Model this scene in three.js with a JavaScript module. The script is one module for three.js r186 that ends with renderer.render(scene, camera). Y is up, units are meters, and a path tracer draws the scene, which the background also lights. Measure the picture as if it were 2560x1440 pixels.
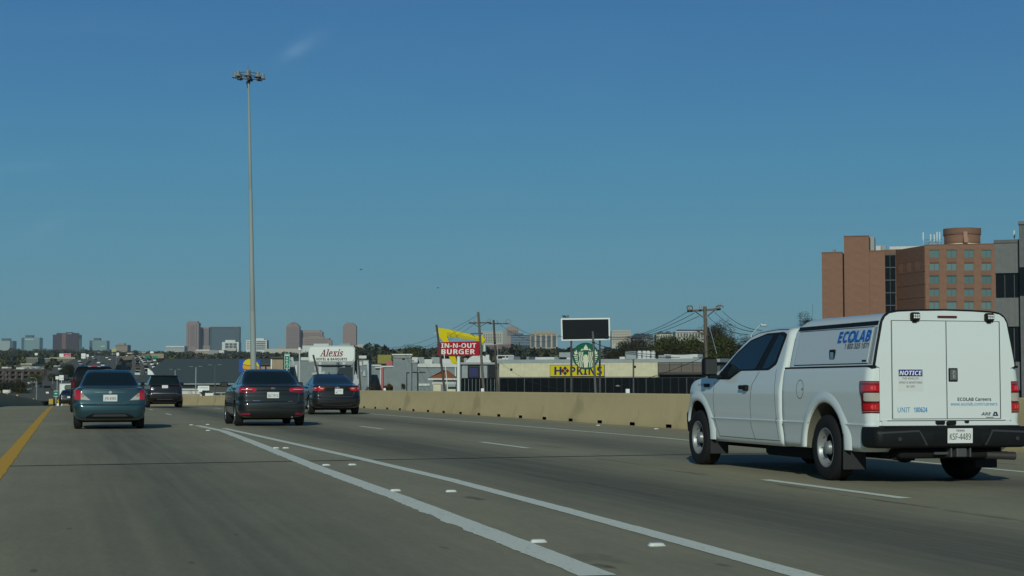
import * as THREE from 'three';
import { mergeGeometries, toCreasedNormals, mergeVertices } from 'three/addons/utils/BufferGeometryUtils.js';
import { RoundedBoxGeometry } from 'three/addons/geometries/RoundedBoxGeometry.js';
import { FontLoader } from 'three/addons/loaders/FontLoader.js';
import { Brush, Evaluator, SUBTRACTION } from 'three-bvh-csg';
import { MeshBVH } from 'three-mesh-bvh';

/* ---------- camera, sky, sun, exposure ---------- */
const scene = new THREE.Scene();
const F = 4300, EYE = 1.12;                                  // focal length in pixels of the 2560-wide picture, eye height
const PITCH = Math.atan(247 / F), YAW = Math.atan(1115 * Math.cos(PITCH) / F);
const camera = new THREE.PerspectiveCamera(2 * Math.atan(720 / F) * 180 / Math.PI, 16 / 9, 0.1, 20000);
camera.rotation.order = 'YXZ';
camera.position.set(0, EYE, 0);
camera.rotation.set(PITCH, -YAW, 0);
camera.updateMatrixWorld(true);

const EXPOSURE = 0.52;
const renderer = new THREE.WebGLRenderer({ antialias: true });
renderer.toneMapping = THREE.LinearToneMapping;
renderer.toneMappingExposure = EXPOSURE;
renderer.shadowMap.enabled = true;

const lerp = (a, b, t) => a + (b - a) * t, clamp = (x, a, b) => Math.min(b, Math.max(a, x));
const smooth = (a, b, x) => { const t = clamp((x - a) / (b - a), 0, 1); return t * t * (3 - 2 * t); };
function rng(seed) { let s = seed >>> 0; return () => { s = (s + 0x6d2b79f5) >>> 0; let t = Math.imul(s ^ (s >>> 15), 1 | s); t = (t + Math.imul(t ^ (t >>> 7), 61 | t)) ^ t; return ((t ^ (t >>> 14)) >>> 0) / 4294967296; }; }
function hash(x, y) { let h = Math.imul(x | 0, 374761393) + Math.imul(y | 0, 668265263); h = Math.imul(h ^ (h >>> 13), 1274126177); return ((h ^ (h >>> 16)) >>> 0) / 4294967296; }
function noise(x, y) {
  const ix = Math.floor(x), iy = Math.floor(y), fx = x - ix, fy = y - iy, u = fx * fx * (3 - 2 * fx), v = fy * fy * (3 - 2 * fy);
  return lerp(lerp(hash(ix, iy), hash(ix + 1, iy), u), lerp(hash(ix, iy + 1), hash(ix + 1, iy + 1), u), v);
}
const fbm = (x, y, o = 4) => { let s = 0, a = 0.5, n = 0; for (let i = 0; i < o; i++) { s += a * noise(x, y); n += a; x = x * 2.03 + 17.1; y = y * 2.03 + 5.7; a *= 0.5; } return s / n; };

{ // clear sky: deep blue overhead, paler and greener towards the horizon, three faint wisps of high cloud
  const W = 2048, Hh = 1024, data = new Float32Array(W * Hh * 4);
  const key = [[-90, .1, .13, .13], [-1, .145, .29, .33], [0.5, .141, .29, .337], [2, .13, .287, .35], [4.5, .102, .276, .383], [7.5, .073, .244, .394], [10, .059, .204, .388], [12.7, .05, .172, .362], [20, .034, .11, .245], [40, .016, .048, .105], [90, .010, .030, .065]];
  const wisps = [[755, 116, 55, 13, -0.55, .05], [735, 128, 30, 8, -0.4, .035], [125, 562, 60, 14, -0.35, .016], [60, 416, 90, 12, -0.08, .02]];
  const fwd = new THREE.Vector3(), inv = camera.matrixWorld.clone().setPosition(0, 0, 0).transpose();
  for (let j = 0; j < Hh; j++) {
    const el = ((j + .5) / Hh - .5) * 180; let k = 0; while (k < key.length - 2 && el > key[k + 1][0]) k++;
    const t = clamp((el - key[k][0]) / (key[k + 1][0] - key[k][0]), 0, 1), c = [1, 2, 3].map(i => lerp(key[k][i], key[k + 1][i], t));
    for (let i = 0; i < W; i++) {
      const az = ((i + .5) / W - .5) * 2 * Math.PI, e = el * Math.PI / 180, o = (j * W + i) * 4; let add = 0;
      if (el > 0 && el < 14) {
        fwd.set(Math.cos(az) * Math.cos(e), Math.sin(e), Math.sin(az) * Math.cos(e)).applyMatrix4(inv);
        if (fwd.z < 0) {
          const px = 1280 - fwd.x / fwd.z * F, py = 720 + fwd.y / fwd.z * F;
          for (const [wx, wy, sx, sy, tilt, a] of wisps) { const dx = px - wx, dy = py - wy, u = dx * Math.cos(tilt) + dy * Math.sin(tilt), v = -dx * Math.sin(tilt) + dy * Math.cos(tilt); add += a * Math.exp(-(u * u) / (sx * sx) - (v * v) / (sy * sy)) * (0.5 + fbm(px / 14, py / 9, 3)); }
          add += 0.012 * Math.max(0, fbm(px / 300 + 3, py / 60, 4) - .45);
        }
      }
      for (let q = 0; q < 3; q++) data[o + q] = (c[q] + add * [.8, .85, .75][q]) / EXPOSURE;
      data[o + 3] = 1;
    }
  }
  const sky = new THREE.DataTexture(data, W, Hh, THREE.RGBAFormat, THREE.FloatType);
  sky.mapping = THREE.EquirectangularReflectionMapping; sky.magFilter = sky.minFilter = THREE.LinearFilter; sky.needsUpdate = true;
  scene.background = sky; scene.environment = sky;
}
const sun = new THREE.DirectionalLight(new THREE.Color(0.93, 1.0, 0.87), 4.5);
const TO_SUN = new THREE.Vector3(-0.85, 1.0, 2.35).normalize();  // low, behind the camera and a little to its left
sun.position.copy(TO_SUN).multiplyScalar(400); sun.castShadow = true;
Object.assign(sun.shadow.camera, { left: -450, right: 450, top: 450, bottom: -450, near: 1, far: 1200 });
sun.shadow.mapSize.set(4096, 4096);
scene.add(sun);
scene.fog = new THREE.FogExp2(new THREE.Color(.62, .72, .78), 0.00006);

/* ---------- helpers ---------- */
const AX = { x: new THREE.Vector3(), y: new THREE.Vector3(), z: new THREE.Vector3() }; camera.matrixWorld.extractBasis(AX.x, AX.y, AX.z);
const ray = (px, py) => AX.z.clone().negate().addScaledVector(AX.x, (px - 1280) / F).addScaledVector(AX.y, (720 - py) / F);
const at = (px, py, d) => ray(px, py).multiplyScalar(d).add(camera.position);
const ground = (px, py, y = 0) => { const r = ray(px, py), k = (y - EYE) / r.y; return r.multiplyScalar(k).add(camera.position); };
const V = (x, y, z) => new THREE.Vector3(x, y, z);

const used = new Map();
function numbered(n) { const k = used.get(n) || 0; used.set(n, k + 1); return k ? n + '_' + String(k).padStart(3, '0') : n; }
function tag(o, label, category, group) { o.userData.label = label; o.userData.category = category; if (group) o.userData.group = group; return o; }
function thing(name, label, category, pos = V(0, 0, 0), turn = 0, group) {
  const o = new THREE.Group(); o.name = numbered(name); o.position.copy(pos); o.rotation.y = turn; scene.add(o); return tag(o, label, category, group);
}
function part(name, geo, mat, parent, label) {
  if (Array.isArray(geo)) geo = join(geo);
  const m = new THREE.Mesh(geo, mat); m.name = parent === scene ? numbered(name) : name; m.castShadow = m.receiveShadow = true;
  if (label) m.userData.label = label;
  parent.add(m); return m;
}
function structure(o) { o.userData.kind = 'structure'; return o; }
function stuff(o) { o.userData.kind = 'stuff'; return o; }
function dup(src, label, pos, turn) { const c = src.clone(); c.userData = { ...src.userData }; c.name = numbered(src.name.replace(/_\d{3}$/, '')); if (label) c.userData.label = label; if (pos) c.position.copy(pos); if (turn !== undefined) c.rotation.y = turn; scene.add(c); return c; }
function strip(g) { const n = g.index ? g.toNonIndexed() : g; for (const k of Object.keys(n.attributes)) if (!['position', 'normal', 'uv'].includes(k)) n.deleteAttribute(k); if (!n.attributes.uv) n.setAttribute('uv', new THREE.BufferAttribute(new Float32Array(n.attributes.position.count * 2), 2)); n.morphAttributes = {}; return n; }
const join = list => list.length === 1 ? list[0] : mergeGeometries(list.map(strip));
const mv = (g, x, y, z) => g.translate(x, y, z);
const box = (w, h, d, x = 0, y = 0, z = 0) => new THREE.BoxGeometry(w, h, d).translate(x, y, z);
const rbox = (w, h, d, r, x = 0, y = 0, z = 0, s = 3) => new RoundedBoxGeometry(w, h, d, s, r).translate(x, y, z);
const cyl = (r0, r1, h, n = 12, x = 0, y = 0, z = 0) => new THREE.CylinderGeometry(r0, r1, h, n).translate(x, y, z);
function bar(a, b, r, n = 6, r2 = r) { // a round bar between two points
  const d = b.clone().sub(a), g = new THREE.CylinderGeometry(r2, r, d.length(), n); g.translate(0, d.length() / 2, 0);
  return g.applyQuaternion(new THREE.Quaternion().setFromUnitVectors(V(0, 1, 0), d.normalize())).translate(a.x, a.y, a.z);
}
const tube = (pts, r, n = 24, m = 5) => new THREE.TubeGeometry(new THREE.CatmullRomCurve3(pts), n, r, m);
function plate(pts, depth, bevel = 0) { // an extruded outline, front face at z = depth
  const s = new THREE.Shape(pts.map(p => new THREE.Vector2(p[0], p[1])));
  return new THREE.ExtrudeGeometry(s, { depth, bevelEnabled: bevel > 0, bevelSize: bevel, bevelThickness: bevel, bevelSegments: 2, curveSegments: 10 });
}
/* an outline with its corners rounded */
const round = (poly, r = .05, n = 4) => { const o = []; poly.forEach((p, i) => { const a = poly[(i + poly.length - 1) % poly.length], b = poly[(i + 1) % poly.length], rr = p[2] ?? r, la = Math.hypot(a[0] - p[0], a[1] - p[1]), lb = Math.hypot(b[0] - p[0], b[1] - p[1]), k = Math.min(rr, la * .45, lb * .45); const s = [p[0] + (a[0] - p[0]) / la * k, p[1] + (a[1] - p[1]) / la * k], e = [p[0] + (b[0] - p[0]) / lb * k, p[1] + (b[1] - p[1]) / lb * k]; for (let j = 0; j <= n; j++) { const t = j / n; o.push([(1 - t) ** 2 * s[0] + 2 * t * (1 - t) * p[0] + t * t * e[0], (1 - t) ** 2 * s[1] + 2 * t * (1 - t) * p[1] + t * t * e[1]]); } }); return o; };
const std = (r, g, b, rough = .8, metal = 0, more = {}) => new THREE.MeshPhysicalMaterial({ color: new THREE.Color().setRGB(r, g, b), roughness: rough, metalness: metal, specularIntensity: metal > .2 ? 1 : .35, ...more });
const phys = (r, g, b, rough, more = {}) => new THREE.MeshPhysicalMaterial({ color: new THREE.Color().setRGB(r, g, b), roughness: rough, ...more });

const loader = new FontLoader();
const FONT = { bold: await loader.loadAsync('fonts/droid/droid_sans_bold.typeface.json'), sans: await loader.loadAsync('fonts/droid/droid_sans_regular.typeface.json'), serif: await loader.loadAsync('fonts/droid/droid_serif_bold.typeface.json'), mono: await loader.loadAsync('fonts/droid/droid_sans_mono_regular.typeface.json') };
const capital = Object.fromEntries(Object.entries(FONT).map(([k, f]) => { const g = new THREE.ShapeGeometry(f.generateShapes('H', 1)); g.computeBoundingBox(); return [k, g.boundingBox.max.y]; }));
function letters(str, font, height, { width = 0, shear = 0, depth = .004, align = 0, cs = 4 } = {}) { // raised lettering, baseline at y = 0, capital height given
  const shapes = FONT[font].generateShapes(str, height / capital[font]);
  const g = new THREE.ExtrudeGeometry(shapes, { depth, bevelEnabled: false, curveSegments: cs }); g.computeBoundingBox();
  const b = g.boundingBox, w = b.max.x - b.min.x, k = width ? width / w : 1;
  g.translate(-b.min.x, 0, 0); g.scale(k, 1, 1);
  if (shear) g.applyMatrix4(new THREE.Matrix4().makeShear(0, 0, shear, 0, 0, 0));
  g.translate(-align * w * k, 0, 0); return g;
}
/* noise textures shared by many surfaces: a tone map around white, to multiply a colour */
function toneMap(size, fn) {
  const d = new Uint8Array(size * size * 4);
  for (let j = 0; j < size; j++) for (let i = 0; i < size; i++) { const c = fn(i / size, j / size), o = (j * size + i) * 4; if (Array.isArray(c)) { d[o] = c[0] * 255; d[o + 1] = c[1] * 255; d[o + 2] = c[2] * 255; } else d[o] = d[o + 1] = d[o + 2] = clamp(c, 0, 1) * 255; d[o + 3] = 255; }
  const t = new THREE.DataTexture(d, size, size); t.wrapS = t.wrapT = THREE.RepeatWrapping; t.magFilter = THREE.LinearFilter; t.minFilter = THREE.LinearMipmapLinearFilter; t.generateMipmaps = true; t.needsUpdate = true; return t;
}
const tiled = (x, y, n, f) => { const a = x * n, b = y * n, u = smooth(0, 1, x), v = smooth(0, 1, y); return lerp(lerp(f(a, b), f(a - n, b), u), lerp(f(a, b - n), f(a - n, b - n), u), v); };
const grime = toneMap(512, (x, y) => .72 + .28 * tiled(x, y, 9, (a, b) => fbm(a, b, 5)) - .1 * Math.max(0, tiled(x, y, 23, (a, b) => fbm(a * 1.5 + 50, b * .35, 3)) - .5));
grime.repeat.set(.25, .25);
function metres(g) { // box-mapped uv in metres
  const n = g.index ? g.toNonIndexed() : g, p = n.attributes.position, m = n.attributes.normal, uv = new Float32Array(p.count * 2);
  for (let i = 0; i < p.count; i++) { const ax = Math.abs(m.getX(i)), ay = Math.abs(m.getY(i)), az = Math.abs(m.getZ(i)); const [u, v] = ay > ax && ay > az ? [p.getX(i), p.getZ(i)] : ax > az ? [p.getZ(i), p.getY(i)] : [p.getX(i), p.getY(i)]; uv[i * 2] = u; uv[i * 2 + 1] = v; }
  n.setAttribute('uv', new THREE.BufferAttribute(uv, 2)); return n;
}
const worn = (r, g, b, rough = .85, more = {}) => std(r, g, b, rough, 0, { map: grime, ...more });

/* ---------- ground and road ---------- */
const drop = s => s < 85 ? 0 : s < 122.5 ? 1.4e-4 * (s - 85) ** 2 : 0.19687 + 0.0105 * (s - 122.5);
const bend = (s, t) => -1.45e-4 * Math.max(0, s - 20) ** 2 * smooth(3, 10, t);
const onRoad = (s, t, h = 0) => V(t + bend(s, t), h - drop(s), -s);
const HILL = [[0, -6.5], [420, -6.5], [700, -4], [1000, 3], [1500, 14], [2500, 40], [4000, 74], [6000, 112], [9000, 140], [16000, 150]];
const hill = r => { let k = 0; while (k < HILL.length - 2 && r > HILL[k + 1][0]) k++; const [a, b] = HILL[k], [c, d] = HILL[k + 1]; return lerp(b, d, clamp((r - a) / (c - a), 0, 1)); };
const land = (x, z) => { const r = Math.hypot(x, z); return hill(r) + (r > 600 ? (fbm(x / 260 + 9, z / 260, 3) - .5) * Math.min(9, (r - 600) / 120) : 0); };
{
  const rings = [], na = 180; for (let r = 0; r <= 15000; r = r < 400 ? r + 60 : r * 1.07 + 5) rings.push(r); rings.push(16000);
  const pos = [], idx = [], uv = [];
  for (const r of rings) for (let a = 0; a <= na; a++) { const q = a / na * 2 * Math.PI, x = r * Math.sin(q), z = -r * Math.cos(q); pos.push(x, land(x, z), z); uv.push(x, z); }
  for (let i = 0; i < rings.length - 1; i++) for (let a = 0; a < na; a++) { const p = i * (na + 1) + a, q = p + na + 1; idx.push(p, p + 1, q, p + 1, q + 1, q); }
  const g = new THREE.BufferGeometry(); g.setAttribute('position', new THREE.Float32BufferAttribute(pos, 3)); g.setAttribute('uv', new THREE.Float32BufferAttribute(uv, 2)); g.setIndex(idx); g.computeVertexNormals();
  const soil = toneMap(512, (x, y) => { const n = tiled(x, y, 8, (a, b) => fbm(a, b, 5)), m = tiled(x, y, 5, (a, b) => fbm(a + 30, b, 4)), k = smooth(.42, .6, m); return [lerp(.30, .40, k) * (.6 + .8 * n), lerp(.33, .38, k) * (.6 + .8 * n), lerp(.24, .33, k) * (.6 + .8 * n)]; });
  soil.colorSpace = THREE.SRGBColorSpace; soil.repeat.set(1 / 240, 1 / 240);
  structure(part('ground', g, std(.9, .9, .9, 1, 0, { map: soil }), scene));
}
/* the concrete deck, with the dirt that tyres and dripping oil leave along the middle of each lane */
const T0 = -4.6, T1 = 16.6, S1 = 125;
const LANES = [[1.3, 1.25, 1.0], [6.15, 1.25, 1.45], [10.35, 1.15, 1.15], [14.2, .8, .1]];
const SPOTS = []; // tar spots and skid marks, where the photograph shows them
for (const [px, py, w, l, a] of [[1500, 1414, .1, .35, .5], [1530, 1418, .06, .2, .6], [1480, 1396, .3, .5, .22], [1187, 1245, .12, .5, .55], [1045, 1250, .07, .25, .4], [1808, 1412, .1, .3, .4], [1385, 1117, .1, 2, .3], [1310, 1121, .06, 1.6, .3], [1240, 1111, .07, 1.6, .3], [1540, 1153, .08, 2.2, .38], [1495, 1137, .06, 1, .45], [1715, 1181, .08, 2, .45], [1740, 1183, .06, 1, .3], [1995, 1219, .07, 1.6, .45], [1960, 1212, .06, 1.5, .25], [2235, 1256, .08, 1.8, .55], [2545, 1301, .09, 2, .45], [1370, 1195, .1, 2, .2], [1545, 1222, .12, 2.5, .22], [880, 1170, .06, .3, .5], [175, 1322, .05, .25, .4], [590, 1337, .05, .3, .35], [85, 1427, .05, .25, .45], [480, 1407, .05, .2, .4], [1110, 1369, .06, .25, .35], [1095, 1087, .05, 1, .4], [1145, 1099, .06, 1.2, .35], [2500, 1158, .08, 1, .6]])
  { const p = ground(px, py); SPOTS.push([p.x, -p.z, w, l, a]); }
{
  const W = 1536, Hh = 2048, d = new Uint8Array(W * Hh * 4);
  for (let j = 0; j < Hh; j++) {
    const s = (j + .5) / Hh * S1, slab = Math.floor((s - 25.4 + 76) / 15.3), tone = .96 + .08 * hash(slab, 7), near = SPOTS.filter(q => Math.abs(q[1] - s) < q[3] * 2.2);
    for (let i = 0; i < W; i++) {
      const t = lerp(T0, T1, (i + .5) / W); let v = 0;
      for (const [c, w, a] of LANES) { const dx = (t - bend(s, t) * 0 - c + .25 * (noise(s / 9, c) - .5)) / w; v += a * Math.exp(-dx * dx) * (.55 + .5 * fbm(t * 5.5, s * .12 + c, 4) + .25 * (noise(t * 16, s * .22) - .5)); }
      v = .43 * Math.min(1.15, v);
      let m = tone * (1 - v) * (.88 + .24 * fbm(t * 1.1 + 40, s * .45, 4)) * (.955 + .09 * noise(t * 34, s * 7)) * (.97 + .06 * noise(t * 60, s * 30)) * (.96 + .08 * noise(t * 9, s * .5));
      for (const [st, ss, w, l, a] of near) { const sc = l <= .35 ? .45 : .7, e = ((t - st) / w / sc) ** 2 + ((s - ss) / l / sc) ** 2, n = fbm(t * 14 + st, s * 5, 3); m *= 1 - a * .8 * smooth(1.1, .2, e + (n - .5) * 2.2); }
      const o = (j * W + i) * 4, warm = .5 + .5 * fbm(t * .5 + 8, s * .1, 3) - v; // cleaner concrete is a little browner
      const q = x => 255 * Math.pow(clamp(x, 0, 1), 1 / 2.2);
      d[o] = q(m * .375 * (.97 + .05 * warm)); d[o + 1] = q(m * .338); d[o + 2] = q(m * .230 * (1.08 - .16 * warm)); d[o + 3] = 255;
    }
  }
  const tx = new THREE.DataTexture(d, W, Hh); tx.colorSpace = THREE.SRGBColorSpace; tx.magFilter = THREE.LinearFilter; tx.minFilter = THREE.LinearMipmapLinearFilter; tx.generateMipmaps = true; tx.wrapS = tx.wrapT = THREE.MirroredRepeatWrapping; tx.anisotropy = 8; tx.needsUpdate = true;
  const grain = toneMap(256, (x, y) => .5 * tiled(x, y, 60, noise) + .5 * tiled(x, y, 110, noise)); grain.repeat.set(14, 80);
  const pos = [], uv = [], idx = [], nt = 34, ss = []; for (let s = -24; s < 700; s += s < 200 ? 2 : 8) ss.push(s);
  for (const s of ss) for (let k = 0; k <= nt; k++) { const t = lerp(T0, T1, k / nt), p = onRoad(s, t); pos.push(p.x, p.y, p.z); uv.push(k / nt, s / S1); }
  for (let i = 0; i < ss.length - 1; i++) for (let k = 0; k < nt; k++) { const a = i * (nt + 1) + k, b = a + nt + 1; idx.push(a, a + 1, b, a + 1, b + 1, b); }
  const g = new THREE.BufferGeometry(); g.setAttribute('position', new THREE.Float32BufferAttribute(pos, 3)); g.setAttribute('uv', new THREE.Float32BufferAttribute(uv, 2)); g.setIndex(idx); g.computeVertexNormals();
  const road = structure(part('road', g, std(1, 1, 1, .82, 0, { map: tx, bumpMap: grain, bumpScale: .004 }), scene));
  // painted lines: thin sheets of paint with chipped edges
  const rnd = rng(11);
  const line = (pts, w, mat, chipL, chipR, label, name = 'painted_line') => { // pts: [s, t] along the line
    const p = [], ix = [], uvs = []; let n = 0;
    for (let i = 0; i < pts.length - 1; i++) { const [s0, t0] = pts[i], [s1, t1] = pts[i + 1], steps = Math.max(1, Math.round((s1 - s0) / (s0 < 30 ? .07 : .4)));
      for (let k = 0; k < steps + (i === pts.length - 2); k++) { const f = k / steps, s = lerp(s0, s1, f), t = lerp(t0, t1, f), ch = a => (s < 16 ? 1.8 : .8) * a * Math.pow(fbm(s * 2.3, a * 90, 3), 2) * 3 + (rnd() < .25 ? a * rnd() : 0) + .004 * rnd();
        for (const q of [t - w / 2 - ch(chipL), t + w / 2 + ch(chipR)]) { const v = onRoad(s, q, .0045); p.push(v.x, v.y, v.z); uvs.push(q * 1.5, s * .6); } n++; } }
    for (let i = 0; i < n - 1; i++) ix.push(i * 2, i * 2 + 1, i * 2 + 2, i * 2 + 1, i * 2 + 3, i * 2 + 2);
    const g = new THREE.BufferGeometry(); g.setAttribute('position', new THREE.Float32BufferAttribute(p, 3)); g.setAttribute('uv', new THREE.Float32BufferAttribute(uvs, 2)); g.setIndex(ix); g.computeVertexNormals();
    return part(name, g, mat, road, label);
  };
  const paintTone = toneMap(256, (x, y) => .93 + .07 * tiled(x, y, 9, (a, b) => fbm(a, b, 4)) - .22 * smooth(.6, .72, tiled(x, y, 30, (a, b) => fbm(a, b, 3))));
  const white = std(.93, .93, .78, .6, 0, { map: paintTone }), yellow = std(.85, .45, .025, .6, 0, { map: paintTone });
  const px = list => list.map(q => { const g = ground(...q); return [-g.z, g.x]; }).sort((a, b) => a[0] - b[0]);
  line(px([[1497, 1440], [1225, 1333], [1000, 1245], [800, 1172], [620, 1101], [560, 1078], [493, 1064]]).concat([]), .21, white, .016, .003, 'broad white line with ragged left edge');
  line([[8.2, 4.36], ...px([[2010, 1440], [1690, 1351], [1400, 1272], [1130, 1201], [880, 1142], [700, 1102], [560, 1071]])], .17, white, .004, .004, 'right one of the two spreading white lines');
  line([[-20, -.86], [22, -.86], [60, -.85], [102, -.8], [200, -.7], [400, -.7]], .2, yellow, .012, .012, 'yellow line along the left edge');
  line([[-10, 12.15], [20, 12.2], [36, 12.72], [72, 12.6], [120, 12.65], [260, 12.7]], .13, white, .004, .004, 'thin white line before the barrier');
  for (let k = -1; k < 16; k++) { const s = 15.8 + k * 14.6; line([[s, 8.17 + .012 * Math.max(0, k) * 1.5], [s + 3.6, 8.17 + .012 * Math.max(0, k) * 1.5]], .14, white, .004, .004, undefined, 'lane_dash'); }
  for (let k = 0; k < 12; k++) { const s = 70 + k * 14.6; line([[s, 4.1], [s + 3.6, 4.1]], .12, white, .004, .004, undefined, 'lane_dash'); }
  // saw-cut joints across the deck, filled with dark sealant
  const seal = std(.018, .018, .016, .8);
  for (const [sa, sb, w] of [[25.35, 26.9, .125], [86, 87.4, .06]]) { const p = [], ix = []; for (let i = 0; i <= 60; i++) { const t = lerp(T0, T1, i / 60), s = lerp(sa, sb, (t + .9) / 10.7), e = w * (.6 + .5 * noise(i * .8, sa)); for (const q of [s - e / 2, s + e / 2]) { const v = onRoad(q, t, .004); p.push(v.x, v.y, v.z); } if (i) { const b = i * 2; ix.push(b - 2, b, b - 1, b, b + 1, b - 1); } } const g = new THREE.BufferGeometry(); g.setAttribute('position', new THREE.Float32BufferAttribute(p, 3)); g.setIndex(ix); g.computeVertexNormals(); part('expansion_joint', g, seal, road); }
  // edge beams below the deck
  const beam = []; for (let i = 0; i < ss.length - 1; i += 4) for (const t of [T0 + .1, T1 - .1]) { const a = onRoad(ss[i], t, -.75), b = onRoad(ss[Math.min(i + 4, ss.length - 1)], t, -.75), len = a.distanceTo(b), q = box(.5, 1.4, len + .1); q.lookAt(b.clone().sub(a)); beam.push(q.translate((a.x + b.x) / 2, (a.y + b.y) / 2, (a.z + b.z) / 2)); }
  part('edge_beam', beam, worn(.3, .29, .25), road);
}
/* raised markers along the spreading lines */
{
  const mk = std(.82, .83, .78, .35), proto = thing('raised_marker', 'nearest white raised marker beside the broad ragged white line', 'road marker', ground(1345, 1356), 0, 'white raised road markers along the two spreading lines');
  const g = new THREE.CylinderGeometry(.038, .052, .02, 4, 1); g.rotateY(Math.PI / 4); g.scale(1.55, 1, 1.3); g.translate(0, .012, 0); part('button', g, mk, proto); part('lens', box(.06, .008, .004, 0, .012, .047), std(.7, .72, .7, .2), proto);
  const list = [[988, 1228, 'second nearest white raised marker beside the broad ragged white line'], [815, 1164, 'third nearest white raised marker beside the broad ragged white line'], [690, 1121, 'white raised marker touching the broad line where the two lines open'], [520, 1077, 'white raised marker just left of the tip where both lines meet'], [478, 1063, 'farthest left white raised marker beyond the tip of the lines'], [519, 1062, 'white raised marker right above the tip where both lines meet'],
    [1640, 1365, 'nearest white raised marker beside the narrower right-hand white line'], [1127, 1230, 'second nearest white raised marker beside the narrower right-hand line'], [880, 1163, 'third nearest white raised marker beside the narrower right-hand line'], [714, 1121, 'white raised marker at the narrower line where the two lines open'], [1495, 1064, 'white raised marker on the shoulder below the concrete barrier'], [1640, 1073, 'white raised marker at the barrier foot beside the white pickup']];
  for (const [x, y, l] of list) dup(proto, l, ground(x, y));
}
/* concrete barriers */
function barrier(name, label, tFace, side, sA, sB, mat, slots, top = .93) { // side: +1 stands to the right of its face
  const o = thing(name, label, 'concrete barrier'), pos = [], idx = [], uv = []; let n = 0;
  const face = [[.24, 0], [.24, .1], [0, .1], [0, .1], [.09, .30], [.155, top - .025], [.18, top], [.36, top], [.385, top - .025], [.45, .30], [.54, 0]];
  const plain = face.map((p, i) => i < 2 ? [0, i ? .1 : 0] : p);
  const st = []; const pitch = 3.05; for (let s = sA; s < sB;) { const step = s < 120 ? 1.0 : 4; st.push([s, 0]); s += step; } if (slots) { const keep = []; for (let s = 47.4 - pitch * 14; s < 150; s += pitch) keep.push([s - .22, 1], [s + .22, 0]); st.push(...keep); st.sort((a, b) => a[0] - b[0]); let open = 0; for (const q of st) { const inSlot = keep.some(k => k[1] === 1 && q[0] >= k[0] - 1e-6 && q[0] < k[0] + .44 - 1e-6); q[1] = inSlot ? 1 : 0; } }
  for (let i = 0; i < st.length - 1; i++) { const pr = st[i][1] ? face : plain; for (const s of [st[i][0], st[i + 1][0]]) { let len = 0; pr.forEach(([x, y], k) => { const v = onRoad(s, tFace + side * x, y); pos.push(v.x, v.y, v.z); if (k) len += Math.hypot(x - pr[k - 1][0], y - pr[k - 1][1]); uv.push(s * .6, len); }); } const m = pr.length, b = n; for (let k = 0; k < m - 1; k++) idx.push(b + k, b + k + 1, b + m + k, b + k + 1, b + m + k + 1, b + m + k); n += 2 * m; }
  let g = new THREE.BufferGeometry(); g.setAttribute('position', new THREE.Float32BufferAttribute(pos, 3)); g.setAttribute('uv', new THREE.Float32BufferAttribute(uv, 2)); g.setIndex(idx); g = toCreasedNormals(g, .5); part('barrier_wall', g, mat, o); return o;
}
const conc = toneMap(1024, (x, y) => { const n = tiled(x, y, 6, (a, b) => fbm(a, b, 5)), st = tiled(x, y, 10, (a, b) => fbm(a * 2.2, b * .5, 4)); const sm = smooth(.60, .74, tiled(x, y, 7, (a, b) => fbm(a + 70, b * 1.3, 5))); let m = .82 + .24 * (n - .5) - .20 * smooth(.60, .74, st) * n - .13 * sm + .05 * (tiled(x, y, 120, noise) - .5); return [m, m * .985, m * .955]; });
conc.repeat.set(1 / 8, 1 / 8);
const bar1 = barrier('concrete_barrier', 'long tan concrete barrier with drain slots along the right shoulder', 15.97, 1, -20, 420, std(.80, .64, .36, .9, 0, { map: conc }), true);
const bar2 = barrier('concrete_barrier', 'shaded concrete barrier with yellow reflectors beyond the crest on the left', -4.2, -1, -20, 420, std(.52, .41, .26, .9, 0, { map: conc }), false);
{ // reflectors on the barriers
  const d = thing('delineator', 'white delineator box on the barrier nearest the white pickup', 'delineator', onRoad(48.6, 16.24, .93), 0, 'white delineators on top of the right barrier');
  part('reflector_box', rbox(.115, .125, .07, .012, 0, .065, 0), std(.8, .82, .8, .5), d); part('foot', box(.14, .012, .1, 0, .006, 0), std(.4, .4, .4), d);
  [['white delineator box on the barrier before the poles of the burger sign', 66.2], ['white delineator box on the barrier below the grey inn tower', 86], ['white delineator on the barrier just left of the grey hatchback mirror', 140], ['farthest white delineator on the barrier beside the black sport utility vehicle', 172]].forEach(([l, s]) => dup(d, l, onRoad(s, 16.24, .93)));
  const y = thing('delineator', 'yellow reflector on the shaded left barrier at the picture edge', 'reflector', onRoad(124.5, -4.47, .93), 0, 'yellow reflectors on top of the left barrier');
  part('reflector_plate', rbox(.17, .14, .05, .015, 0, .07, 0), std(.55, .40, .02, .5), y); part('foot', box(.2, .012, .1, 0, .006, 0), std(.3, .3, .3), y);
  [['second yellow reflector from the left on the shaded left barrier', 140.5], ['third yellow reflector from the left below the green guide sign', 170], ['fourth yellow reflector near the end of the shaded left barrier', 255]].forEach(([l, s]) => dup(y, l, onRoad(s, -4.47, .93)));
}

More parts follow.
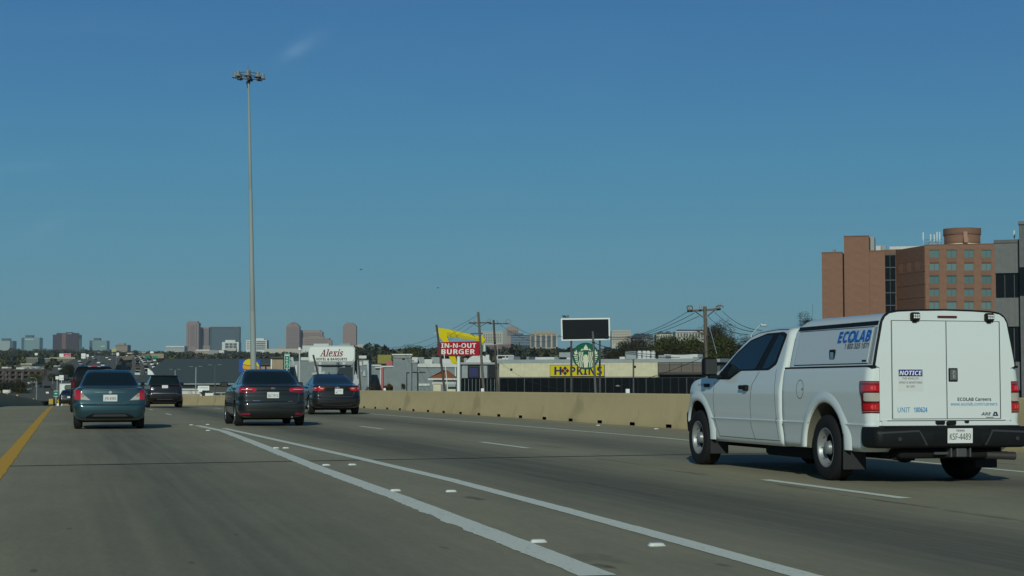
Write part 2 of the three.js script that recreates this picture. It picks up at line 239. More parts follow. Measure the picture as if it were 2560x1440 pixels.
/* ---------- roadside buildings, signs, poles ---------- */
/* A facade is an upright plane through two points given by their place in the picture and their distance; pieces of it are measured on that plane. */
function facade(name, label, category, x0, d0, x1, d1, { y = 900, base, group } = {}) {
  const a = at(x0, y, d0), b = at(x1, y, d1); const turn = Math.atan2(-(b.z - a.z), b.x - a.x), yb = base ?? land(a.x, a.z) - .5;
  const g = thing(name, label, category, V(a.x, yb, a.z), turn, group), u = V(Math.cos(turn), 0, -Math.sin(turn)), nrm = V(Math.sin(turn), 0, Math.cos(turn));
  const f = { g, w: Math.hypot(b.x - a.x, b.z - a.z), yb,
    uv(px, py, z = 0) { const r = ray(px, py), o = V(a.x, 0, a.z).addScaledVector(nrm, z), k = (o.x * nrm.x + o.z * nrm.z) / (r.x * nrm.x + r.z * nrm.z), p = r.multiplyScalar(k).add(V(0, EYE, 0)); return [(p.x - a.x) * u.x + (p.z - a.z) * u.z, p.y - yb]; },
    rect(px0, py0, px1, py1, z, depth) { const [u0, v1] = f.uv(px0, py0, z), [u1, v0] = f.uv(px1, py1, z); return box(Math.abs(u1 - u0), Math.abs(v1 - v0), depth, (u0 + u1) / 2, (v0 + v1) / 2, z - depth / 2); }, // front face at z
    box(nm, px0, py0, px1, py1, z, depth, mat, parent = g, lab) { return part(nm, metres(f.rect(px0, py0, px1, py1, z, depth)), mat, parent, lab); },
    hull(nm, px0, py0, px1, z, depth, mat, parent = g) { const [u0, v1] = f.uv(px0, py0, z), [u1] = f.uv(px1, py0, z); return part(nm, metres(box(u1 - u0, v1, depth, (u0 + u1) / 2, v1 / 2, z - depth / 2)), mat, parent); }, // down to the ground
    text(str, font, px0, py0, px1, py1, z, mat, parent = g, o = {}) { const [u0, v1] = f.uv(px0, py0, z), [u1, v0] = f.uv(px1, py1, z); const q = letters(str, font, v1 - v0, { width: u1 - u0 - (o.shear || 0) * (v1 - v0), depth: .05, ...o }); q.translate(u0, v0, z); return part('lettering', q, mat, parent); } };
  return f;
}
const M = {
  white: worn(.72, .73, .69), cream: worn(.78, .72, .49), grey: worn(.26, .30, .31), greyL: worn(.38, .42, .42), greyD: worn(.12, .13, .13), steel: std(.42, .45, .46, .5, .3), dark: std(.025, .027, .03, .5),
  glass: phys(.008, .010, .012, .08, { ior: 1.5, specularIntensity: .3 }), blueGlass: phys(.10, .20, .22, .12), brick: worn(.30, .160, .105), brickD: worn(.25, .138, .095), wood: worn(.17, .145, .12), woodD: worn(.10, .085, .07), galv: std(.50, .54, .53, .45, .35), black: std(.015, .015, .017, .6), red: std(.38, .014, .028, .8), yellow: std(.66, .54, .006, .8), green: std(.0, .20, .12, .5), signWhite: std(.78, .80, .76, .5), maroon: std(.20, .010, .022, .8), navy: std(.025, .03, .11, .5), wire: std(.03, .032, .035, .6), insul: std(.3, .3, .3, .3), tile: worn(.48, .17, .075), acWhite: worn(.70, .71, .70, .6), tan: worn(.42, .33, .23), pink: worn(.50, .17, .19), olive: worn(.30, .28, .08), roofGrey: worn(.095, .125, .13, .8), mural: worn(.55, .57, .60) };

{ // furniture-store building: cream fascia over dark glass
  const f = facade('store_building', 'long low store building with cream fascia, yellow sign and dark glass front', 'store', 1248, 300, 1764, 285, { y: 940 });
  const { g } = f; f.hull('wall', 1240, 906, 1800, -1.2, 45, M.greyD);
  f.box('roof_edge', 1240, 899.5, 1800, 905, .15, 30, M.greyL);
  f.box('fascia', 1248, 905.2, 1644, 941.5, .1, 1.2, M.cream); f.box('fascia_foot', 1248, 941.6, 1644, 944, -.1, 1, M.greyL);
  f.box('panel_frame', 1644.3, 904, 1766, 936, 0, 1.1, std(.08, .07, .06));
  for (let i = 0; i < 4; i++) { f.box('panel', 1646 + i * 29.2, 912, 1673 + i * 29.2, 931, .08, .3, worn(.19, .165, .14)); f.box('panel_rail', 1646 + i * 29.2, 907.5, 1673 + i * 29.2, 911, .12, .3, worn(.24, .225, .2)); }
  for (let i = 0; i < 26; i++) { const x = 1250 + i * 20.3; f.box('window_pane', x, 944.5, x + 19.2, 1010, -.35, .05, M.glass); f.box('mullion', x - .9, 944.4, x + .7, 1010, -.18, .22, i % 5 === 3 ? M.greyD : M.dark); }
  const [sx0, sy1] = f.uv(1377, 913), [sx1, sy0] = f.uv(1512, 940.5); const sg = part('sign_panel', box(sx1 - sx0, sy1 - sy0, .2, (sx0 + sx1) / 2, (sy0 + sy1) / 2, .2), M.yellow, g);
  { const w = sx1 - sx0, h = sy1 - sy0, cx = (sx0 + sx1) / 2, cy = (sy0 + sy1) / 2, e = .06; part('sign_border', [box(w + .1, e, .24, cx, sy1, .2), box(w + .1, e, .24, cx, sy0, .2), box(e, h, .24, sx0, cy, .2), box(e, h, .24, sx1, cy, .2)], M.navy, sg); }
  f.text('H', 'bold', 1386, 917, 1404, 937, .31, M.navy, sg); f.text('PKINS', 'bold', 1425.5, 917, 1505, 937, .31, M.navy, sg);
  const [qx, qy] = f.uv(1414.5, 927); const q = .36, dm = (x, y, m) => part('diamond', plate([[-q, 0], [0, -q], [q, 0], [0, q]], .05).translate(qx + x, qy + y, .31), m, sg); dm(0, .43, M.navy); dm(0, -.43, M.navy); dm(-.43, 0, M.maroon); dm(.43, 0, M.maroon);
  part('wall_vent', box(.4, .4, .1, ...[f.uv(1279, 924)[0], f.uv(1279, 924)[1], .12]), M.black, g); part('wall_vent', box(.35, .4, .1, ...[f.uv(1588, 917)[0], f.uv(1588, 917)[1], .12]), M.black, g);
  for (const [a, b, c, e, z, m] of [[1338, 893, 1392, 903, -12, M.acWhite], [1386, 892, 1396, 905, -8, M.grey], [1398, 881, 1428, 905, -9, M.greyL], [1400, 893, 1414, 905, -8.6, M.black], [1417, 894, 1431, 904, -7, M.acWhite], [1316, 892, 1322, 901, -14, M.grey], [1520, 902, 1545, 906, -10, M.greyL], [1549, 892, 1562, 902, -9, M.acWhite], [1563, 878, 1590, 904, -14, M.grey], [1660, 886, 1744, 897, -16, M.acWhite], [1646, 888, 1664, 902, -12, M.greyL], [1732, 893, 1748, 903, -9, M.grey], [1270, 891, 1284, 903, -10, M.galv], [1690, 897, 1760, 902, -10, M.greyL]]) f.box('rooftop_unit', a, b, c, e, z, 3, m);
  for (const x of [1599, 1611, 1621, 1633]) { const [u, v] = f.uv(x, 899, -10); part('roof_fan', [cyl(.42, .34, 1.0, 12, u, v + .7, -10), cyl(.30, .42, .35, 12, u, v + 1.35, -10), cyl(.5, .5, .35, 12, u, v + .1, -10)], M.acWhite, g); }
}
{ // glass-fronted building with a curved white roof
  const f = facade('glass_building', 'small building with white arched roof and dark mullioned glass front', 'building', 1152, 330, 1246, 330, { y: 940 });
  f.hull('wall', 1150, 909, 1250, -.6, 18, M.greyD); f.box('parapet', 1150, 906, 1250, 911, .1, 1, M.greyL);
  for (const [a, b] of [[1155, 1169], [1200, 1218]]) f.box('wall_panel', a, 914, b, 945, 0, .6, M.greyL);
  f.box('sign_board', 1169.5, 916, 1199.5, 945.5, .15, .4, M.black); f.box('screen', 1173, 919.5, 1195, 942, .2, .1, M.navy); f.box('dark_panel', 1220, 912, 1247, 945, -.1, .4, M.black);
  for (let i = 0; i < 10; i++) { f.box('window_pane', 1153 + i * 9.3, 947, 1161.4 + i * 9.3, 1012, -.2, .05, M.glass); f.box('mullion', 1161.5 + i * 9.3, 947, 1162.4 + i * 9.3, 1012, -.1, .15, M.grey); }
  const [u, v] = f.uv(1196, 909, -3), s = new THREE.Shape(); s.absarc(0, -1.2, 2.9, .35, Math.PI - .35); part('arched_roof', new THREE.ExtrudeGeometry(s, { depth: 8, bevelEnabled: false, curveSegments: 20 }).translate(u, v, -11), M.white, f.g);
  f.box('rooftop_unit', 1160, 895, 1168, 907, -5, 2, M.greyL); f.box('rooftop_unit', 1214, 887, 1223, 900, -9, 2, M.acWhite);
  { const [a, b] = f.uv(1243, 889, -8), [c, e] = f.uv(1284, 907, -8), fr = .18; part('roof_frame', [box(c - a, fr, .2, (a + c) / 2, b, -8), box(c - a, fr, .2, (a + c) / 2, (b + e) / 2, -8), box(fr, b - e, .2, a, (b + e) / 2, -8), box(fr, b - e, .2, c, (b + e) / 2, -8), box(fr, b - e, .2, (a + c) / 2, (b + e) / 2, -8), box((c - a) * .4, (b - e) * .6, 1.5, (a + c) / 2, e + (b - e) * .4, -9)], M.acWhite, f.g); }
}
{ // grey inn with a tower
  const f = facade('inn_building', 'grey flat-roofed inn with white parapets and a taller corniced tower', 'inn', 917, 285, 1142, 286, { y: 940 });
  const { g } = f; f.hull('wall', 921, 914, 985, 0, 18, M.grey); f.hull('tower', 983, 894, 1029, 1.6, 6, M.grey); f.hull('tower_wing', 1028.5, 906, 1043, .9, 8, M.grey); f.hull('wall', 1043, 918, 1141, .2, 18, M.grey);
  const [a, b] = f.uv(980, 885, 1.6), [c, e] = f.uv(1031, 895, 1.6); for (let i = 0; i < 3; i++) part('tower_cornice', box(c - a - .5 + i * .25, (b - e) / 3, 6.6 + i * .3, (a + c) / 2, e + (b - e) * (i + .5) / 3, -1.5 + .2 * i), M.white, g);
  f.box('parapet', 919, 911.5, 953, 915, .2, 1, M.white); f.box('parapet', 953, 914.5, 984, 918, .25, 1, M.white); f.box('parapet', 1026, 903.5, 1044, 906.5, 1.1, 2, M.white); f.box('parapet', 1042, 909, 1142, 918, .5, 1, M.white); f.box('parapet', 938, 917, 954, 920.5, .6, .6, M.white);
  f.box('pilaster', 952.4, 918, 957.6, 1000, .5, .6, M.pink); f.box('pilaster', 950, 916, 952.3, 1000, .45, .5, M.white); f.box('pilaster', 918.5, 914, 922, 1000, .4, 1, M.white); f.box('pilaster', 1137.4, 914, 1140, 1000, .4, .4, M.white);
  f.box('tower_vent', 1005.5, 896, 1012, 899.5, 1.68, .1, M.black); f.box('awning', 957.8, 964, 982, 968, .9, .9, std(.12, .02, .025)); f.box('window_band', 1047, 959, 1074, 964.5, .4, .2, M.white); f.box('doorway', 958, 968.2, 982, 1000, .05, .05, M.black);
  for (const [p, q, r, s, z, m] of [[944, 887, 978, 909, -9, M.olive], [966, 902, 981, 914, -4, M.pink], [1043, 893, 1060, 909, -9, M.greyL], [1061, 898, 1081, 911, -5, M.acWhite], [1079, 893, 1099, 911, -8, M.greyL], [1106, 897, 1134, 911, -4, M.acWhite], [1030, 893, 1044, 905, -7, M.acWhite]]) f.box('rooftop_unit', p, q, r, s, z, 2.5, m);
}
{ // dark hotel wing with a painted white mural, behind the hotel sign
  const f = facade('hotel_building', 'grey hotel wing with white painted mural patches behind the white hotel sign', 'hotel', 715, 270, 924, 270.5, { y: 940 });
  const { g } = f; f.hull('wall', 752, 903, 886, 0, 15, M.grey); f.box('parapet', 752, 893, 772, 901, .2, 1, M.white); f.box('ledge', 796, 911.5, 876, 914.5, .5, .6, M.greyD); f.box('ledge', 786, 906, 882, 912, .2, .4, M.greyL);
  f.hull('wing_wall', 893, 900, 922, .8, 10, M.grey); f.hull('stair_wall', 725, 903, 752, -2, 9, M.greyL); f.box('downpipe', 735, 913, 743, 1000, -1.6, .5, M.white); f.box('parapet', 895, 889, 916, 896, .9, 1, M.white); f.box('parapet', 897, 904, 905, 914, 1, .4, M.white); f.box('parapet', 908, 902, 921, 912, 1, .4, M.white);
  const blob = (pts, z) => part('mural_patch', plate(pts.map(p => f.uv(...p, z)), .04).translate(0, 0, z), M.mural, g);
  blob([[884, 975], [882, 955], [886, 946], [885, 940], [888, 934], [889, 926], [890, 934], [893, 938], [893, 945], [897, 950], [898, 958], [895, 962], [896, 975]], 1.0); blob([[907, 940], [908, 930], [911, 925], [913, 928], [914, 940]], 1.0); blob([[902, 928], [903, 923], [905, 927], [905, 930]], 1.0); blob([[917, 912], [922, 908], [922, 975], [920, 975], [919, 930]], .95); blob([[726, 893], [733, 893], [734, 903], [737, 907], [735, 915], [731, 912], [730, 903], [726, 900]], -1.9); blob([[786, 914], [789, 916], [790, 926], [787, 929]], .1); blob([[779, 933], [800, 927], [806, 930], [812, 927], [812, 935], [780, 937]], .1);
  f.box('garage_door', 887, 959, 896, 998, .9, .1, std(.14, .11, .10)); 
}
{ // dark rounded sign board seen from behind, right of the sedan roof
  const f = facade('dark_sign', 'dark board with one rounded upper corner behind the black sedan roof', 'sign board', 843, 215, 884, 215, { y: 940 }); const p = (x, y) => f.uv(x, y);
  part('board', plate([p(843, 985), p(843, 934), p(846, 926), p(852, 920), p(858, 918), p(882, 918), p(882.5, 985)], .3), std(.02, .035, .045, .5), f.g); part('post', [box(.2, 6, .2, .5, 2, -.2), box(.2, 6, .2, 1.5, 2, -.2)], M.dark, f.g);
}
{ // white rooftop hotel sign
  const f = facade('hotel_sign', 'white rounded hotel sign with red slanted name over small black capitals', 'sign', 772, 227, 886, 227.5, { y: 885 });
  const [a, b] = f.uv(773, 867.5), [c, e] = f.uv(885.5, 903.5), w = c - a, h = b - e, g = f.g;
  part('sign_panel', plate(round([[a, e], [c, e], [c, b], [a, b]], .55, 6), .12).translate(0, 0, -.12), M.signWhite, g);
  { const s = new THREE.Shape(), r = .3, x0 = a - .1, x1 = c + .1, y0 = e - .1, y1 = b + .1; s.moveTo(x0 + r, y0); s.lineTo(x1 - r, y0); s.absarc(x1 - r, y0 + r, r, -Math.PI / 2, 0); s.absarc(x1 - r, y1 - r, r, 0, Math.PI / 2); s.absarc(x0 + r, y1 - r, r, Math.PI / 2, Math.PI); s.absarc(x0 + r, y0 + r, r, Math.PI, 1.5 * Math.PI); part('sign_case', new THREE.ExtrudeGeometry(s, { depth: .4, bevelEnabled: false }).translate(0, 0, -.52), M.steel, g); }
  f.text('Alexis', 'serif', 800, 874, 860, 891, .0, M.maroon, g, { shear: .28, depth: .05 }); f.text('HOTEL & BANQUETS', 'bold', 791, 894.5, 867.5, 901, .0, M.black, g, { depth: .05 });
  part('post', [box(.35, e, .35, w * .25, e / 2, -.3), box(.35, e, .35, w * .78, e / 2, -.3)], M.steel, g); part('walkway', box(w * .7, .12, .6, w * .5, e - .5, -.1), M.dark, g);
}
{ // burger restaurant sign: red board, yellow bent arrow, thick white pole
  const f = facade('burger_sign', 'red board with white capitals under a bent yellow arrow on a pole', 'sign', 1092, 210, 1200, 209.6, { y: 885 }), g = f.g, z = (x, y) => [880 + x / 5.333, 760 + y / 5.333], p = (x, y) => f.uv(...z(x, y));
  part('arrow', plate([p(1150, 320), p(1265, 336), p(1700, 436), p(1738, 424), p(1775, 478), p(1728, 536), p(1694, 490), p(1262, 430), p(1290, 500), p(1372, 695), p(1396, 790), p(1332, 785), p(1290, 695), p(1215, 500), p(1160, 430)], .5, .03).translate(0, 0, -.62), M.yellow, g);
  part('arrow_fold', plate([p(1262, 372), p(1690, 462), p(1694, 478), p(1262, 424)], .04).translate(0, 0, -.08), std(.50, .40, .01, .5), g);
  const A = p(1203, 510), B = p(1692, 498), C = p(1694, 688), D = p(1186, 690); const bd = part('board', plate([A, B, C, D].reverse(), .55, .02).translate(0, 0, -.5), M.red, g); part('board_end', plate([p(1135, 512), A, D, p(1130, 692)].reverse(), .3).translate(0, 0, -.4), std(.20, .02, .03), g);
  f.text('IN-N-OUT', 'bold', ...z(1190, 524), ...z(1655, 584), .08, M.signWhite, bd); f.text('BURGER', 'bold', ...z(1192, 604), ...z(1640, 668), .08, M.signWhite, bd);
  const [u, v] = p(1416, 715); part('pole', [cyl(.21, .23, v + .5, 20, u + .02, (v + .5) / 2 - .3, -.3), cyl(.1, .21, .5, 20, u + .02, v + .3, -.3)], M.signWhite, g);
}
{ // drive-through pavilion with an orange tiled hip roof
  const f = facade('tiled_pavilion', 'small cream building with orange tiled hip roof behind the burger sign', 'building', 1070, 236, 1140, 236, { y: 950 }), g = f.g, [a, b] = f.uv(1069, 946), [c] = f.uv(1142, 946), [, t] = f.uv(1118, 925);
  f.hull('wall', 1083, 950, 1139, 0, 6, M.cream); f.box('eaves', 1070, 945.5, 1142, 950, .8, 8, M.white); for (let i = 0; i < 3; i++) f.box('cornice', 1082 - i, 952 + i * 3.2, 1140, 954.4 + i * 3.2, .25 - i * .05, .4, M.white);
  const w = c - a, dp = 8, x = a, zz = .8, q = [[x, b, zz], [x + w, b, zz], [x + w, b, zz - dp], [x, b, zz - dp], [x + w * .52, t, zz - dp * .4], [x + w * .66, t, zz - dp * .6]]; const tri = [[0, 1, 5], [0, 5, 4], [1, 2, 5], [2, 3, 4], [2, 4, 5], [3, 0, 4]], ps = []; tri.forEach(s => s.forEach(i => ps.push(...q[i]))); const rg = new THREE.BufferGeometry(); rg.setAttribute('position', new THREE.Float32BufferAttribute(ps, 3)); rg.computeVertexNormals(); part('roof', metres(rg), M.tile, g);
  f.box('window', 1102, 962, 1118, 1000, .06, .1, M.grey); f.box('awning', 1118, 960, 1139, 967, .8, .8, M.greyL);
}
{ // inn chain sign: blue board with a setting sun
  const f = facade('sun_sign', 'blue square board with a striped yellow and orange sun disc behind the light mast', 'sign', 597, 208, 651, 208, { y: 915 }), g = f.g; const bd = f.box('board', 597.5, 899, 651, 931, 0, .4, std(.012, .085, .36, .5));
  const [u, v] = f.uv(628, 918.5), [u2] = f.uv(607, 918.5), r = u - u2; const seg = (y0, y1, m) => { const s = [], n = 14, yy = []; for (let i = 0; i <= n; i++) yy.push(lerp(y0, y1, i / n)); yy.forEach(y => s.push([Math.sqrt(Math.max(0, 1 - y * y)) * r + (0), y * r])); yy.reverse().forEach(y => s.push([-Math.sqrt(Math.max(0, 1 - y * y)) * r, y * r])); const q = plate(s, .05); q.applyMatrix4(new THREE.Matrix4().makeShear(-.16, 0, 0, 0, 0, 0)); q.translate(u, v, .01); part('sun_stripe', q, m, bd); };
  seg(.22, 1, std(.72, .55, .02)); seg(-.3, .14, std(.72, .36, .04)); seg(-.72, -.38, std(.62, .14, .03)); seg(-.98, -.76, std(.5, .05, .05));
  part('post', box(.4, 8, .4, f.w / 2, 4, -.4), M.steel, g);
}
{ // brick tower and low block to the left of the mile marker
  const f = facade('brick_block', 'tan brick stair tower with flat dark coping beside the green mile marker', 'building', 652, 262, 712, 262, { y: 920 }), g = f.g; f.hull('wall', 680, 896, 708, 0, 6, M.tan); f.box('coping', 676, 892, 711, 896, .4, 7, std(.10, .085, .07)); f.hull('low_wall', 652, 913, 679, -.5, 7, M.tan); f.box('coping', 650, 909, 680, 913, 0, 7, std(.09, .08, .07)); f.box('downpipe', 677, 897, 679.6, 935, .1, .3, M.signWhite);
  const r = facade('pipe_finial', 'white post topped by a small lamp in front of the grey hotel wall', 'lamp post', 744, 205, 754, 205, { y: 880 }); const [, t] = r.uv(749, 872); part('pole', cyl(.1, .12, t, 10, .24, t / 2, 0), M.galv, r.g); part('lamp_head', cyl(.14, .2, .35, 10, .24, t, 0), M.signWhite, r.g);
}
{ // mile marker
  const f = facade('mile_marker', 'narrow green mile marker sign with white characters above the grey hatchback', 'road sign', 711, 124, 724, 124, { y: 900, base: -1.2 }), g = f.g; const bd = f.box('board', 711, 884.5, 724.2, 922, .02, .03, M.green); const e = .02, [a, b] = f.uv(711, 884.5), [c, q] = f.uv(724.2, 922);
  part('border', [box(c - a, e, .02, (a + c) / 2, b - .02, .025), box(c - a, e, .02, (a + c) / 2, q + .02, .025), box(e, b - q, .02, a + .02, (b + q) / 2, .025), box(e, b - q, .02, c - .02, (b + q) / 2, .025), box(c - a, e, .02, (a + c) / 2, f.uv(711, 912.4)[1], .025)], M.signWhite, bd);
  f.text('S', 'bold', 715.4, 892.8, 719.4, 897, .03, M.signWhite, bd, { depth: .01 }); f.text('W', 'bold', 714.6, 899.5, 720.4, 903.6, .03, M.signWhite, bd, { depth: .01 }); f.text('0', 'bold', 715.4, 906.2, 719.2, 910.3, .03, M.signWhite, bd, { depth: .01 }); f.text('7', 'bold', 716.2, 914.8, 719.6, 919.4, .03, M.signWhite, bd, { depth: .01 }); f.box('header_strip', 713, 887, 722.4, 889.4, .035, .01, M.signWhite, bd);
  part('post', box(.06, b, .05, f.w / 2, b / 2, -.02), M.galv, g);
}
{ // big blank screen on two posts, and the coffee sign hung between them
  const f = facade('billboard', 'blank dark billboard in a white frame standing on two dark posts', 'billboard', 1401, 250, 1526, 249.6, { y: 820 }), g = f.g, p = (x, y) => f.uv(x, y);
  const A = p(1402, 796), B = p(1524.5, 794.5), C = p(1525.5, 850), D = p(1403.5, 852); part('case', plate([D, C, B, A], .5).translate(0, 0, -.52), M.signWhite, g); const k = .2; part('screen', plate([[D[0] + k, D[1] + k], [C[0] - k, C[1] + k], [B[0] - k, B[1] - k], [A[0] + k, A[1] - k]], .04).translate(0, 0, -.01), phys(.010, .013, .015, .5, { specularIntensity: .12 }), g);
  for (const [x, w] of [[1428, .46], [1499.5, .46]]) { const [u, v] = p(x, 851); part('post', box(w / 1.6, v, .4, u, v / 2, -.5), std(.055, .06, .062, .6), g); }
  const s = facade('coffee_sign', 'round green coffee sign with a cream crown and wavy stripes between dark posts', 'sign', 1432, 247, 1497, 247, { y: 888 }), cz = [1464.5, 890], [u, v] = s.uv(...cz), r = s.uv(1497, 890)[0] - u; s.g.userData.group = undefined; delete s.g.userData.group;
  part('disc', new THREE.CylinderGeometry(r, r, .3, 48).rotateX(Math.PI / 2).translate(u, v, -.1), std(.003, .105, .062, .7), s.g); part('rim', new THREE.TorusGeometry(r, .06, 6, 48).translate(u, v, -.06), std(.02, .05, .04), s.g);
  const cream = std(.66, .66, .48, .5), z = .06, L = (pts) => part('emblem', plate(pts.map(([a, b]) => [u + a * r, v + b * r]), .03).translate(0, 0, z), cream, s.g);
  L([[-.42, .38], [-.3, .58], [-.2, .48], [-.13, .68], [0, .88], [.13, .68], [.2, .48], [.3, .58], [.42, .38], [.2, .46], [-.2, .46]]);
  const wave = (x, side) => { const a = [], b = []; for (let i = 0; i <= 14; i++) { const f = i / 14, y = lerp(.32, -.86, f), w = Math.sin(f * 9 + .6) * .05 * side + side * f * .08; const lim = Math.sqrt(Math.max(.05, .93 - y * y)); a.push([clamp(x + w, -lim, lim), y]); b.push([clamp(x + w + .075, -lim, lim), y]); } L([...a, ...b.reverse()]); };
  for (const x of [.16, .29, .42]) { wave(x, 1); wave(-x - .075, -1); } L([[-.11, .1], [.11, .1], [.2, -.3], [.14, -.88], [-.14, -.88], [-.2, -.3]]);
  for (const e of [-1, 1]) { L([[e * .62, .16], [e * .74, .5], [e * .8, .32], [e * .9, .34], [e * .84, .1]].map(q => q)); for (let i = 0; i < 5; i++) { const y = .02 - i * .15; L([[e * .6, y], [e * (.93 - i * .05), y + .07], [e * (.93 - i * .05), y - .01], [e * .6, y - .07]]); } }
}
/* hotel tower on the right */
{
  const Z = (x, y) => [2020 + x / 4.741, 540 + y / 4.741];
  const h = facade('brick_hotel', 'tall reddish-brown hotel with square blue windows above the white pickup', 'hotel', 2054, 409.5, 2492, 399.5, { y: 700 }), g = h.g;
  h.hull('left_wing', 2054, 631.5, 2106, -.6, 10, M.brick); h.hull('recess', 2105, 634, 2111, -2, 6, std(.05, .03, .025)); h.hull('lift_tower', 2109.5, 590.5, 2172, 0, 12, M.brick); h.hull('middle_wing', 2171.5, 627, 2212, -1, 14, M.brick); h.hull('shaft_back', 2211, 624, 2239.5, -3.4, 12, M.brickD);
  h.box('plant_room', 2173, 592, 2186, 626, -8, 6, M.greyL); h.box('rooftop_unit', 2190, 614.5, 2202, 626, -6, 3, M.acWhite); h.box('rooftop_unit', 2204, 613.5, 2215, 625, -6, 2, M.greyL); h.box('rooftop_unit', 2081, 624, 2088, 632, -8, 2, M.grey); h.box('roof_slab', 2224, 616.5, 2312, 622, -16, 4, M.white);
  const coping = (a, y, b, z) => h.box('coping', a, y - 1.2, b, y, z + .12, .6, M.brickD); coping(2053.5, 631.6, 2106, -.6); coping(2109, 590.6, 2172.5, 0); coping(2171.5, 627.2, 2212, -1);
  for (let i = 0; i < 6; i++) { const y = 637 + i * 31.6; h.box('stair_glass', 2213, y + 1, 2239, y + 31, -2.6, .1, M.glass); h.box('stair_beam', 2212, y - 1, 2240, y + 1, -2.4, .3, M.greyD); } h.box('stair_mullion', 2225.2, 637, 2226.6, 830, -2.45, .2, M.greyD);
  // the flank that recedes between the stair shaft and the window front
  const b0 = at(2241, 700, 413), b1 = at(2313, 700, 399), turn = Math.atan2(-(b1.z - b0.z), b1.x - b0.x), wl = Math.hypot(b1.x - b0.x, b1.z - b0.z), top = at(2313, 613, 399).y - h.yb;
  const fl = new THREE.Group(); fl.name = 'flank_wall'; g.add(fl); fl.position.copy(g.worldToLocal(V(b0.x, h.yb, b0.z))); fl.rotation.y = turn - g.rotation.y; { g.updateMatrixWorld(true); fl.position.copy(g.worldToLocal(V(b0.x, h.yb, b0.z))); }
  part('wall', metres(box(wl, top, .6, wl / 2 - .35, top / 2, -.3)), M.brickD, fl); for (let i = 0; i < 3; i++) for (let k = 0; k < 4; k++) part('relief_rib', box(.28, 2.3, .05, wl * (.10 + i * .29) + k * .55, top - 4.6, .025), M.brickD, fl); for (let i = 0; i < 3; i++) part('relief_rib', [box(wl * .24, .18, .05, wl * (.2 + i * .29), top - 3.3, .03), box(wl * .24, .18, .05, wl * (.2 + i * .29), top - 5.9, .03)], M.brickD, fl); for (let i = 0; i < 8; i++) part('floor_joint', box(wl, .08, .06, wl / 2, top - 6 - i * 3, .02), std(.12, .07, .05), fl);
  // window front: piers, spandrels and a recessed pane of two lights in every opening
  const fr = facade('x', 'x y z w', 'x', 2313, 399, 2490, 395.5, { y: 700, base: h.yb }); scene.remove(fr.g); used.delete('x');
  const wf = new THREE.Group(); wf.name = 'window_front'; g.add(wf); g.updateMatrixWorld(true); wf.position.copy(g.worldToLocal(fr.g.position.clone())); wf.rotation.y = fr.g.rotation.y - g.rotation.y;
  const W = fr.w, T = fr.uv(2313, 613)[1], hole = []; const wx = [[1440, 1556], [1645, 1763], [1852, 1968], [2056, 2172]], face = new THREE.Shape([[0, 0], [W, 0], [W, T], [0, T]].map(q => new THREE.Vector2(...q)));
  const paneMat = [phys(.12, .20, .20, .15, { specularIntensity: .5 }), phys(.145, .225, .225, .2, { specularIntensity: .5 }), phys(.10, .175, .18, .15, { specularIntensity: .5 })];
  for (let r = 0; r < 10; r++) for (let c = 0; c < 4; c++) { const [x0, y0] = Z(wx[c][0], 402 + r * 153.5), [x1, y1] = Z(wx[c][1], 495 + r * 153.5), [u0, v1] = fr.uv(x0, y0), [u1, v0] = fr.uv(x1, y1); if (v0 < 2) continue; const p = new THREE.Path([[u0, v0], [u1, v0], [u1, v1], [u0, v1]].map(q => new THREE.Vector2(...q))); face.holes.push(p); part('window', box(u1 - u0 + .2, v1 - v0 + .2, .05, (u0 + u1) / 2, (v0 + v1) / 2, -.3), paneMat[(r * 7 + c * 3) % 3], wf); if ((r * 5 + c) % 7) part('mullion', box(.09, v1 - v0, .1, (u0 + u1) / 2, (v0 + v1) / 2, -.25), M.greyD, wf); part('sill', box(u1 - u0, .1, .2, (u0 + u1) / 2, v0 + .05, -.12), M.brickD, wf); }
  part('front_wall', metres(new THREE.ExtrudeGeometry(face, { depth: .4, bevelEnabled: false }).translate(0, 0, -.4)), M.brick, wf); part('inner_wall', box(W, T - .05, 12, W / 2, (T - .05) / 2, -6.45), M.brickD, wf);
  for (let r = 0; r < 10; r++) for (let c = 0; c < 4; c++) { const [x0, y0] = Z(wx[c][0], 497 + r * 153.5), [x1, y1] = Z(wx[c][1], 554 + r * 153.5), [u0, v1] = fr.uv(x0, y0), [u1, v0] = fr.uv(x1, y1); if (v0 > 1) part('spandrel', box(u1 - u0, v1 - v0, .08, (u0 + u1) / 2, (v0 + v1) / 2, .02), M.brickD, wf); }
  const drumW = fr.uv(2456, 600)[0] - fr.uv(2361, 600)[0], du = fr.uv(2408, 600)[0], y0 = fr.uv(2408, 604)[1], y1 = fr.uv(2408, 582)[1], y2 = fr.uv(2408, 566)[1];
  part('drum', new THREE.CylinderGeometry(drumW * .52, drumW * .52, y1 - y0, 8).rotateY(.39).translate(du, (y0 + y1) / 2, -7), M.brick, wf); part('drum_cap', new THREE.CylinderGeometry(drumW * .545, drumW * .545, y2 - y1, 8).rotateY(.39).translate(du, (y1 + y2) / 2, -7), M.brickD, wf); part('drum_base', new THREE.CylinderGeometry(drumW * .5, drumW * .5, y0 - T + .6, 8).rotateY(.39).translate(du, (y0 + T - .6) / 2, -7), M.cream, wf);
  part('roof_ladder', [box(.9, 2.6, .3, du + .6, y1 - .8, -2.4), box(1, 1.2, .9, du + .7, y0 + .5, -2)], worn(.45, .27, .2), wf);
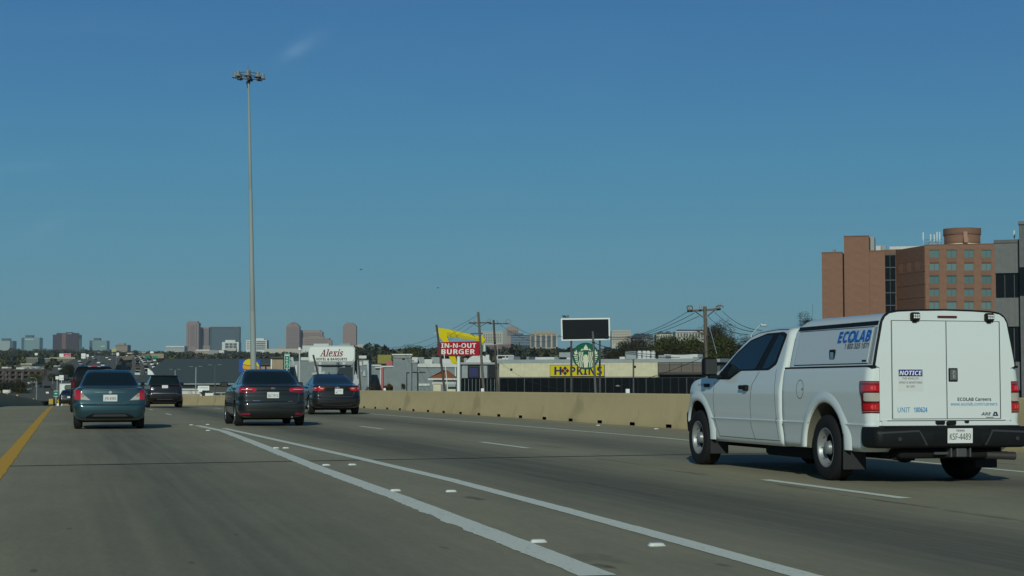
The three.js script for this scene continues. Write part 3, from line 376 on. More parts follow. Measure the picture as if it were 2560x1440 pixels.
  for (const [x, a, b] of [[1366, 185, 330], [1455, 205, 330], [1497, 210, 335], [1530, 180, 335], [1562, 180, 335]]) { const q = Z(x, a), e = Z(x, b), u = fr.uv(q[0], q[1])[0], v1 = fr.uv(...q)[1], v0 = fr.uv(...e)[1]; part('antenna', [box(.28, (v1 - v0) * .68, .2, u, v1 - (v1 - v0) * .34, -2), cyl(.05, .05, v1 - v0 + .6, 6, u, (v0 + v1) / 2 - .4, -2.1)], M.acWhite, wf); }
  { const a = fr.uv(...Z(1380, 345))[0], b = fr.uv(...Z(1590, 345))[0]; part('antenna_frame', [box(b - a, .08, .1, (a + b) / 2, T + .7, -2.1), box(b - a, .08, .1, (a + b) / 2, T + 1.4, -2.1), bar(V(a + .5, T, -2.1), V(a + 2, T + 1.5, -2.1), .06), bar(V(b - .5, T, -2.1), V(b - 2, T + 1.5, -2.1), .06)], M.greyD, wf); }
  part('coping', box(W + .1, .15, .6, W / 2, T + .08, -.2), M.brickD, wf);
}
{ // grey office block at the right edge
  const f = facade('office_block', 'grey concrete office block with dark window bands at the right picture edge', 'office building', 2487, 300, 2600, 297.6, { y: 700 }), g = f.g;
  f.hull('core', 2489, 612, 2640, -.7, 25, M.greyD);
  const cb = [[603, 680], [745, 815], [905, 975]]; cb.forEach(([a, b], i) => { f.box('concrete_band', 2486, a, 2640, b, 0, 1.2, worn(.20, .205, .20)); for (let k = 0; k < 5; k++) f.box('joint', 2503 + k * 17, a + (i ? 2 : 24), 2503.8 + k * 17, b - 1, .03, .05, std(.1, .1, .1)); });
  for (let i = 0; i < 3; i++) for (let k = 0; k < 4; k++) f.box('window_pane', 2489 + k * 24, [681, 816, 976][i], 2511.6 + k * 24, [744, 904, 1060][i], -.45, .1, M.glass);
  f.box('parapet', 2484, 600, 2640, 604, .2, 2, worn(.16, .165, .16)); f.hull('stair_tower', 2547, 556, 2650, 1.4, 8, worn(.16, .165, .165)); f.box('tower_coping', 2545, 553, 2650, 558, 1.7, 8.6, worn(.19, .2, .19)); f.box('tower_glass', 2549, 668, 2650, 738, 1.46, .1, M.glass);
  const [u, v] = f.uv(2536, 598, -6); part('antenna', [box(.25, 1.3, .2, u, v + .9, -6), cyl(.05, .05, 2, 6, u, v, -6)], M.acWhite, g);
}
/* high light mast */
{
  const MD = 222, b = at(634, 1000, MD), tp = at(621.5, 205, MD); b.y = land(b.x, b.z); const tpos = tp.clone(), k = (b.y - tp.y) / (at(634, 930, 200).y - tp.y); const foot = tp.clone().lerp(at(634, 930, 200), k); foot.y = b.y;
  const o = thing('light_mast', 'very tall tapered grey light mast with a ring of floodlights on top', 'light mast', foot); const L = tpos.clone().sub(foot), at_ = f => L.clone().multiplyScalar(f);
  for (const [a, c, r0, r1] of [[0, .35, .40, .316], [.35, .68, .31, .222], [.68, 1, .216, .128]]) part('pole_section', bar(at_(a), at_(c), r0, 16, r1), worn(.34, .38, .36, .6), o);
  const top = at_(1), ring = new THREE.Group(); ring.name = 'lamp_ring'; ring.position.copy(top); ring.rotation.z = -.035; ring.scale.setScalar(1.11); o.add(ring);
  part('hoop', [new THREE.TorusGeometry(1.25, .07, 6, 32).rotateX(Math.PI / 2).translate(0, .55, 0), new THREE.TorusGeometry(1.1, .05, 6, 32).rotateX(Math.PI / 2).translate(0, .95, 0), cyl(.3, .3, .5, 12, 0, .7, 0), cyl(.16, .22, .5, 12, 0, 1.15, 0), cyl(.025, .025, .8, 5, -.12, 1.6, 0), ...[0, 1, 2, 3].map(i => bar(V(0, .6, 0), V(1.25 * Math.cos(i * 1.57), .55, 1.25 * Math.sin(i * 1.57)), .05))], std(.16, .19, .19, .5, .3), ring);
  for (let i = 0; i < 8; i++) { const a = i / 8 * 2 * Math.PI + .2, r = 1.6, x = r * Math.cos(a), z = r * Math.sin(a); part('floodlight', [new THREE.CylinderGeometry(.18, .36, .38, 12).translate(x, .62, z), cyl(.2, .2, .22, 10, x, .92, z)], std(.25, .28, .28, .5, .1), ring); part('lamp_glass', cyl(.33, .33, .03, 12, x, .42, z), M.dark, ring); }
  part('pulley_box', [box(.5, .35, .3, -.05, -.1, 0), box(.22, .5, .22, -.1, -.5, 0)], M.dark, o).position.copy(top);
}
/* utility poles and wires */
function pole(label, top, foot, d, r, mat, more) { // top and foot in picture pixels
  const a = at(...top, d), b = at(...foot, d), k = (land(a.x, a.z) - a.y) / (b.y - a.y), f = a.clone().lerp(b, k), o = thing('utility_pole', label, 'utility pole', f, -YAW); const inv = o.quaternion.clone().invert(), loc = (x, y, dd = d) => at(x, y, dd).sub(f).applyQuaternion(inv);
  part('pole', bar(V(0, 0, 0), loc(...top), r, 10, r * .78), mat, o); more?.(o, loc); return o;
}
const insulators = (o, loc, list) => list.forEach(([x, y]) => { const p = loc(x, y); part('insulator', [cyl(.05, .08, .22, 8, p.x, p.y + .1, p.z), cyl(.09, .09, .05, 8, p.x, p.y + .05, p.z), cyl(.03, .03, .12, 6, p.x, p.y + .25, p.z)], M.insul, o); });
pole('weathered timber utility pole with wide crossarm left of the pickup cab', [1762, 766], [1767, 905], 117, .155, M.wood, (o, loc) => {
  part('crossarm', (() => { const a = loc(1720, 777), b = loc(1804, 772), g = box(a.distanceTo(b), .15, .13); g.rotateZ(Math.atan2(b.y - a.y, b.x - a.x)); return g.translate((a.x + b.x) / 2, (a.y + b.y) / 2, .18); })(), M.wood, o);
  for (const [x, y, u, v] of [[1736, 778, 1757, 793], [1786, 776, 1768, 791]]) part('brace', bar(loc(x, y).add(V(0, 0, .15)), loc(u, v).add(V(0, 0, .12)), .035), M.woodD, o);
  insulators(o, loc, [[1721, 774], [1728, 774], [1751, 770], [1801, 769], [1795, 770]]);
  for (const pts of [[[1720, 774], [1716, 768], [1722, 765], [1730, 766], [1731, 774]], [[1788, 773], [1791, 766], [1800, 764], [1808, 766], [1806, 770]]]) part('jumper_wire', tube(pts.map(q => loc(...q).add(V(0, 0, .1))), .02, 16), M.wire, o);
  part('bracket', [bar(loc(1741, 827), loc(1775, 826), .06), bar(loc(1744, 828), loc(1763, 838), .04), bar(loc(1775, 828), loc(1768, 838), .04)], M.woodD, o);
  part('conduit', bar(loc(1762, 838).add(V(.1, 0, .16)), loc(1766, 905).add(V(.1, 0, .16)), .035), M.woodD, o);
});
pole('tall timber utility pole with two crossarms right of the burger sign', [1195.5, 780], [1210, 985], 186, .17, M.wood, (o, loc) => {
  for (const [x, y, u, v] of [[1173, 807, 1227, 806], [1176, 834, 1207, 833]]) { const a = loc(x, y), b = loc(u, v), g = box(a.distanceTo(b), .15, .13); g.rotateZ(Math.atan2(b.y - a.y, b.x - a.x)); part('crossarm', g.translate((a.x + b.x) / 2, (a.y + b.y) / 2, .2), M.wood, o); }
  for (const [x, y, u, v] of [[1180, 807, 1196, 817], [1219, 806, 1201, 816], [1178, 835, 1188, 842]]) part('brace', bar(loc(x, y), loc(u, v), .035), M.woodD, o);
  insulators(o, loc, [[1174, 804], [1186, 804], [1219, 803], [1225, 803]]); part('cutout', [bar(loc(1219, 800), loc(1222, 797), .05), bar(loc(1222, 797), loc(1228, 799), .05)], M.insul, o);
  part('transformer', [cyl(.2, .2, .75, 12).translate(...loc(1211, 870).toArray()), cyl(.06, .06, .3, 6).translate(...loc(1211, 860).toArray())], M.galv, o); part('bracket', bar(loc(1205, 862), loc(1241, 862), .05), M.steel, o);
});
pole('darker utility pole with short crossarm just right of the two-armed pole', [1234, 800], [1244, 985], 192, .15, M.woodD, (o, loc) => {
  const a = loc(1222, 809), b = loc(1272, 808), g = box(a.distanceTo(b), .14, .12); part('crossarm', g.translate((a.x + b.x) / 2, (a.y + b.y) / 2, .2), M.wood, o); insulators(o, loc, [[1225, 806], [1243, 805], [1264, 806]]); part('cutout', [bar(loc(1265, 801), loc(1269, 798), .05), bar(loc(1269, 798), loc(1276, 799), .05), bar(loc(1276, 799), loc(1277, 806), .04)], M.insul, o); part('ground_wire', bar(loc(1243.5, 812), loc(1245.5, 985), .03), M.galv, o);
});
pole('leaning dark timber pole standing before the left end of the burger sign', [1091, 812], [1113, 985], 198, .16, M.woodD, (o, loc) => { part('arm', bar(loc(1085, 834), loc(1100, 831), .06), M.galv, o); part('guy_guard', bar(loc(1110, 880).add(V(0, 0, .3)), loc(1121, 990).add(V(0, 0, .3)), .055), M.signWhite, o); });
pole('pale leaning pole standing in front of the blank billboard and coffee sign', [1482, 828], [1489, 985], 150, .125, worn(.15, .155, .14), (o, loc) => part('clamp', [bar(loc(1480, 855).add(V(0, 0, .1)), loc(1487, 857).add(V(0, 0, .1)), .07)], M.dark, o));
pole('short leaning dark pole in front of the white hotel sign', [783, 887], [795, 935], 152, .11, M.woodD);
pole('thin dark pole beside the mural at the right of the hotel sign', [895, 885], [902, 980], 205, .12, M.woodD);
const wires = 'thin utility wires strung between the roadside poles';
function wire(label, a, b, sag) { const A = at(...a), B = at(...b), pts = []; for (let i = 0; i <= 16; i++) { const t = i / 16; pts.push(A.clone().lerp(B, t).add(V(0, -sag * 4 * t * (1 - t), 0))); } const o = part('power_line', tube(pts, .019, 24, 4), M.wire, scene); tag(o, label, 'power line', wires); }
wire('upper wire from the two-armed pole down left past the burger arrow', [1195, 788, 186], [950, 868, 330], 1.2); wire('middle wire from the upper crossarm of the two-armed pole to the left', [1174, 806, 186], [985, 868, 330], 1.4); wire('lower wire from the two-armed pole to the left behind the burger arrow', [1188, 808, 186], [1030, 862, 300], 1.2);
wire('left outer wire from the wide crossarm down towards the billboard', [1721, 778, 117], [1500, 836, 190], .9); wire('left middle wire from the wide crossarm towards the billboard', [1735, 783, 117], [1500, 840, 190], .8); wire('left inner wire from the wide crossarm towards the billboard', [1748, 790, 117], [1500, 845, 190], .7);
wire('right outer wire from the wide crossarm down behind the pickup cab', [1806, 778, 117], [1905, 826, 100], .3); wire('right middle wire from the wide crossarm down behind the pickup cab', [1786, 780, 117], [1885, 829, 100], .3); wire('right inner wire from the wide crossarm down behind the pickup cab', [1770, 792, 117], [1870, 836, 100], .3);
wire('wire from the top of the pale leaning pole to the left across the billboard', [1482, 829, 150], [1395, 840, 185], .3); wire('wire from the pale leaning pole top to the right edge of the billboard', [1483, 829, 150], [1525, 843, 140], .1); wire('wire from the clamp of the pale pole down right over the store roof', [1484, 856, 150], [1700, 893, 112], .4); wire('second wire from the clamp of the pale pole down right over the store', [1484, 857, 150], [1660, 887, 118], .25);
wire('slack pale wire crossing in front of the trees behind the timber pole', [1571, 854, 160], [1870, 850, 95], 1.0); wire('wire from the darker pole crossarm to the right towards the billboard', [1272, 808, 192], [1402, 838, 240], .8); wire('second wire from the darker pole to the right towards the billboard', [1244, 806, 192], [1402, 840, 240], 1.4); wire('wire across the lower part of the store front to the timber pole', [1250, 905, 260], [1766, 890, 117], 3.2); wire('low double wire running from the timber pole to the pickup cab', [1768, 893, 117], [1840, 882, 100], .2);
{ const o = thing('guy_wire', 'pale guy wire slanting down from the wide crossarm pole', 'guy wire', V(0, 0, 0)); part('strand', bar(at(1766, 790, 117), at(1792, 884, 112), .022), M.galv, o); }
/* lamp posts */
function lampPost(label, x, y, foot, d, heads, mat = M.dark, r = .09) { const p = at(x, y, d), o = thing('lamp_post', label, 'lamp post', V(p.x, land(p.x, p.z), p.z), -YAW), h = p.y - o.position.y; part('pole', cyl(r * .7, r, h, 8, 0, h / 2, 0), mat, o); for (const [dx, w, hh, m, dy = 0] of heads) part('lamp_head', rbox(w, hh, .45, Math.min(.05, hh / 3), dx, h + dy, 0), m || mat, o); return o; }
lampPost('black parking lamp post with two flat heads before the grey inn tower', 1045, 931, 985, 225, [[-.45, .75, .14], [.55, .85, .14]]); lampPost('black parking lamp post with a single flat head before the grey inn', 1017, 932, 985, 228, [[.15, .4, .16]]);
lampPost('dark lamp post with a large pale shoebox head before the store front', 1583.5, 893, 985, 205, [[-.3, 1.25, .55, M.greyL]], std(.09, .095, .1, .5), .13);
const twin = [[-.7, .6, .08, M.grey, .1], [.7, .6, .08, M.grey, .12]];
lampPost('grey twin-headed lamp post left of the warehouse sign', 490, 918, 985, 260, twin, M.greyL, .11); lampPost('grey twin-headed lamp post over the right part of the warehouse roof', 538, 914, 985, 255, twin, M.greyD, .12); lampPost('grey twin-headed lamp post behind the black sport utility vehicle', 438, 925, 985, 300, twin, M.greyL, .1);
{ const d = 96, p = at(1878, 838, d), o = thing('street_light', 'street light with curved arm peeking over the pickup cab', 'street light', V(p.x, land(p.x, p.z), p.z), -YAW), L = (x, y) => at(x, y, d).sub(o.position).applyQuaternion(o.quaternion.clone().invert()); part('pole', bar(V(0, 0, 0), L(1878, 838), .09, 8, .06), M.galv, o); part('arm', tube([L(1878, 838), L(1888, 826), L(1900, 813)], .03), M.galv, o); part('lamp_head', rbox(.36, .12, .2, .05).translate(...L(1909, 813).toArray()), M.galv, o); part('photocell', cyl(.05, .05, .08, 8).translate(...L(1903, 811).toArray()), M.signWhite, o); }

/* ---------- warehouse, valley, skyline, woods ---------- */
{ // warehouse with a large grey roof
  const f = facade('warehouse', 'long warehouse with a huge sloping grey roof and white walls', 'warehouse', 372, 414, 645, 411, { y: 958 }), g = f.g;
  const [a, b] = f.uv(330, 958), [c] = f.uv(700, 956), top = f.uv(400, 897, -26)[1];
  const q = [[a, b, 1.2], [c, b, 1.2], [c + 2, top, -26], [a, top, -26], [a, b, -52], [c, b, -52]], tri = [[0, 1, 2], [0, 2, 3], [3, 2, 5], [3, 5, 4]], ps = []; tri.forEach(s => s.forEach(i => ps.push(...q[i]))); const rg = new THREE.BufferGeometry(); rg.setAttribute('position', new THREE.Float32BufferAttribute(ps, 3)); rg.computeVertexNormals(); part('roof', metres(rg), M.roofGrey, g);
  part('wall', metres(box(c - a, b - .2, 48, (a + c) / 2, (b - .2) / 2, -25)), M.white, g); f.box('gutter', 330, 958.6, 700, 961.2, 1.3, .3, M.greyL); f.box('gutter', 330, 962.2, 700, 963.4, .4, .3, M.greyL);
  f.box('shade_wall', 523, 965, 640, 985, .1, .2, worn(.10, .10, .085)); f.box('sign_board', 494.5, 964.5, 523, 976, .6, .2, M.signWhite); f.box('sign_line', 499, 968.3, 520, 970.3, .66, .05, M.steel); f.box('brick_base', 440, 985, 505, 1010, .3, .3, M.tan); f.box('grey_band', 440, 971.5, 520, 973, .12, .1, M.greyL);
  f.text('OPPOSITE CHURCH', 'bold', 428, 963.8, 489.5, 967.2, .06, M.dark, g); f.text('LS', 'sans', 472, 978, 480, 983, .06, M.dark, g);
  f.box('storage_box', 513, 983, 533, 1010, 2.2, 1.5, M.signWhite); f.box('canopy', 496, 976, 505, 980, 1.2, .8, M.signWhite); f.box('door_post', 504.5, 976, 508, 1010, .9, .5, M.dark);
  part('railing', [f.rect(532, 981, 574, 982.4, 3, .1), f.rect(532, 990, 574, 991.4, 3, .1), f.rect(552, 981, 553.4, 1000, 3, .1), f.rect(572, 981, 573.4, 1000, 3, .1)], M.steel, g);
  const s = new THREE.Shape(), p = (x, y) => f.uv(x, y); const w = [p(377, 937), p(377, 921), p(382, 924), p(388, 929), p(393, 937)]; part('white_gable', plate(w, .4).translate(0, 0, 2), M.signWhite, g);
}
/* skyline towers: an upright block with its storeys as bands of glass, roof pieces and side strips */
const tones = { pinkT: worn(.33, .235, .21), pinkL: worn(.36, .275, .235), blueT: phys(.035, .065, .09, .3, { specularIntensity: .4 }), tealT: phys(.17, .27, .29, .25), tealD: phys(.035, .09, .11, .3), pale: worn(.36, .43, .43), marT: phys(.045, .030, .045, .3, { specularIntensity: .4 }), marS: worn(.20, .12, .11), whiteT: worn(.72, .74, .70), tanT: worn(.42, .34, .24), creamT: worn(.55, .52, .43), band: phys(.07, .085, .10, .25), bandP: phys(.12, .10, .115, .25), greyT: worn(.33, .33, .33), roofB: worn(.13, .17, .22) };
function tower(label, x0, x1, y, d, mat, { bands = 0, bandMat = tones.band, y1 = y + 4, y2 = 876, inset = .06, thick = .5, cat = 'office tower', name = 'office_tower', cols = 0, extra = [], depth = 30, turn = 0 } = {}) {
  const f = facade(name, label, cat, x0, d, x1, d + turn, { y: 880, base: land(...(p => [p.x, p.z])(at(x0, 880, d))) - 15 }); f.hull('wall', x0, y, x1, 0, depth, mat);
  for (let i = 0; i < bands; i++) { const h = (y2 - y1) / bands, ya = y1 + i * h, ins = (x1 - x0) * inset; f.box('window_band', x0 + ins, ya, x1 - ins, ya + h * thick, .25, .3, bandMat); }
  for (let i = 0; i < cols; i++) { const w = (x1 - x0) / cols, c = x0 + (i + .5) * w; f.box('pier', c - w * .16, y1 - 1, c + w * .16, y2, .55, .5, mat); }
  for (const [nm, a, b, c, e, m, z = .6, dp = 3] of extra) f.box(nm, a, b, c, e, z, dp, m);
  return f;
}
const T_ = tones;
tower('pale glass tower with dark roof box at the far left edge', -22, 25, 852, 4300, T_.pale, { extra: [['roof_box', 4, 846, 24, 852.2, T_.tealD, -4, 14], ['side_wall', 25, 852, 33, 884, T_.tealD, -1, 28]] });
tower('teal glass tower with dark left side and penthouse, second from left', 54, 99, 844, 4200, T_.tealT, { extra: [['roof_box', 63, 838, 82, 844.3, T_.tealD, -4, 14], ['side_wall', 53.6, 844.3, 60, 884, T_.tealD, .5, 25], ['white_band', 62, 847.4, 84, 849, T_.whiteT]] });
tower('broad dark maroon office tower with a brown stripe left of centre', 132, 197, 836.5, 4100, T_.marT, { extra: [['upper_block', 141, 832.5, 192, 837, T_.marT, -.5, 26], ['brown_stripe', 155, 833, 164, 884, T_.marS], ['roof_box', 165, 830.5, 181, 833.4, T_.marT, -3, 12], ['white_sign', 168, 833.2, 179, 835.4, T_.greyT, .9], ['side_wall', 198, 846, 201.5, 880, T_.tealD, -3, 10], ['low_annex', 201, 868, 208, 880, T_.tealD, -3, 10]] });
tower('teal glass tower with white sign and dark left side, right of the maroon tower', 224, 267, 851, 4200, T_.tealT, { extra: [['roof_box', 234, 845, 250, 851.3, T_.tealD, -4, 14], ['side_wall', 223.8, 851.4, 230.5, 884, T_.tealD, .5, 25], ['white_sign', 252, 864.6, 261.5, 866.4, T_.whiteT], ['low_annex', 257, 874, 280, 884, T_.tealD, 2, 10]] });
tower('low dark building under the trees left of the maroon tower', 88, 124, 873, 3600, T_.tealD, { extra: [['roof_box', 102, 871, 113, 873.2, T_.tealD, -2, 10]], cat: 'building', name: 'office_building' });
tower('tan office block with rows of square windows left of the far freeway', 287.5, 318.5, 862, 3300, T_.tanT, { bands: 4, y1: 866, y2: 884, cols: 8, cat: 'office building', name: 'office_building', extra: [['roof_box', 294, 858, 311, 862.2, T_.pinkL, -3, 12], ['top_band', 289, 862.6, 317, 864.4, T_.band, .3, .4]] });
tower('low white office building with horizontal dark stripes left of the twin towers', 414, 461, 865, 3000, T_.whiteT, { bands: 7, y1: 868, y2: 888, inset: .0, thick: .48, cat: 'office building', name: 'office_building' });
{ const f = tower('tall pinkish tower with rounded shoulders, left one of the joined pair', 466, 497, 807, 4600, T_.pinkT, { bands: 0, extra: [['crown', 469, 803, 494, 807.3, T_.pinkT, -1, 24]] }); for (let i = 0; i < 17; i++) f.box('window_band', 476, 814 + i * 3.1, 487, 815.6 + i * 3.1, .3, .4, T_.bandP); f.box('edge_strip', 490, 810, 491.5, 872, .3, .3, T_.bandP); f.box('edge_strip', 471, 810, 472, 872, .3, .3, T_.bandP); }
tower('lower pinkish tower joined to the right of the tall pinkish tower', 497.5, 522, 818.6, 4650, T_.pinkT, { bands: 14, y1: 823, y2: 866, bandMat: T_.bandP, extra: [['podium', 470, 863.5, 533, 884, T_.pinkT, 8, 40], ['podium_glass', 483, 869, 497, 875, T_.bandP, 8.3, 1]] });
tower('wide dark blue glass slab tower behind the small white columned building', 525, 598, 817, 4400, T_.blueT, { bands: 22, y1: 822, y2: 876, inset: .06, thick: .32, bandMat: phys(.10, .15, .19, .3), extra: [['side_wall', 586, 817.5, 598, 876, phys(.03, .055, .075, .3), .7, 2], ['roof_edge', 525, 816, 598, 817.4, T_.greyT, .8, 20]] });
{ const f = tower('small white building with four tall columns in front of the blue tower', 555, 597, 855, 3200, T_.whiteT, { cat: 'building', name: 'office_building', extra: [['stepped_top', 563, 850, 588, 855.2, T_.whiteT, -2, 12], ['dome_roof', 562, 870, 590, 877, T_.creamT, 9, 8]] }); for (let i = 0; i < 3; i++) for (let k = 0; k < 2; k++) f.box('window', 563 + i * 10.2, 858 + k * 6.4, 571.6 + i * 10.2, 863.6 + k * 6.4, .2, .3, T_.band); }
{ const f = tower('white office building with dark window stripes right of the light mast', 615, 667, 850, 3400, T_.whiteT, { cat: 'office building', name: 'office_building', extra: [['roof_box', 640, 845.5, 660, 850.2, T_.whiteT, -3, 10]] }); for (let i = 0; i < 5; i++) { f.box('window_band', 641, 853 + i * 4.5, 664, 855.6 + i * 4.5, .3, .4, T_.band); for (let k = 0; k < 4; k++) f.box('window', 617.5 + k * 3.4, 853 + i * 4.5, 619.3 + k * 3.4, 855.4 + i * 4.5, .3, .4, T_.band); } }
{ const f = tower('pink round-topped tower standing left of the stepped pink blocks', 715, 748.5, 815, 4700, T_.pinkT, { bands: 16, y1: 819, y2: 871, bandMat: T_.bandP, thick: .42, extra: [['step', 718, 811, 745.5, 815.3, T_.pinkT, -.4, 26], ['step', 722, 808, 741.5, 811.3, T_.pinkT, -.8, 24], ['crown', 727, 805.5, 737, 808.3, T_.pinkT, -1.2, 22], ['round_window', 730, 807, 735, 810.6, T_.bandP, .2, 1]] }); }
tower('stepped pinkish office block behind the paler gabled block', 749, 806, 829, 4750, T_.pinkL, { bands: 8, y1: 833, y2: 866, bandMat: T_.bandP, thick: .45, extra: [['upper_step', 749, 825.5, 801, 829.3, T_.pinkL, -1, 26], ['dark_corner', 748.6, 834, 755, 872, T_.bandP, 1, 3]] });
{ const f = tower('paler pinkish block with gabled top and small square windows', 757, 823, 845, 4300, T_.pinkL, { bands: 5, y1: 848, y2: 869, bandMat: T_.bandP, thick: .45, cols: 16, extra: [['gable_step', 771, 841.5, 809, 845.2, T_.pinkL, .3, 20], ['gable_step', 781, 839.5, 800, 841.8, T_.pinkL, .2, 20], ['side_step', 823, 850, 829, 870, T_.pinkL, -2, 20]] }); }
tower('single slender pink tower with stepped rounded top', 857, 890.5, 814, 4800, T_.pinkT, { bands: 18, y1: 819, y2: 864, bandMat: worn(.34, .245, .23), thick: .4, inset: .1, extra: [['step', 860.5, 810, 887, 814.3, T_.pinkT, -.5, 24], ['crown', 865, 806.5, 882, 810.4, T_.pinkT, -1, 22]] });
tower('long white low building stretched below the pink towers', 756, 918, 864, 2700, T_.whiteT, { bands: 0, cat: 'building', name: 'long_building', extra: [['raised_part', 784, 859, 822, 864.4, T_.whiteT, -2, 10], ['raised_part', 848, 858.5, 876, 864.4, T_.pale, -2, 10], ['cream_wall', 660, 872, 760, 884, T_.creamT, -4, 12], ['brown_roof', 694, 868, 716, 872.2, T_.tanT, -6, 10], ['cream_part', 893, 861, 918, 876, T_.creamT, .5, 10]] });
tower('white low shed row between the striped building and the blue tower', 488, 560, 875, 2500, T_.greyT, { cat: 'building', name: 'long_building', extra: [['white_roof', 490, 874, 524, 877, T_.whiteT], ['brown_wall', 487, 878, 523, 884, T_.tanT], ['white_part', 548, 876, 560, 883, T_.whiteT]] });
{ const f = tower('cream-framed office block just right of the two-armed utility pole', 1205, 1257, 831, 3300, T_.creamT, { bands: 6, y1: 835, y2: 858, cols: 9, cat: 'office building', name: 'office_building', extra: [['roof_edge', 1203, 829, 1258, 831.5, T_.creamT, .8, 10], ['brick_base', 1196, 861, 1282, 874, T_.marS, 4, 20]] }); }
tower('tan tower with vertical stripes behind the dark blue striped office', 1266, 1297, 818, 3900, T_.pinkL, { cols: 7, bands: 5, y1: 826, y2: 840, thick: .9, extra: [['left_step', 1256, 826, 1267, 858, T_.greyT, -1, 20], ['roof_box', 1268, 815, 1288, 818.3, T_.pinkL, -2, 14]] });
tower('dark blue office with light horizontal stripes left of the columned block', 1277, 1327, 838, 3000, phys(.02, .04, .07, .25, { specularIntensity: .35 }), { bands: 6, y1: 841, y2: 865, inset: 0, thick: .4, bandMat: phys(.20, .27, .33, .35), cat: 'office building', name: 'office_building', extra: [['roof_box', 1286, 833.5, 1309, 838.3, phys(.04, .06, .09, .3), -3, 12]] });
{ const f = tower('brownish block with tall pale columns left of the blank billboard', 1325, 1394, 833, 2800, T_.tanT, { cat: 'office building', name: 'office_building', extra: [['roof_box', 1337, 828, 1384, 833.3, T_.tanT, -2, 14], ['top_band', 1325, 832, 1394, 836, T_.tanT, 1.2, 4]] }); for (let i = 0; i < 5; i++) { f.box('window_band', 1328 + i * 13.4, 839, 1337 + i * 13.4, 868, .3, .4, T_.band); f.box('column', 1336.6 + i * 13.4, 836, 1340 + i * 13.4, 870, 1.0, 1, T_.creamT); } }
{ const f = tower('cream office block with a fine grid of windows right of the billboard', 1529, 1577, 828, 2500, T_.creamT, { cat: 'office building', name: 'office_building', extra: [['roof_edge', 1529, 825.5, 1577, 828.4, T_.creamT, .8, 8]] }); for (let r = 0; r < 7; r++) f.box('window_band', 1531, 831 + r * 4.2, 1575, 832.9 + r * 4.2, .2, .3, T_.pinkL); for (let c = 0; c < 12; c++) f.box('pier', 1530.5 + c * 3.8, 830, 1532 + c * 3.8, 859, .5, .4, T_.creamT); }
const pitched = (f, x0, x1, ya, yb, mat, z = 1, dp = 20, hip = .25) => { const [a, b] = f.uv(x0, yb, z), [c] = f.uv(x1, yb, z), [, t] = f.uv(x0, ya, z), w = c - a, q = [[a, b, z], [c, b, z], [c, b, z - dp], [a, b, z - dp], [a + w * hip, t, z - dp / 2], [c - w * hip, t, z - dp / 2]], ps = []; [[0, 1, 5], [0, 5, 4], [1, 2, 5], [2, 3, 4], [2, 4, 5], [3, 0, 4]].forEach(s => s.forEach(i => ps.push(...q[i]))); const g = new THREE.BufferGeometry(); g.setAttribute('position', new THREE.Float32BufferAttribute(ps, 3)); g.computeVertexNormals(); part('roof', metres(g), mat, f.g); };
pitched(tower('building with a large dark blue hipped roof behind the trees', 1582, 1633, 843, 1900, T_.greyT, { cat: 'building', name: 'office_building' }), 1579, 1636, 833, 845, T_.roofB, 2, 30, .18);
{ const f = tower('cream building with blue peaked roofs and columns above the trees', 1641, 1684, 835, 1900, T_.creamT, { cat: 'building', name: 'office_building' }); pitched(f, 1643, 1664, 827, 834, T_.roofB, 1, 20, .4); pitched(f, 1660, 1683, 827, 834, T_.roofB, 1.4, 20, .4); for (let i = 0; i < 6; i++) f.box('column', 1650 + i * 6, 837, 1652.4 + i * 6, 862, .6, .6, T_.whiteT); for (let i = 0; i < 5; i++) f.box('window', 1652.6 + i * 6, 838, 1655.6 + i * 6, 862, .2, .3, T_.band); }
{ const f = tower('long cream building with blue roof left of the timber pole top', 1689, 1762, 828, 1700, T_.creamT, { cat: 'building', name: 'office_building' }); pitched(f, 1690, 1764, 823, 829, T_.roofB, 1, 20, .08); for (let i = 0; i < 9; i++) f.box('window', 1694 + i * 7.4, 833, 1697.6 + i * 7.4, 842, .2, .3, T_.band); f.box('roof_edge', 1688, 828.4, 1763, 830.5, 1.1, 1, T_.whiteT); }
/* left of the picture: parking deck, low roofs, boards, signs */
{ const f = facade('parking_deck', 'brown parking deck with rows of dark openings at the left edge', 'parking garage', -60, 610, 118, 640, { y: 940 }), tanB = worn(.20, .155, .125); f.hull('back_wall', -60, 924, 113, -2, 30, worn(.05, .045, .04)); for (let r = 0; r < 4; r++) f.box('parapet', -60, 923 + r * 10.8, 115, 929.5 + r * 10.8, 0, 1, tanB); for (let i = 0; i < 11; i++) f.box('pier', -56 + i * 16, 923, -52.5 + i * 16, 975, .12, 1, tanB); f.hull('end_wall', 110, 922, 117, .3, 28, worn(.13, .10, .085)); for (let i = 0; i < 7; i++) f.box('rooftop_unit', 60 + i * 7.5, 918.5 - (i % 3), 65 + i * 7.5, 923, -6, 4, i % 2 ? M.greyL : M.white); f.box('roof_edge', 40, 914.5, 112, 916.3, -14, 1, M.white); f.box('rooftop_unit', 19, 917, 29, 921, -9, 3, M.white); }
const lowRoof = (label, x0, x1, y, d, m, h = 6) => { const f = facade('low_building', label, 'building', x0, d, x1, d, { y: 900 }); f.hull('wall', x0, y + 1.5, x1, 0, 16, worn(.18, .17, .14)); f.box('roof_edge', x0 - .5, y, x1 + .5, y + 2, .4, 17, m); };
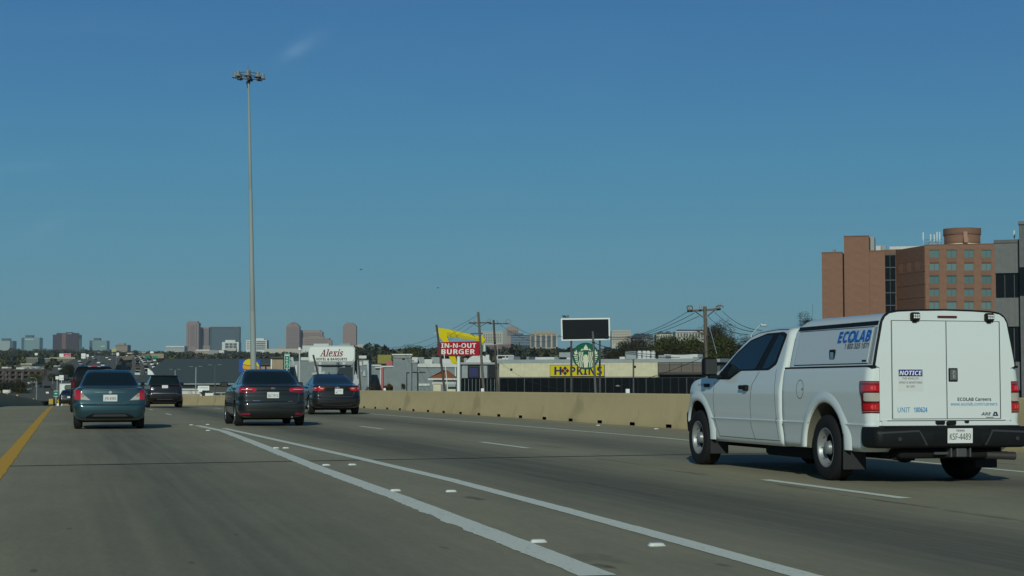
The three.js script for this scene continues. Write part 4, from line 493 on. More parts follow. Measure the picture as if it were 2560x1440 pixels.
lowRoof('low building with pale roof edge half hidden by trees at the far left', 52, 80, 909, 800, M.cream); lowRoof('low white-edged roof in the trees above the parking deck', 66, 95, 894, 1300, M.greyL); lowRoof('pale flat roof among trees below the pink billboard', 112, 126, 895, 1200, M.greyL); lowRoof('white flat roof right of the trees below the pink billboard', 134, 150, 914, 900, M.white); lowRoof('long pale roof directly below the pink billboard', 125, 187, 894, 1350, M.cream); lowRoof('brownish low building left of the far freeway queue', 262, 300, 884, 2600, T_.tanT); lowRoof('pale flat commercial roof beyond the far overpass', 318, 345, 882, 2400, M.cream); lowRoof('grey striped roof right of the pale commercial roof', 342, 366, 881, 2500, M.steel); lowRoof('blue-grey roofed building beside the yellow board far away', 243, 262, 880, 2600, M.greyL);
function board(label, x0, y0, x1, y1, d, mat, { name = 'sign_board', cat = 'sign', foot = 8, post = M.steel, pieces = [] } = {}) { const p = at((x0 + x1) / 2, y1, d), o = thing(name, label, cat, V(p.x, Math.min(p.y - 1, land(p.x, p.z)), p.z), -YAW), k = d / F, w = (x1 - x0) * k, h = (y1 - y0) * k, b = p.y - o.position.y; const bd = part('board', box(w, h, .15 + k * .3, 0, b + h / 2, 0), mat, o); part('post', w > 4 ? [box(.3, b, .3, -w * .3, b / 2, -.05), box(.3, b, .3, w * .3, b / 2, -.05)] : box(Math.min(.3, w * .12), b, .12, 0, b / 2, -.02), post, o); for (const [nm, a, c, e, f, m] of pieces) part(nm, box((e - a) * k, (f - c) * k, .08, ((a + e) / 2 - (x0 + x1) / 2) * k, b + h - ((c + f) / 2 - y0) * k, .09 + k * .15), m, o); return o; }
board('pink and white billboard in front of the maroon tower', 148.5, 884, 177, 892.5, 1500, M.signWhite, { cat: 'billboard', name: 'far_billboard', pieces: [['pink_print', 159, 884.5, 176.6, 891.5, std(.62, .05, .13)], ['white_print', 163, 887.4, 175, 889, M.signWhite]] });
board('green motorway guide sign with white text lines left of the blue sedan', 42.5, 970.5, 79.5, 994, 440, M.green, { cat: 'road sign', name: 'guide_sign', pieces: [['text_line', 47, 973.3, 73, 974.8, M.signWhite], ['text_line', 44.5, 978, 58, 979.4, M.signWhite], ['route_shield', 60, 976.5, 64.5, 980.5, M.signWhite], ['text_line', 44.5, 982, 60, 983.4, M.signWhite], ['text_line', 62, 981.5, 66, 983.8, M.signWhite], ['text_line', 44.5, 987, 66, 988.2, M.signWhite], ['border', 42.5, 970.2, 79.5, 971.2, M.signWhite], ['border', 42.5, 993.4, 79.5, 994.3, M.signWhite]] });
board('small green guide sign beside the white box truck', 134.5, 977, 145.5, 991.5, 300, M.green, { cat: 'road sign', name: 'guide_sign', pieces: [['border', 134.5, 977, 145.5, 977.9, M.signWhite], ['border', 134.5, 990.6, 145.5, 991.5, M.signWhite], ['text_line', 137, 983, 143, 985, M.signWhite]] });
board('green overhead sign on the far freeway, left of the pair', 363, 889.5, 375, 896, 1150, M.green, { cat: 'road sign', name: 'guide_sign' }); board('green overhead sign on the far freeway, right of the pair', 381, 890.5, 394, 896.5, 1150, M.green, { cat: 'road sign', name: 'guide_sign' }); board('green guide sign just right of the blue sedan roof', 336, 929, 350, 934.5, 620, M.green, { cat: 'road sign', name: 'guide_sign', pieces: [['text_line', 338, 931, 345, 932.4, M.signWhite]] });
board('white roadside sign upper one of two left of the black truck', 148, 937.8, 160, 950.5, 420, M.signWhite, { pieces: [['text_line', 149.5, 945, 158.5, 946.4, M.steel]] }); board('smaller white roadside sign next to the taller white sign', 139, 940.5, 147, 948.5, 430, M.signWhite); board('little white sign hanging above the green motorway guide sign', 69, 955, 76, 959, 470, M.signWhite); board('white speed sign beside the valley freeway', 115, 979.5, 122, 984, 400, M.signWhite); board('white pole sign with rounded panel over the woods at left', 87, 882.5, 94, 888, 1500, M.signWhite, { post: M.greyD }); board('pale stacked sign boards left of the black truck roof', 203, 883.5, 214, 896, 1300, M.signWhite, { pieces: [['gap', 203, 890, 214, 891.6, M.steel]] }); board('round pale sign right of the stacked boards', 216, 886, 222, 892, 1300, M.signWhite); board('faded yellow board far beyond the freeway', 279, 871.5, 291, 879.5, 2300, std(.45, .42, .16)); board('white pole sign on the far freeway left of the overpass', 291, 881.5, 297.5, 889, 1500, M.signWhite); board('white sign panel over the far freeway queue', 375, 878.5, 384, 883, 1500, M.signWhite); board('white blade sign left of the overpass bridge', 315, 888, 319, 893, 1500, M.signWhite);
{ // yellow warning sign and crash cushion where the left lane falls away
  const p = at(149, 1013, 205), o = thing('warning_sign', 'yellow diamond warning sign on a white base left of the black truck', 'warning sign', V(p.x, -drop(205), p.z), -YAW), b = at(149, 1011, 205).y - o.position.y, k = 205 / F; part('base_panel', box(14 * k, 8 * k, .12, 0, b - .05, 0), M.signWhite, o); part('diamond', plate([[0, -8 * k], [6.5 * k, 0], [0, 8 * k], [-6.5 * k, 0]], .04).translate(0, b + 8.5 * k, .1), std(.62, .40, .01), o); part('symbol', plate([[-.06, -.22], [.06, -.22], [.06, .05], [.14, .05], [0, .24], [-.14, .05], [-.06, .05]], .02).translate(0, b + 8.5 * k, .15), M.black, o); part('post', box(.08, b, .06, 0, b / 2, 0), M.galv, o);
  const q = at(130, 1013, 225), c = thing('crash_cushion', 'yellow crash cushion block beside the yellow diamond sign', 'crash cushion', V(q.x, -drop(225), q.z), -YAW), h = at(130, 997, 225).y - c.position.y, kk = 225 / F; part('cushion', rbox(11 * kk, 13 * kk, 1.2, .06, 0, h - 6.5 * kk, 0), std(.48, .33, .06), c); part('base', box(12 * kk, h - 13 * kk, 1.4, 0, (h - 13 * kk) / 2, -.1), M.greyD, c);
}
/* valley freeway and the far queue of cars */
function ribbon(name, pts, w, mat, lift = .35) { const p = [], ix = [], c = new THREE.CatmullRomCurve3(pts), n = 60; for (let i = 0; i <= n; i++) { const q = c.getPoint(i / n), t = c.getTangent(i / n), s = V(-t.z, 0, t.x).normalize(); for (const e of [-.5, .5]) { const v = q.clone().addScaledVector(s, e * w); p.push(v.x, q.y + lift, v.z); } if (i) { const b = i * 2; ix.push(b - 2, b - 1, b, b - 1, b + 1, b); } } const g = new THREE.BufferGeometry(); g.setAttribute('position', new THREE.Float32BufferAttribute(p, 3)); g.setIndex(ix); g.computeVertexNormals(); return { m: structure(part(name, g, mat, scene)), c }; }
const conG = std(.20, .175, .125, .9), asph = std(.15, .14, .115, .9);
const P = (x, y, d) => at(x, y, d);
const fw1 = ribbon('far_freeway', [P(386, 975, 450), P(378, 940, 600), P(369, 915, 850), P(358, 899, 1200), P(351, 892, 1600)], 15, conG), fw2 = ribbon('far_freeway_left', [P(92, 1000, 380), P(150, 967, 520), P(205, 925, 800), P(243, 903, 1200), P(268, 890, 1700)], 30, asph), fw3 = ribbon('frontage_road', [P(60, 1010, 330), P(100, 985, 420), P(120, 965, 520), P(178, 920, 850), P(205, 900, 1200)], 12, asph, .6);
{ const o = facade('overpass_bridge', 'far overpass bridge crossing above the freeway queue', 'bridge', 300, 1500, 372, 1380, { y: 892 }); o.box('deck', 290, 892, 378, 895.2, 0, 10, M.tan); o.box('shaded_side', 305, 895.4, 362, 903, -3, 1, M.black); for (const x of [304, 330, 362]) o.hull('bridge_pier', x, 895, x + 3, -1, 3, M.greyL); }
{ // cars of the far queue
  const proto = thing('far_car', 'tiny pale car in the far freeway queue right of the blue sedan', 'car', V(0, -50, 0), 0, 'tiny cars in the far freeway queue'); const mats = [std(.7, .71, .7, .3), std(.55, .57, .58, .3), std(.25, .26, .28, .3), std(.06, .06, .065, .3)], lab = ['tiny pale car in the far freeway queue right of the blue sedan', 'tiny silver car in the far freeway queue right of the blue sedan', 'tiny grey car in the far freeway queue right of the blue sedan', 'tiny dark car in the far freeway queue right of the blue sedan'];
  const bodyG = rbox(1.85, .85, 4.5, .2, 0, .72, 0, 2), cabG = plate([[-2.0, 0], [1.3, 0], [.5, .62], [-1.5, .62]], 1.5).rotateY(Math.PI / 2).translate(-.75, 1.1, 0); const wheelG = join([[-1.35, -.8], [-1.35, .8], [1.35, -.8], [1.35, .8]].map(([z, x]) => cyl(.33, .33, .22, 10).rotateZ(Math.PI / 2).translate(x, .33, z)));
  part('body', bodyG, mats[0], proto); part('cabin', cabG, M.glass, proto); part('wheels', wheelG, M.black, proto); const R = rng(5); let first = true;
  const put = (curve, t, off, k, lb, grp) => { const q = curve.getPoint(t), tg = curve.getTangent(t), s = V(-tg.z, 0, tg.x).normalize(), pos = q.clone().addScaledVector(s, off).add(V(0, .4, 0)), c = first ? proto : dup(proto); first = false; c.position.copy(pos); c.rotation.y = Math.atan2(tg.x, tg.z) + (R() < .5 ? Math.PI : 0); c.userData.label = lb[k]; c.userData.group = grp; c.children[0].material = mats[k]; };
  for (let i = 0; i < 58; i++) put(fw1.c, .10 + .88 * Math.pow((i + .8 * R()) / 58, .75), (Math.floor(R() * 4) - 1.5) * 3.4 + R() * .6, [0, 1, 2, 3, 1, 2, 3][Math.floor(R() * 7)], lab, 'tiny cars in the far freeway queue');
  const lab2 = lab.map(l => l.replace('in the far freeway queue right of the blue sedan', 'on the valley freeway left of the black truck')); for (let i = 0; i < 22; i++) put(fw2.c, .06 + .9 * i / 22, (i * 7 % 5 - 2) * 4.2, [0, 3, 1, 2, 0][i % 5], lab2, 'tiny cars on the valley freeway');
}
{ // white box truck and its road
  const p = at(162, 1013, 300), o = thing('box_truck', 'white box truck seen from behind between the green sign and black truck', 'box truck', V(p.x, -drop(300) - .0, p.z), -.06), top = at(162, 958, 300).y - o.position.y, w = 29 * 300 / F; part('cargo_box', rbox(w, top - .9, 5.5, .05, 0, (top + .9) / 2, -2.6), M.signWhite, o); part('rear_frame', [box(w, .12, .08, 0, top - .06, .2), box(.12, top - 1, .08, -w / 2 + .06, (top + .9) / 2, .2), box(.12, top - 1, .08, w / 2 - .06, (top + .9) / 2, .2)], M.greyL, o); part('bumper', box(w * .9, .25, .2, 0, .6, .1), M.dark, o); for (const x of [-.75, .75]) part('wheel', cyl(.45, .45, .3, 14).rotateZ(Math.PI / 2).translate(x * w / 2, .45, -.9), M.black, o); part('cab', rbox(w * .9, 1.9, 1.8, .2, 0, 1.55, -6.6), M.signWhite, o);
}
/* slim grey light poles on the left */
for (const [x, y, y2, d, l] of [[15, 930, 1000, 430, 'leftmost tall grey light pole before the parking deck'], [55, 935, 990, 520, 'grey light pole above the green motorway guide sign'], [33, 950, 1000, 520, 'short grey light pole left of the green motorway guide sign'], [98, 938, 985, 560, 'grey light pole right of the parking deck'], [132, 945, 985, 520, 'grey light pole left of the small white roadside signs'], [126, 942, 970, 640, 'thick pale pylon beyond the valley freeway'], [291, 884, 935, 1000, 'grey pole behind the blue sedan roof'], [247, 890, 925, 1100, 'grey pole behind the black truck roof']]) { const p = at(x, y, d), o = thing('light_pole', l, 'light pole', V(p.x, Math.min(at(x, y2, d).y, land(p.x, p.z) + .3), p.z), -YAW), h = p.y - o.position.y; part('pole', cyl(l.includes('thick') ? .2 : .06, l.includes('thick') ? .22 : .08, h, 8, 0, h / 2, 0), M.greyL, o); part('lamp_arm', [bar(V(0, h - .1, 0), V(-.6, h + .15, 0), .035), box(.4, .07, .14, -.75, h + .15, 0)], M.grey, o); }
{ const p = at(92, 953, 300), o = thing('light_pole', 'curved-arm light pole standing beside the right edge of the green guide sign', 'light pole', V(p.x, -6.5, p.z), -YAW), h = p.y + 6.5; part('pole', cyl(.09, .12, h, 8, 0, h / 2, 0), M.grey, o); part('lamp_arm', [tube([V(0, h, 0), V(-.1, h + .4, 0), V(-.5, h + .6, 0), V(-.9, h + .62, 0)], .035), box(.4, .08, .15, -1.0, h + .62, 0)], M.grey, o); }
/* trees */
function crown(seed, n, w, h, leaf, gaps = .35) { // leaf clumps spread through several lobes
  const R = rng(seed), pos = [], nor = [], lobes = []; for (let i = 0; i < 9; i++) { const a = R() * 6.28, r = .25 + .55 * R(); lobes.push([Math.cos(a) * r * w / 2 * .8, h * (.25 + .6 * R()), Math.sin(a) * r * w / 2 * .8, (.22 + .2 * R()) * w]); } lobes.push([0, h * .62, 0, w * .36]);
  while (pos.length < n * 9) { const l = lobes[Math.floor(R() * lobes.length)], u = 2 * R() - 1, a = R() * 6.283, q = Math.sqrt(1 - u * u), rr = l[3] * Math.pow(.35 + .65 * R(), .7); const c = V(l[0] + q * Math.cos(a) * rr, l[1] + u * rr * .8, l[2] + q * Math.sin(a) * rr); if (fbm(c.x * 1.3 + seed, c.y * 1.3 + c.z * 1.1, 2) < gaps || c.y < h * .02) continue; const s = leaf * (.6 + .8 * R()), e = V(R() - .5, R() - .5, R() - .5).normalize(), f = V(R() - .5, R() - .5, R() - .5).cross(e).normalize(), out = V(c.x - l[0] * .5, c.y - h * .4, c.z - l[2] * .5).normalize().lerp(V(R() - .5, R() - .2, R() - .5), .4).normalize(); for (const [x, y] of [[-1, -.5], [1, -.4], [.1, 1]]) { const p = c.clone().addScaledVector(e, x * s).addScaledVector(f, y * s); pos.push(p.x, p.y, p.z); nor.push(out.x, out.y, out.z); } }
  const g = new THREE.BufferGeometry(); g.setAttribute('position', new THREE.Float32BufferAttribute(pos, 3)); g.setAttribute('normal', new THREE.Float32BufferAttribute(nor, 3)); return g;
}
function trunkG(seed, h, r) { const R = rng(seed), l = [bar(V(0, -1, 0), V(0, h * .5, 0), r, 7, r * .7)]; for (let i = 0; i < 6; i++) { const a = i * 1.05 + R(), b = V(0, h * (.3 + .03 * i), 0), e = V(Math.cos(a) * h * .3, h * (.6 + .3 * R()), Math.sin(a) * h * .3); l.push(bar(b, e, r * .5, 5, r * .15)); } return join(l); }
const leafM = [[.135, .155, .04], [.18, .19, .05], [.095, .088, .032], [.13, .115, .075], [.06, .072, .035]].map(c => phys(...c, .95, { side: THREE.DoubleSide, specularIntensity: .15, transmission: .35, thickness: 0 })), bark = worn(.12, .10, .08);
{
  const kinds = [[21, 12000, 10, 8.5, .15, .3], [22, 12000, 9, 9.5, .14, .36], [23, 10000, 12, 9, .14, .4], [24, 4200, 8, 9, .12, .46]];
  const protos = kinds.map(([s, n, w, h, l, gp]) => [crown(s, n, w, h, l, gp), trunkG(s, 11, .28)]);
  const tree = (label, x, yTop, d, w, k, m, group, yb) => { const p = at(x, yTop, d), base = yb ?? land(p.x, p.z), hh = p.y - base, o = thing('tree', label, 'tree', V(p.x, base, p.z), (x * 7.13) % 6.28, group), ch = kinds[k][3], sx = w * d / F / kinds[k][2] * .95, sy = Math.min(hh * .82, sx * ch * 1.25) / ch; const c = part('crown', protos[k][0], leafM[m], o); c.scale.set(sx, sy, sx); c.position.y = hh - ch * sy * .98; const t = part('trunk', protos[k][1], bark, o); t.scale.set(sx, (hh - ch * sy * .4) / 8, sx); return o; };
  const G = 'trees rising behind the store roof';
  for (const [x, y, d, w, k, m, l] of [[1560, 856, 560, 70, 0, 2, 'dark tree at the left end of the grove behind the store roof'], [1600, 846, 540, 80, 2, 3, 'greyish thin-leaved tree left in the grove behind the store'], [1612, 862, 430, 80, 1, 0, 'low green tree in front of the hipped blue roof'], [1650, 842, 460, 90, 0, 1, 'bright green tree below the cream peaked-roof building'], [1643, 850, 520, 70, 3, 3, 'bare brownish tree right of the hipped roof'], [1700, 846, 400, 110, 0, 0, 'broad green tree in the middle of the grove'], [1735, 838, 420, 90, 1, 1, 'tall light green tree just left of the timber pole'], [1690, 866, 380, 90, 2, 2, 'low dark tree at the foot of the grove'], [1790, 815, 430, 95, 2, 3, 'tallest thin-leaved tree right of the timber pole'], [1815, 830, 410, 90, 1, 0, 'green tree touching the pickup windshield'], [1775, 852, 380, 100, 0, 0, 'dense green tree around the foot of the timber pole'], [1845, 845, 420, 80, 3, 2, 'dark tree hidden partly by the pickup cab'], [1530, 872, 520, 60, 1, 2, 'low dark tree right under the billboard edge'], [1890, 850, 440, 80, 2, 2, 'tree behind the pickup cab roof']]) tree(l, x, y, d, w, k, m, G);
  tree('dark tree crown peeking over the pickup roof beside the hotel', 2018, 784, 300, 62, 3, 4); tree('yellowish tree behind the grey inn and below the skyline', 1030, 866, 900, 60, 0, 1); tree('round dark tree between the roof units of the store', 1366, 880, 420, 26, 1, 4); tree('dark round tree on the slope right of the parking deck', 165, 912, 620, 52, 0, 4); tree('olive tree in front of the right end of the parking deck', 92, 935, 470, 40, 2, 1); tree('olive tree behind the right end of the parking deck', 130, 918, 760, 44, 1, 1); tree('dark tree left of the black truck', 140, 935, 560, 40, 0, 2); tree('dark low tree before the parking deck at the left edge', 20, 955, 420, 70, 0, 4, undefined); tree('second low dark tree before the parking deck', 55, 952, 400, 60, 2, 2);
  tree('small leafless tree before the grey inn wing', 930, 948, 255, 36, 3, 3); for (const [x, l] of [[974, 'small young tree left of the inn tower foot'], [1009, 'small young tree right of the inn tower foot']]) tree(l, x, 958, 236, 15, 1, 1);
  // the woods on the far slopes, far too many to count: one mass
  const R = rng(77), lowC = crown(31, 330, 9, 8, .75, .3), spots = [];
  while (spots.length < 4200) { const d = 620 + 3000 * Math.pow(R(), 1.25), px = -150 + 2150 * R(), w = d / F; if (px > 200 && px < 400 && d < 2100 && R() < .9) continue; if (px > 168 && px < 240 && d < 1300 && R() < .85) continue; if (px < 130 && d < 700) continue; const p = at(px, 960, d); spots.push([p.x, land(p.x, p.z) - 1, p.z]); }
  while (spots.length < 5000) { const d = 1250 + 950 * R(), px = 860 + 1100 * R(), p = at(px, 960, d); spots.push([p.x, land(p.x, p.z) - 1, p.z, 1.75]); }
  const inst = new THREE.InstancedMesh(lowC, std(1, 1, 1, .95, 0, { side: THREE.DoubleSide }), spots.length), mtx = new THREE.Matrix4(), qn = new THREE.Quaternion(), cl = new THREE.Color(); spots.forEach(([x, y, z, k = 1], i) => { const s = (.7 + .75 * R()) * k; qn.setFromAxisAngle(V(0, 1, 0), R() * 6.28); mtx.compose(V(x, y, z), qn, V(s, s * (.8 + .4 * R()), s)); inst.setMatrixAt(i, mtx); const m = leafM[[0, 2, 2, 4, 4, 3, 2, 4, 3][Math.floor(R() * 9)]].color; inst.setColorAt(i, cl.copy(m).multiplyScalar(.75 + .4 * R())); });
  inst.name = 'distant_woods'; stuff(tag(inst, 'dark woods covering the far slopes below the skyline', 'woods')); inst.castShadow = inst.receiveShadow = true; scene.add(inst);
}
/* birds */
{ const bm = std(.04, .04, .045), bird = (label, x, y, d, s, m, a) => { const p = at(x, y, d), o = thing('bird', label, 'bird', p, a), wing = e => { const g = new THREE.BufferGeometry(); g.setAttribute('position', new THREE.Float32BufferAttribute([0, .02, -.07, e * .16, .1, -.05, 0, .02, .07, e * .16, .1, -.05, e * .14, .1, .05, 0, .02, .07, e * .16, .1, -.05, e * .34, .03, .04, e * .14, .1, .05], 3)); g.computeVertexNormals(); return g; }; const b = new THREE.SphereGeometry(.06, 10, 8); b.scale(.85, .8, 2.4); part('body', [b, new THREE.SphereGeometry(.04, 8, 6).translate(0, .02, -.17), new THREE.ConeGeometry(.045, .14, 5).rotateX(-Math.PI / 2).scale(1, .3, 1).translate(0, 0, .2), new THREE.ConeGeometry(.012, .04, 5).rotateX(-Math.PI / 2).translate(0, .02, -.225)], m, o); const wm = m.clone(); wm.side = THREE.DoubleSide; part('wing', wing(-1), wm, o); part('wing', wing(1), wm, o); o.scale.setScalar(s); return o; };
  bird('small dark bird flying in open sky right of the light mast', 903, 674, 70, .3, bm, .7); bird('small dark bird flying above the burger sign', 1095, 720, 75, .28, bm, 2.2); bird('pale bird gliding before the dark store windows', 1545, 965, 120, .7, std(.6, .6, .58), 1.2);
  [[1409, 'left bird perched on the billboard top edge'], [1414, 'second bird perched on the billboard top edge'], [1420, 'right bird perched on the billboard top edge']].forEach(([x, l], i) => { const p = at(x, 795, 254), o = thing('bird', l, 'bird', p, .8 + i); const b = new THREE.SphereGeometry(.12, 10, 8); b.scale(.8, .9, 1.7); b.rotateX(.5); part('body', [b.translate(0, .2, 0), new THREE.SphereGeometry(.075, 8, 6).translate(0, .36, -.16), new THREE.ConeGeometry(.06, .3, 5).rotateX(-1.9).scale(1, .5, 1).translate(0, .1, .28), cyl(.01, .01, .14, 4, .03, .06, 0), cyl(.01, .01, .14, 4, -.03, .06, 0)], bm, o); });
}

/* ---------- vehicle tools ---------- */
/* A body is a stack of horizontal outlines: y height, w half width, zr rear, zf front (-z is forward), cr / cf corner radii, br / bf how far the ends bow. */
function loft(keys, { seg = 3, plan = () => 1, n1 = 5, nc = 6, n2 = 26, crease = .55, lift = () => 0 } = {}) {
  const fld = ['y', 'w', 'zr', 'zf', 'cr', 'cf', 'br', 'bf'], rows = keys.map(k => Array.isArray(k) ? Object.fromEntries(fld.map((f, i) => [f, k[i]])) : k);
  rows.forEach((r, i) => fld.forEach(f => { if (r[f] === undefined) r[f] = i ? rows[i - 1][f] : 0; }));
  const slope = f => { const d = rows.slice(1).map((r, i) => r[f] - rows[i][f]), m = rows.map((_, i) => i === 0 ? d[0] : i === rows.length - 1 ? d[i - 1] : d[i - 1] * d[i] <= 0 ? 0 : 2 * d[i - 1] * d[i] / (d[i - 1] + d[i])); return m; };
  const sl = Object.fromEntries(fld.map(f => [f, slope(f)])), rings = [];
  for (let i = 0; i < rows.length - 1; i++) for (let k = 0; k < seg + (i === rows.length - 2); k++) { const t = k / seg, t2 = t * t, t3 = t2 * t, r = {}; for (const f of fld) r[f] = (2 * t3 - 3 * t2 + 1) * rows[i][f] + (t3 - 2 * t2 + t) * sl[f][i] + (3 * t2 - 2 * t3) * rows[i + 1][f] + (t3 - t2) * sl[f][i + 1]; rings.push(r); }
  const outline = r => { const o = [], cr = Math.min(r.cr, r.w * .95), cf = Math.min(r.cf, r.w * .95), zc = r.zr - r.br * ((r.w - cr) / r.w) ** 2, fc = r.zf + r.bf * ((r.w - cf) / r.w) ** 2; for (let i = 0; i <= n1; i++) { const x = (r.w - cr) * i / n1; o.push([x, r.zr - r.br * (x / r.w) ** 2]); } for (let j = 1; j <= nc; j++) { const a = j / nc * Math.PI / 2; o.push([r.w - cr + cr * Math.sin(a), zc - cr * (1 - Math.cos(a))]); } for (let j = 1; j < n2; j++) o.push([r.w, lerp(zc - cr, fc + cf, j / n2)]); for (let j = 0; j <= nc; j++) { const a = j / nc * Math.PI / 2; o.push([r.w - cf + cf * Math.cos(a), fc + cf * (1 - Math.sin(a))]); } for (let i = n1 - 1; i >= 0; i--) { const x = (r.w - cf) * i / n1; o.push([x, r.zf + r.bf * (x / r.w) ** 2]); } const h = o.map(([x, z]) => [x * plan(z, r.y), z]); return [...h, ...h.slice(1, -1).reverse().map(([x, z]) => [-x, z])]; };
  const pos = [], idx = [], outs = rings.map(r => outline(r).map(([x, z]) => [x, r.y + lift(x, r.y, z), z])), N = outs[0].length; outs.forEach(o => o.forEach(p => pos.push(...p)));
  for (let i = 0; i < outs.length - 1; i++) for (let k = 0; k < N; k++) { const a = i * N + k, b = i * N + (k + 1) % N, c = a + N, d = b + N; idx.push(a, b, c, b, d, c); }
  for (const [i, fl] of [[0, 1], [outs.length - 1, 0]]) { const o = outs[i], c = o.reduce((s, p) => [s[0] + p[0] / N, s[1] + p[1] / N, s[2] + p[2] / N], [0, 0, 0]), ci = pos.length / 3; pos.push(...c); for (let k = 0; k < N; k++) { const a = i * N + k, b = i * N + (k + 1) % N; fl ? idx.push(ci, b, a) : idx.push(ci, a, b); } }
  let g = new THREE.BufferGeometry(); g.setAttribute('position', new THREE.Float32BufferAttribute(pos, 3)); g.setIndex(idx);
  let vol = 0; const a = V(), b = V(), c = V(), P = g.attributes.position; for (let i = 0; i < idx.length; i += 3) { a.fromBufferAttribute(P, idx[i]); b.fromBufferAttribute(P, idx[i + 1]); c.fromBufferAttribute(P, idx[i + 2]); vol += a.dot(b.cross(c)); } if (vol < 0) { for (let i = 0; i < idx.length; i += 3) { const t = idx[i]; idx[i] = idx[i + 1]; idx[i + 1] = t; } g.setIndex(idx); }
  return toCreasedNormals(g, crease);
}
const ev = new Evaluator(); ev.attributes = ['position', 'normal']; ev.useGroups = false;
function carve(geo, arches, depthIn) { // cut wheel wells: arches [z, y, r, xInner, xOuter]; returns [skin, wells]
  let b = new Brush(geo); b.updateMatrixWorld();
  const cuts = []; for (const [z, y, r, x0, x1] of arches) for (const e of [-1, 1]) { const c = new THREE.CylinderGeometry(r, r, x1 - x0, 48).rotateZ(Math.PI / 2).translate(e * (x0 + x1) / 2, y, z); const k = new Brush(c); k.updateMatrixWorld(); b = ev.evaluate(b, k, SUBTRACTION); cuts.push([z, y, r, x0, e]); }
  const p = b.geometry.attributes.position, n = b.geometry.attributes.normal, ix = b.geometry.index, A = Array.from({ length: cuts.length + 1 }, () => []), Nn = A.map(() => []), count = ix ? ix.count : p.count;
  for (let i = 0; i < count; i += 3) { const v = [0, 1, 2].map(k => ix ? ix.getX(i + k) : i + k); const well = 1 + cuts.findIndex(([z, y, r, x0, e]) => v.every(q => p.getX(q) * e > 0) && v.every(q => { const d = Math.hypot(p.getZ(q) - z, p.getY(q) - y); return (Math.abs(d - r) < r * .006) || (Math.abs(Math.abs(p.getX(q)) - x0) < .003 && d < r * 1.01); })); for (const q of v) { A[well].push(p.getX(q), p.getY(q), p.getZ(q)); Nn[well].push(n.getX(q), n.getY(q), n.getZ(q)); } }
  const out = A.map((a, i) => { const g = new THREE.BufferGeometry(); g.setAttribute('position', new THREE.Float32BufferAttribute(a, 3)); g.setAttribute('normal', new THREE.Float32BufferAttribute(Nn[i], 3)); return g; }); return [out[0], out.slice(1).filter(g => g.attributes.position.count)];
}
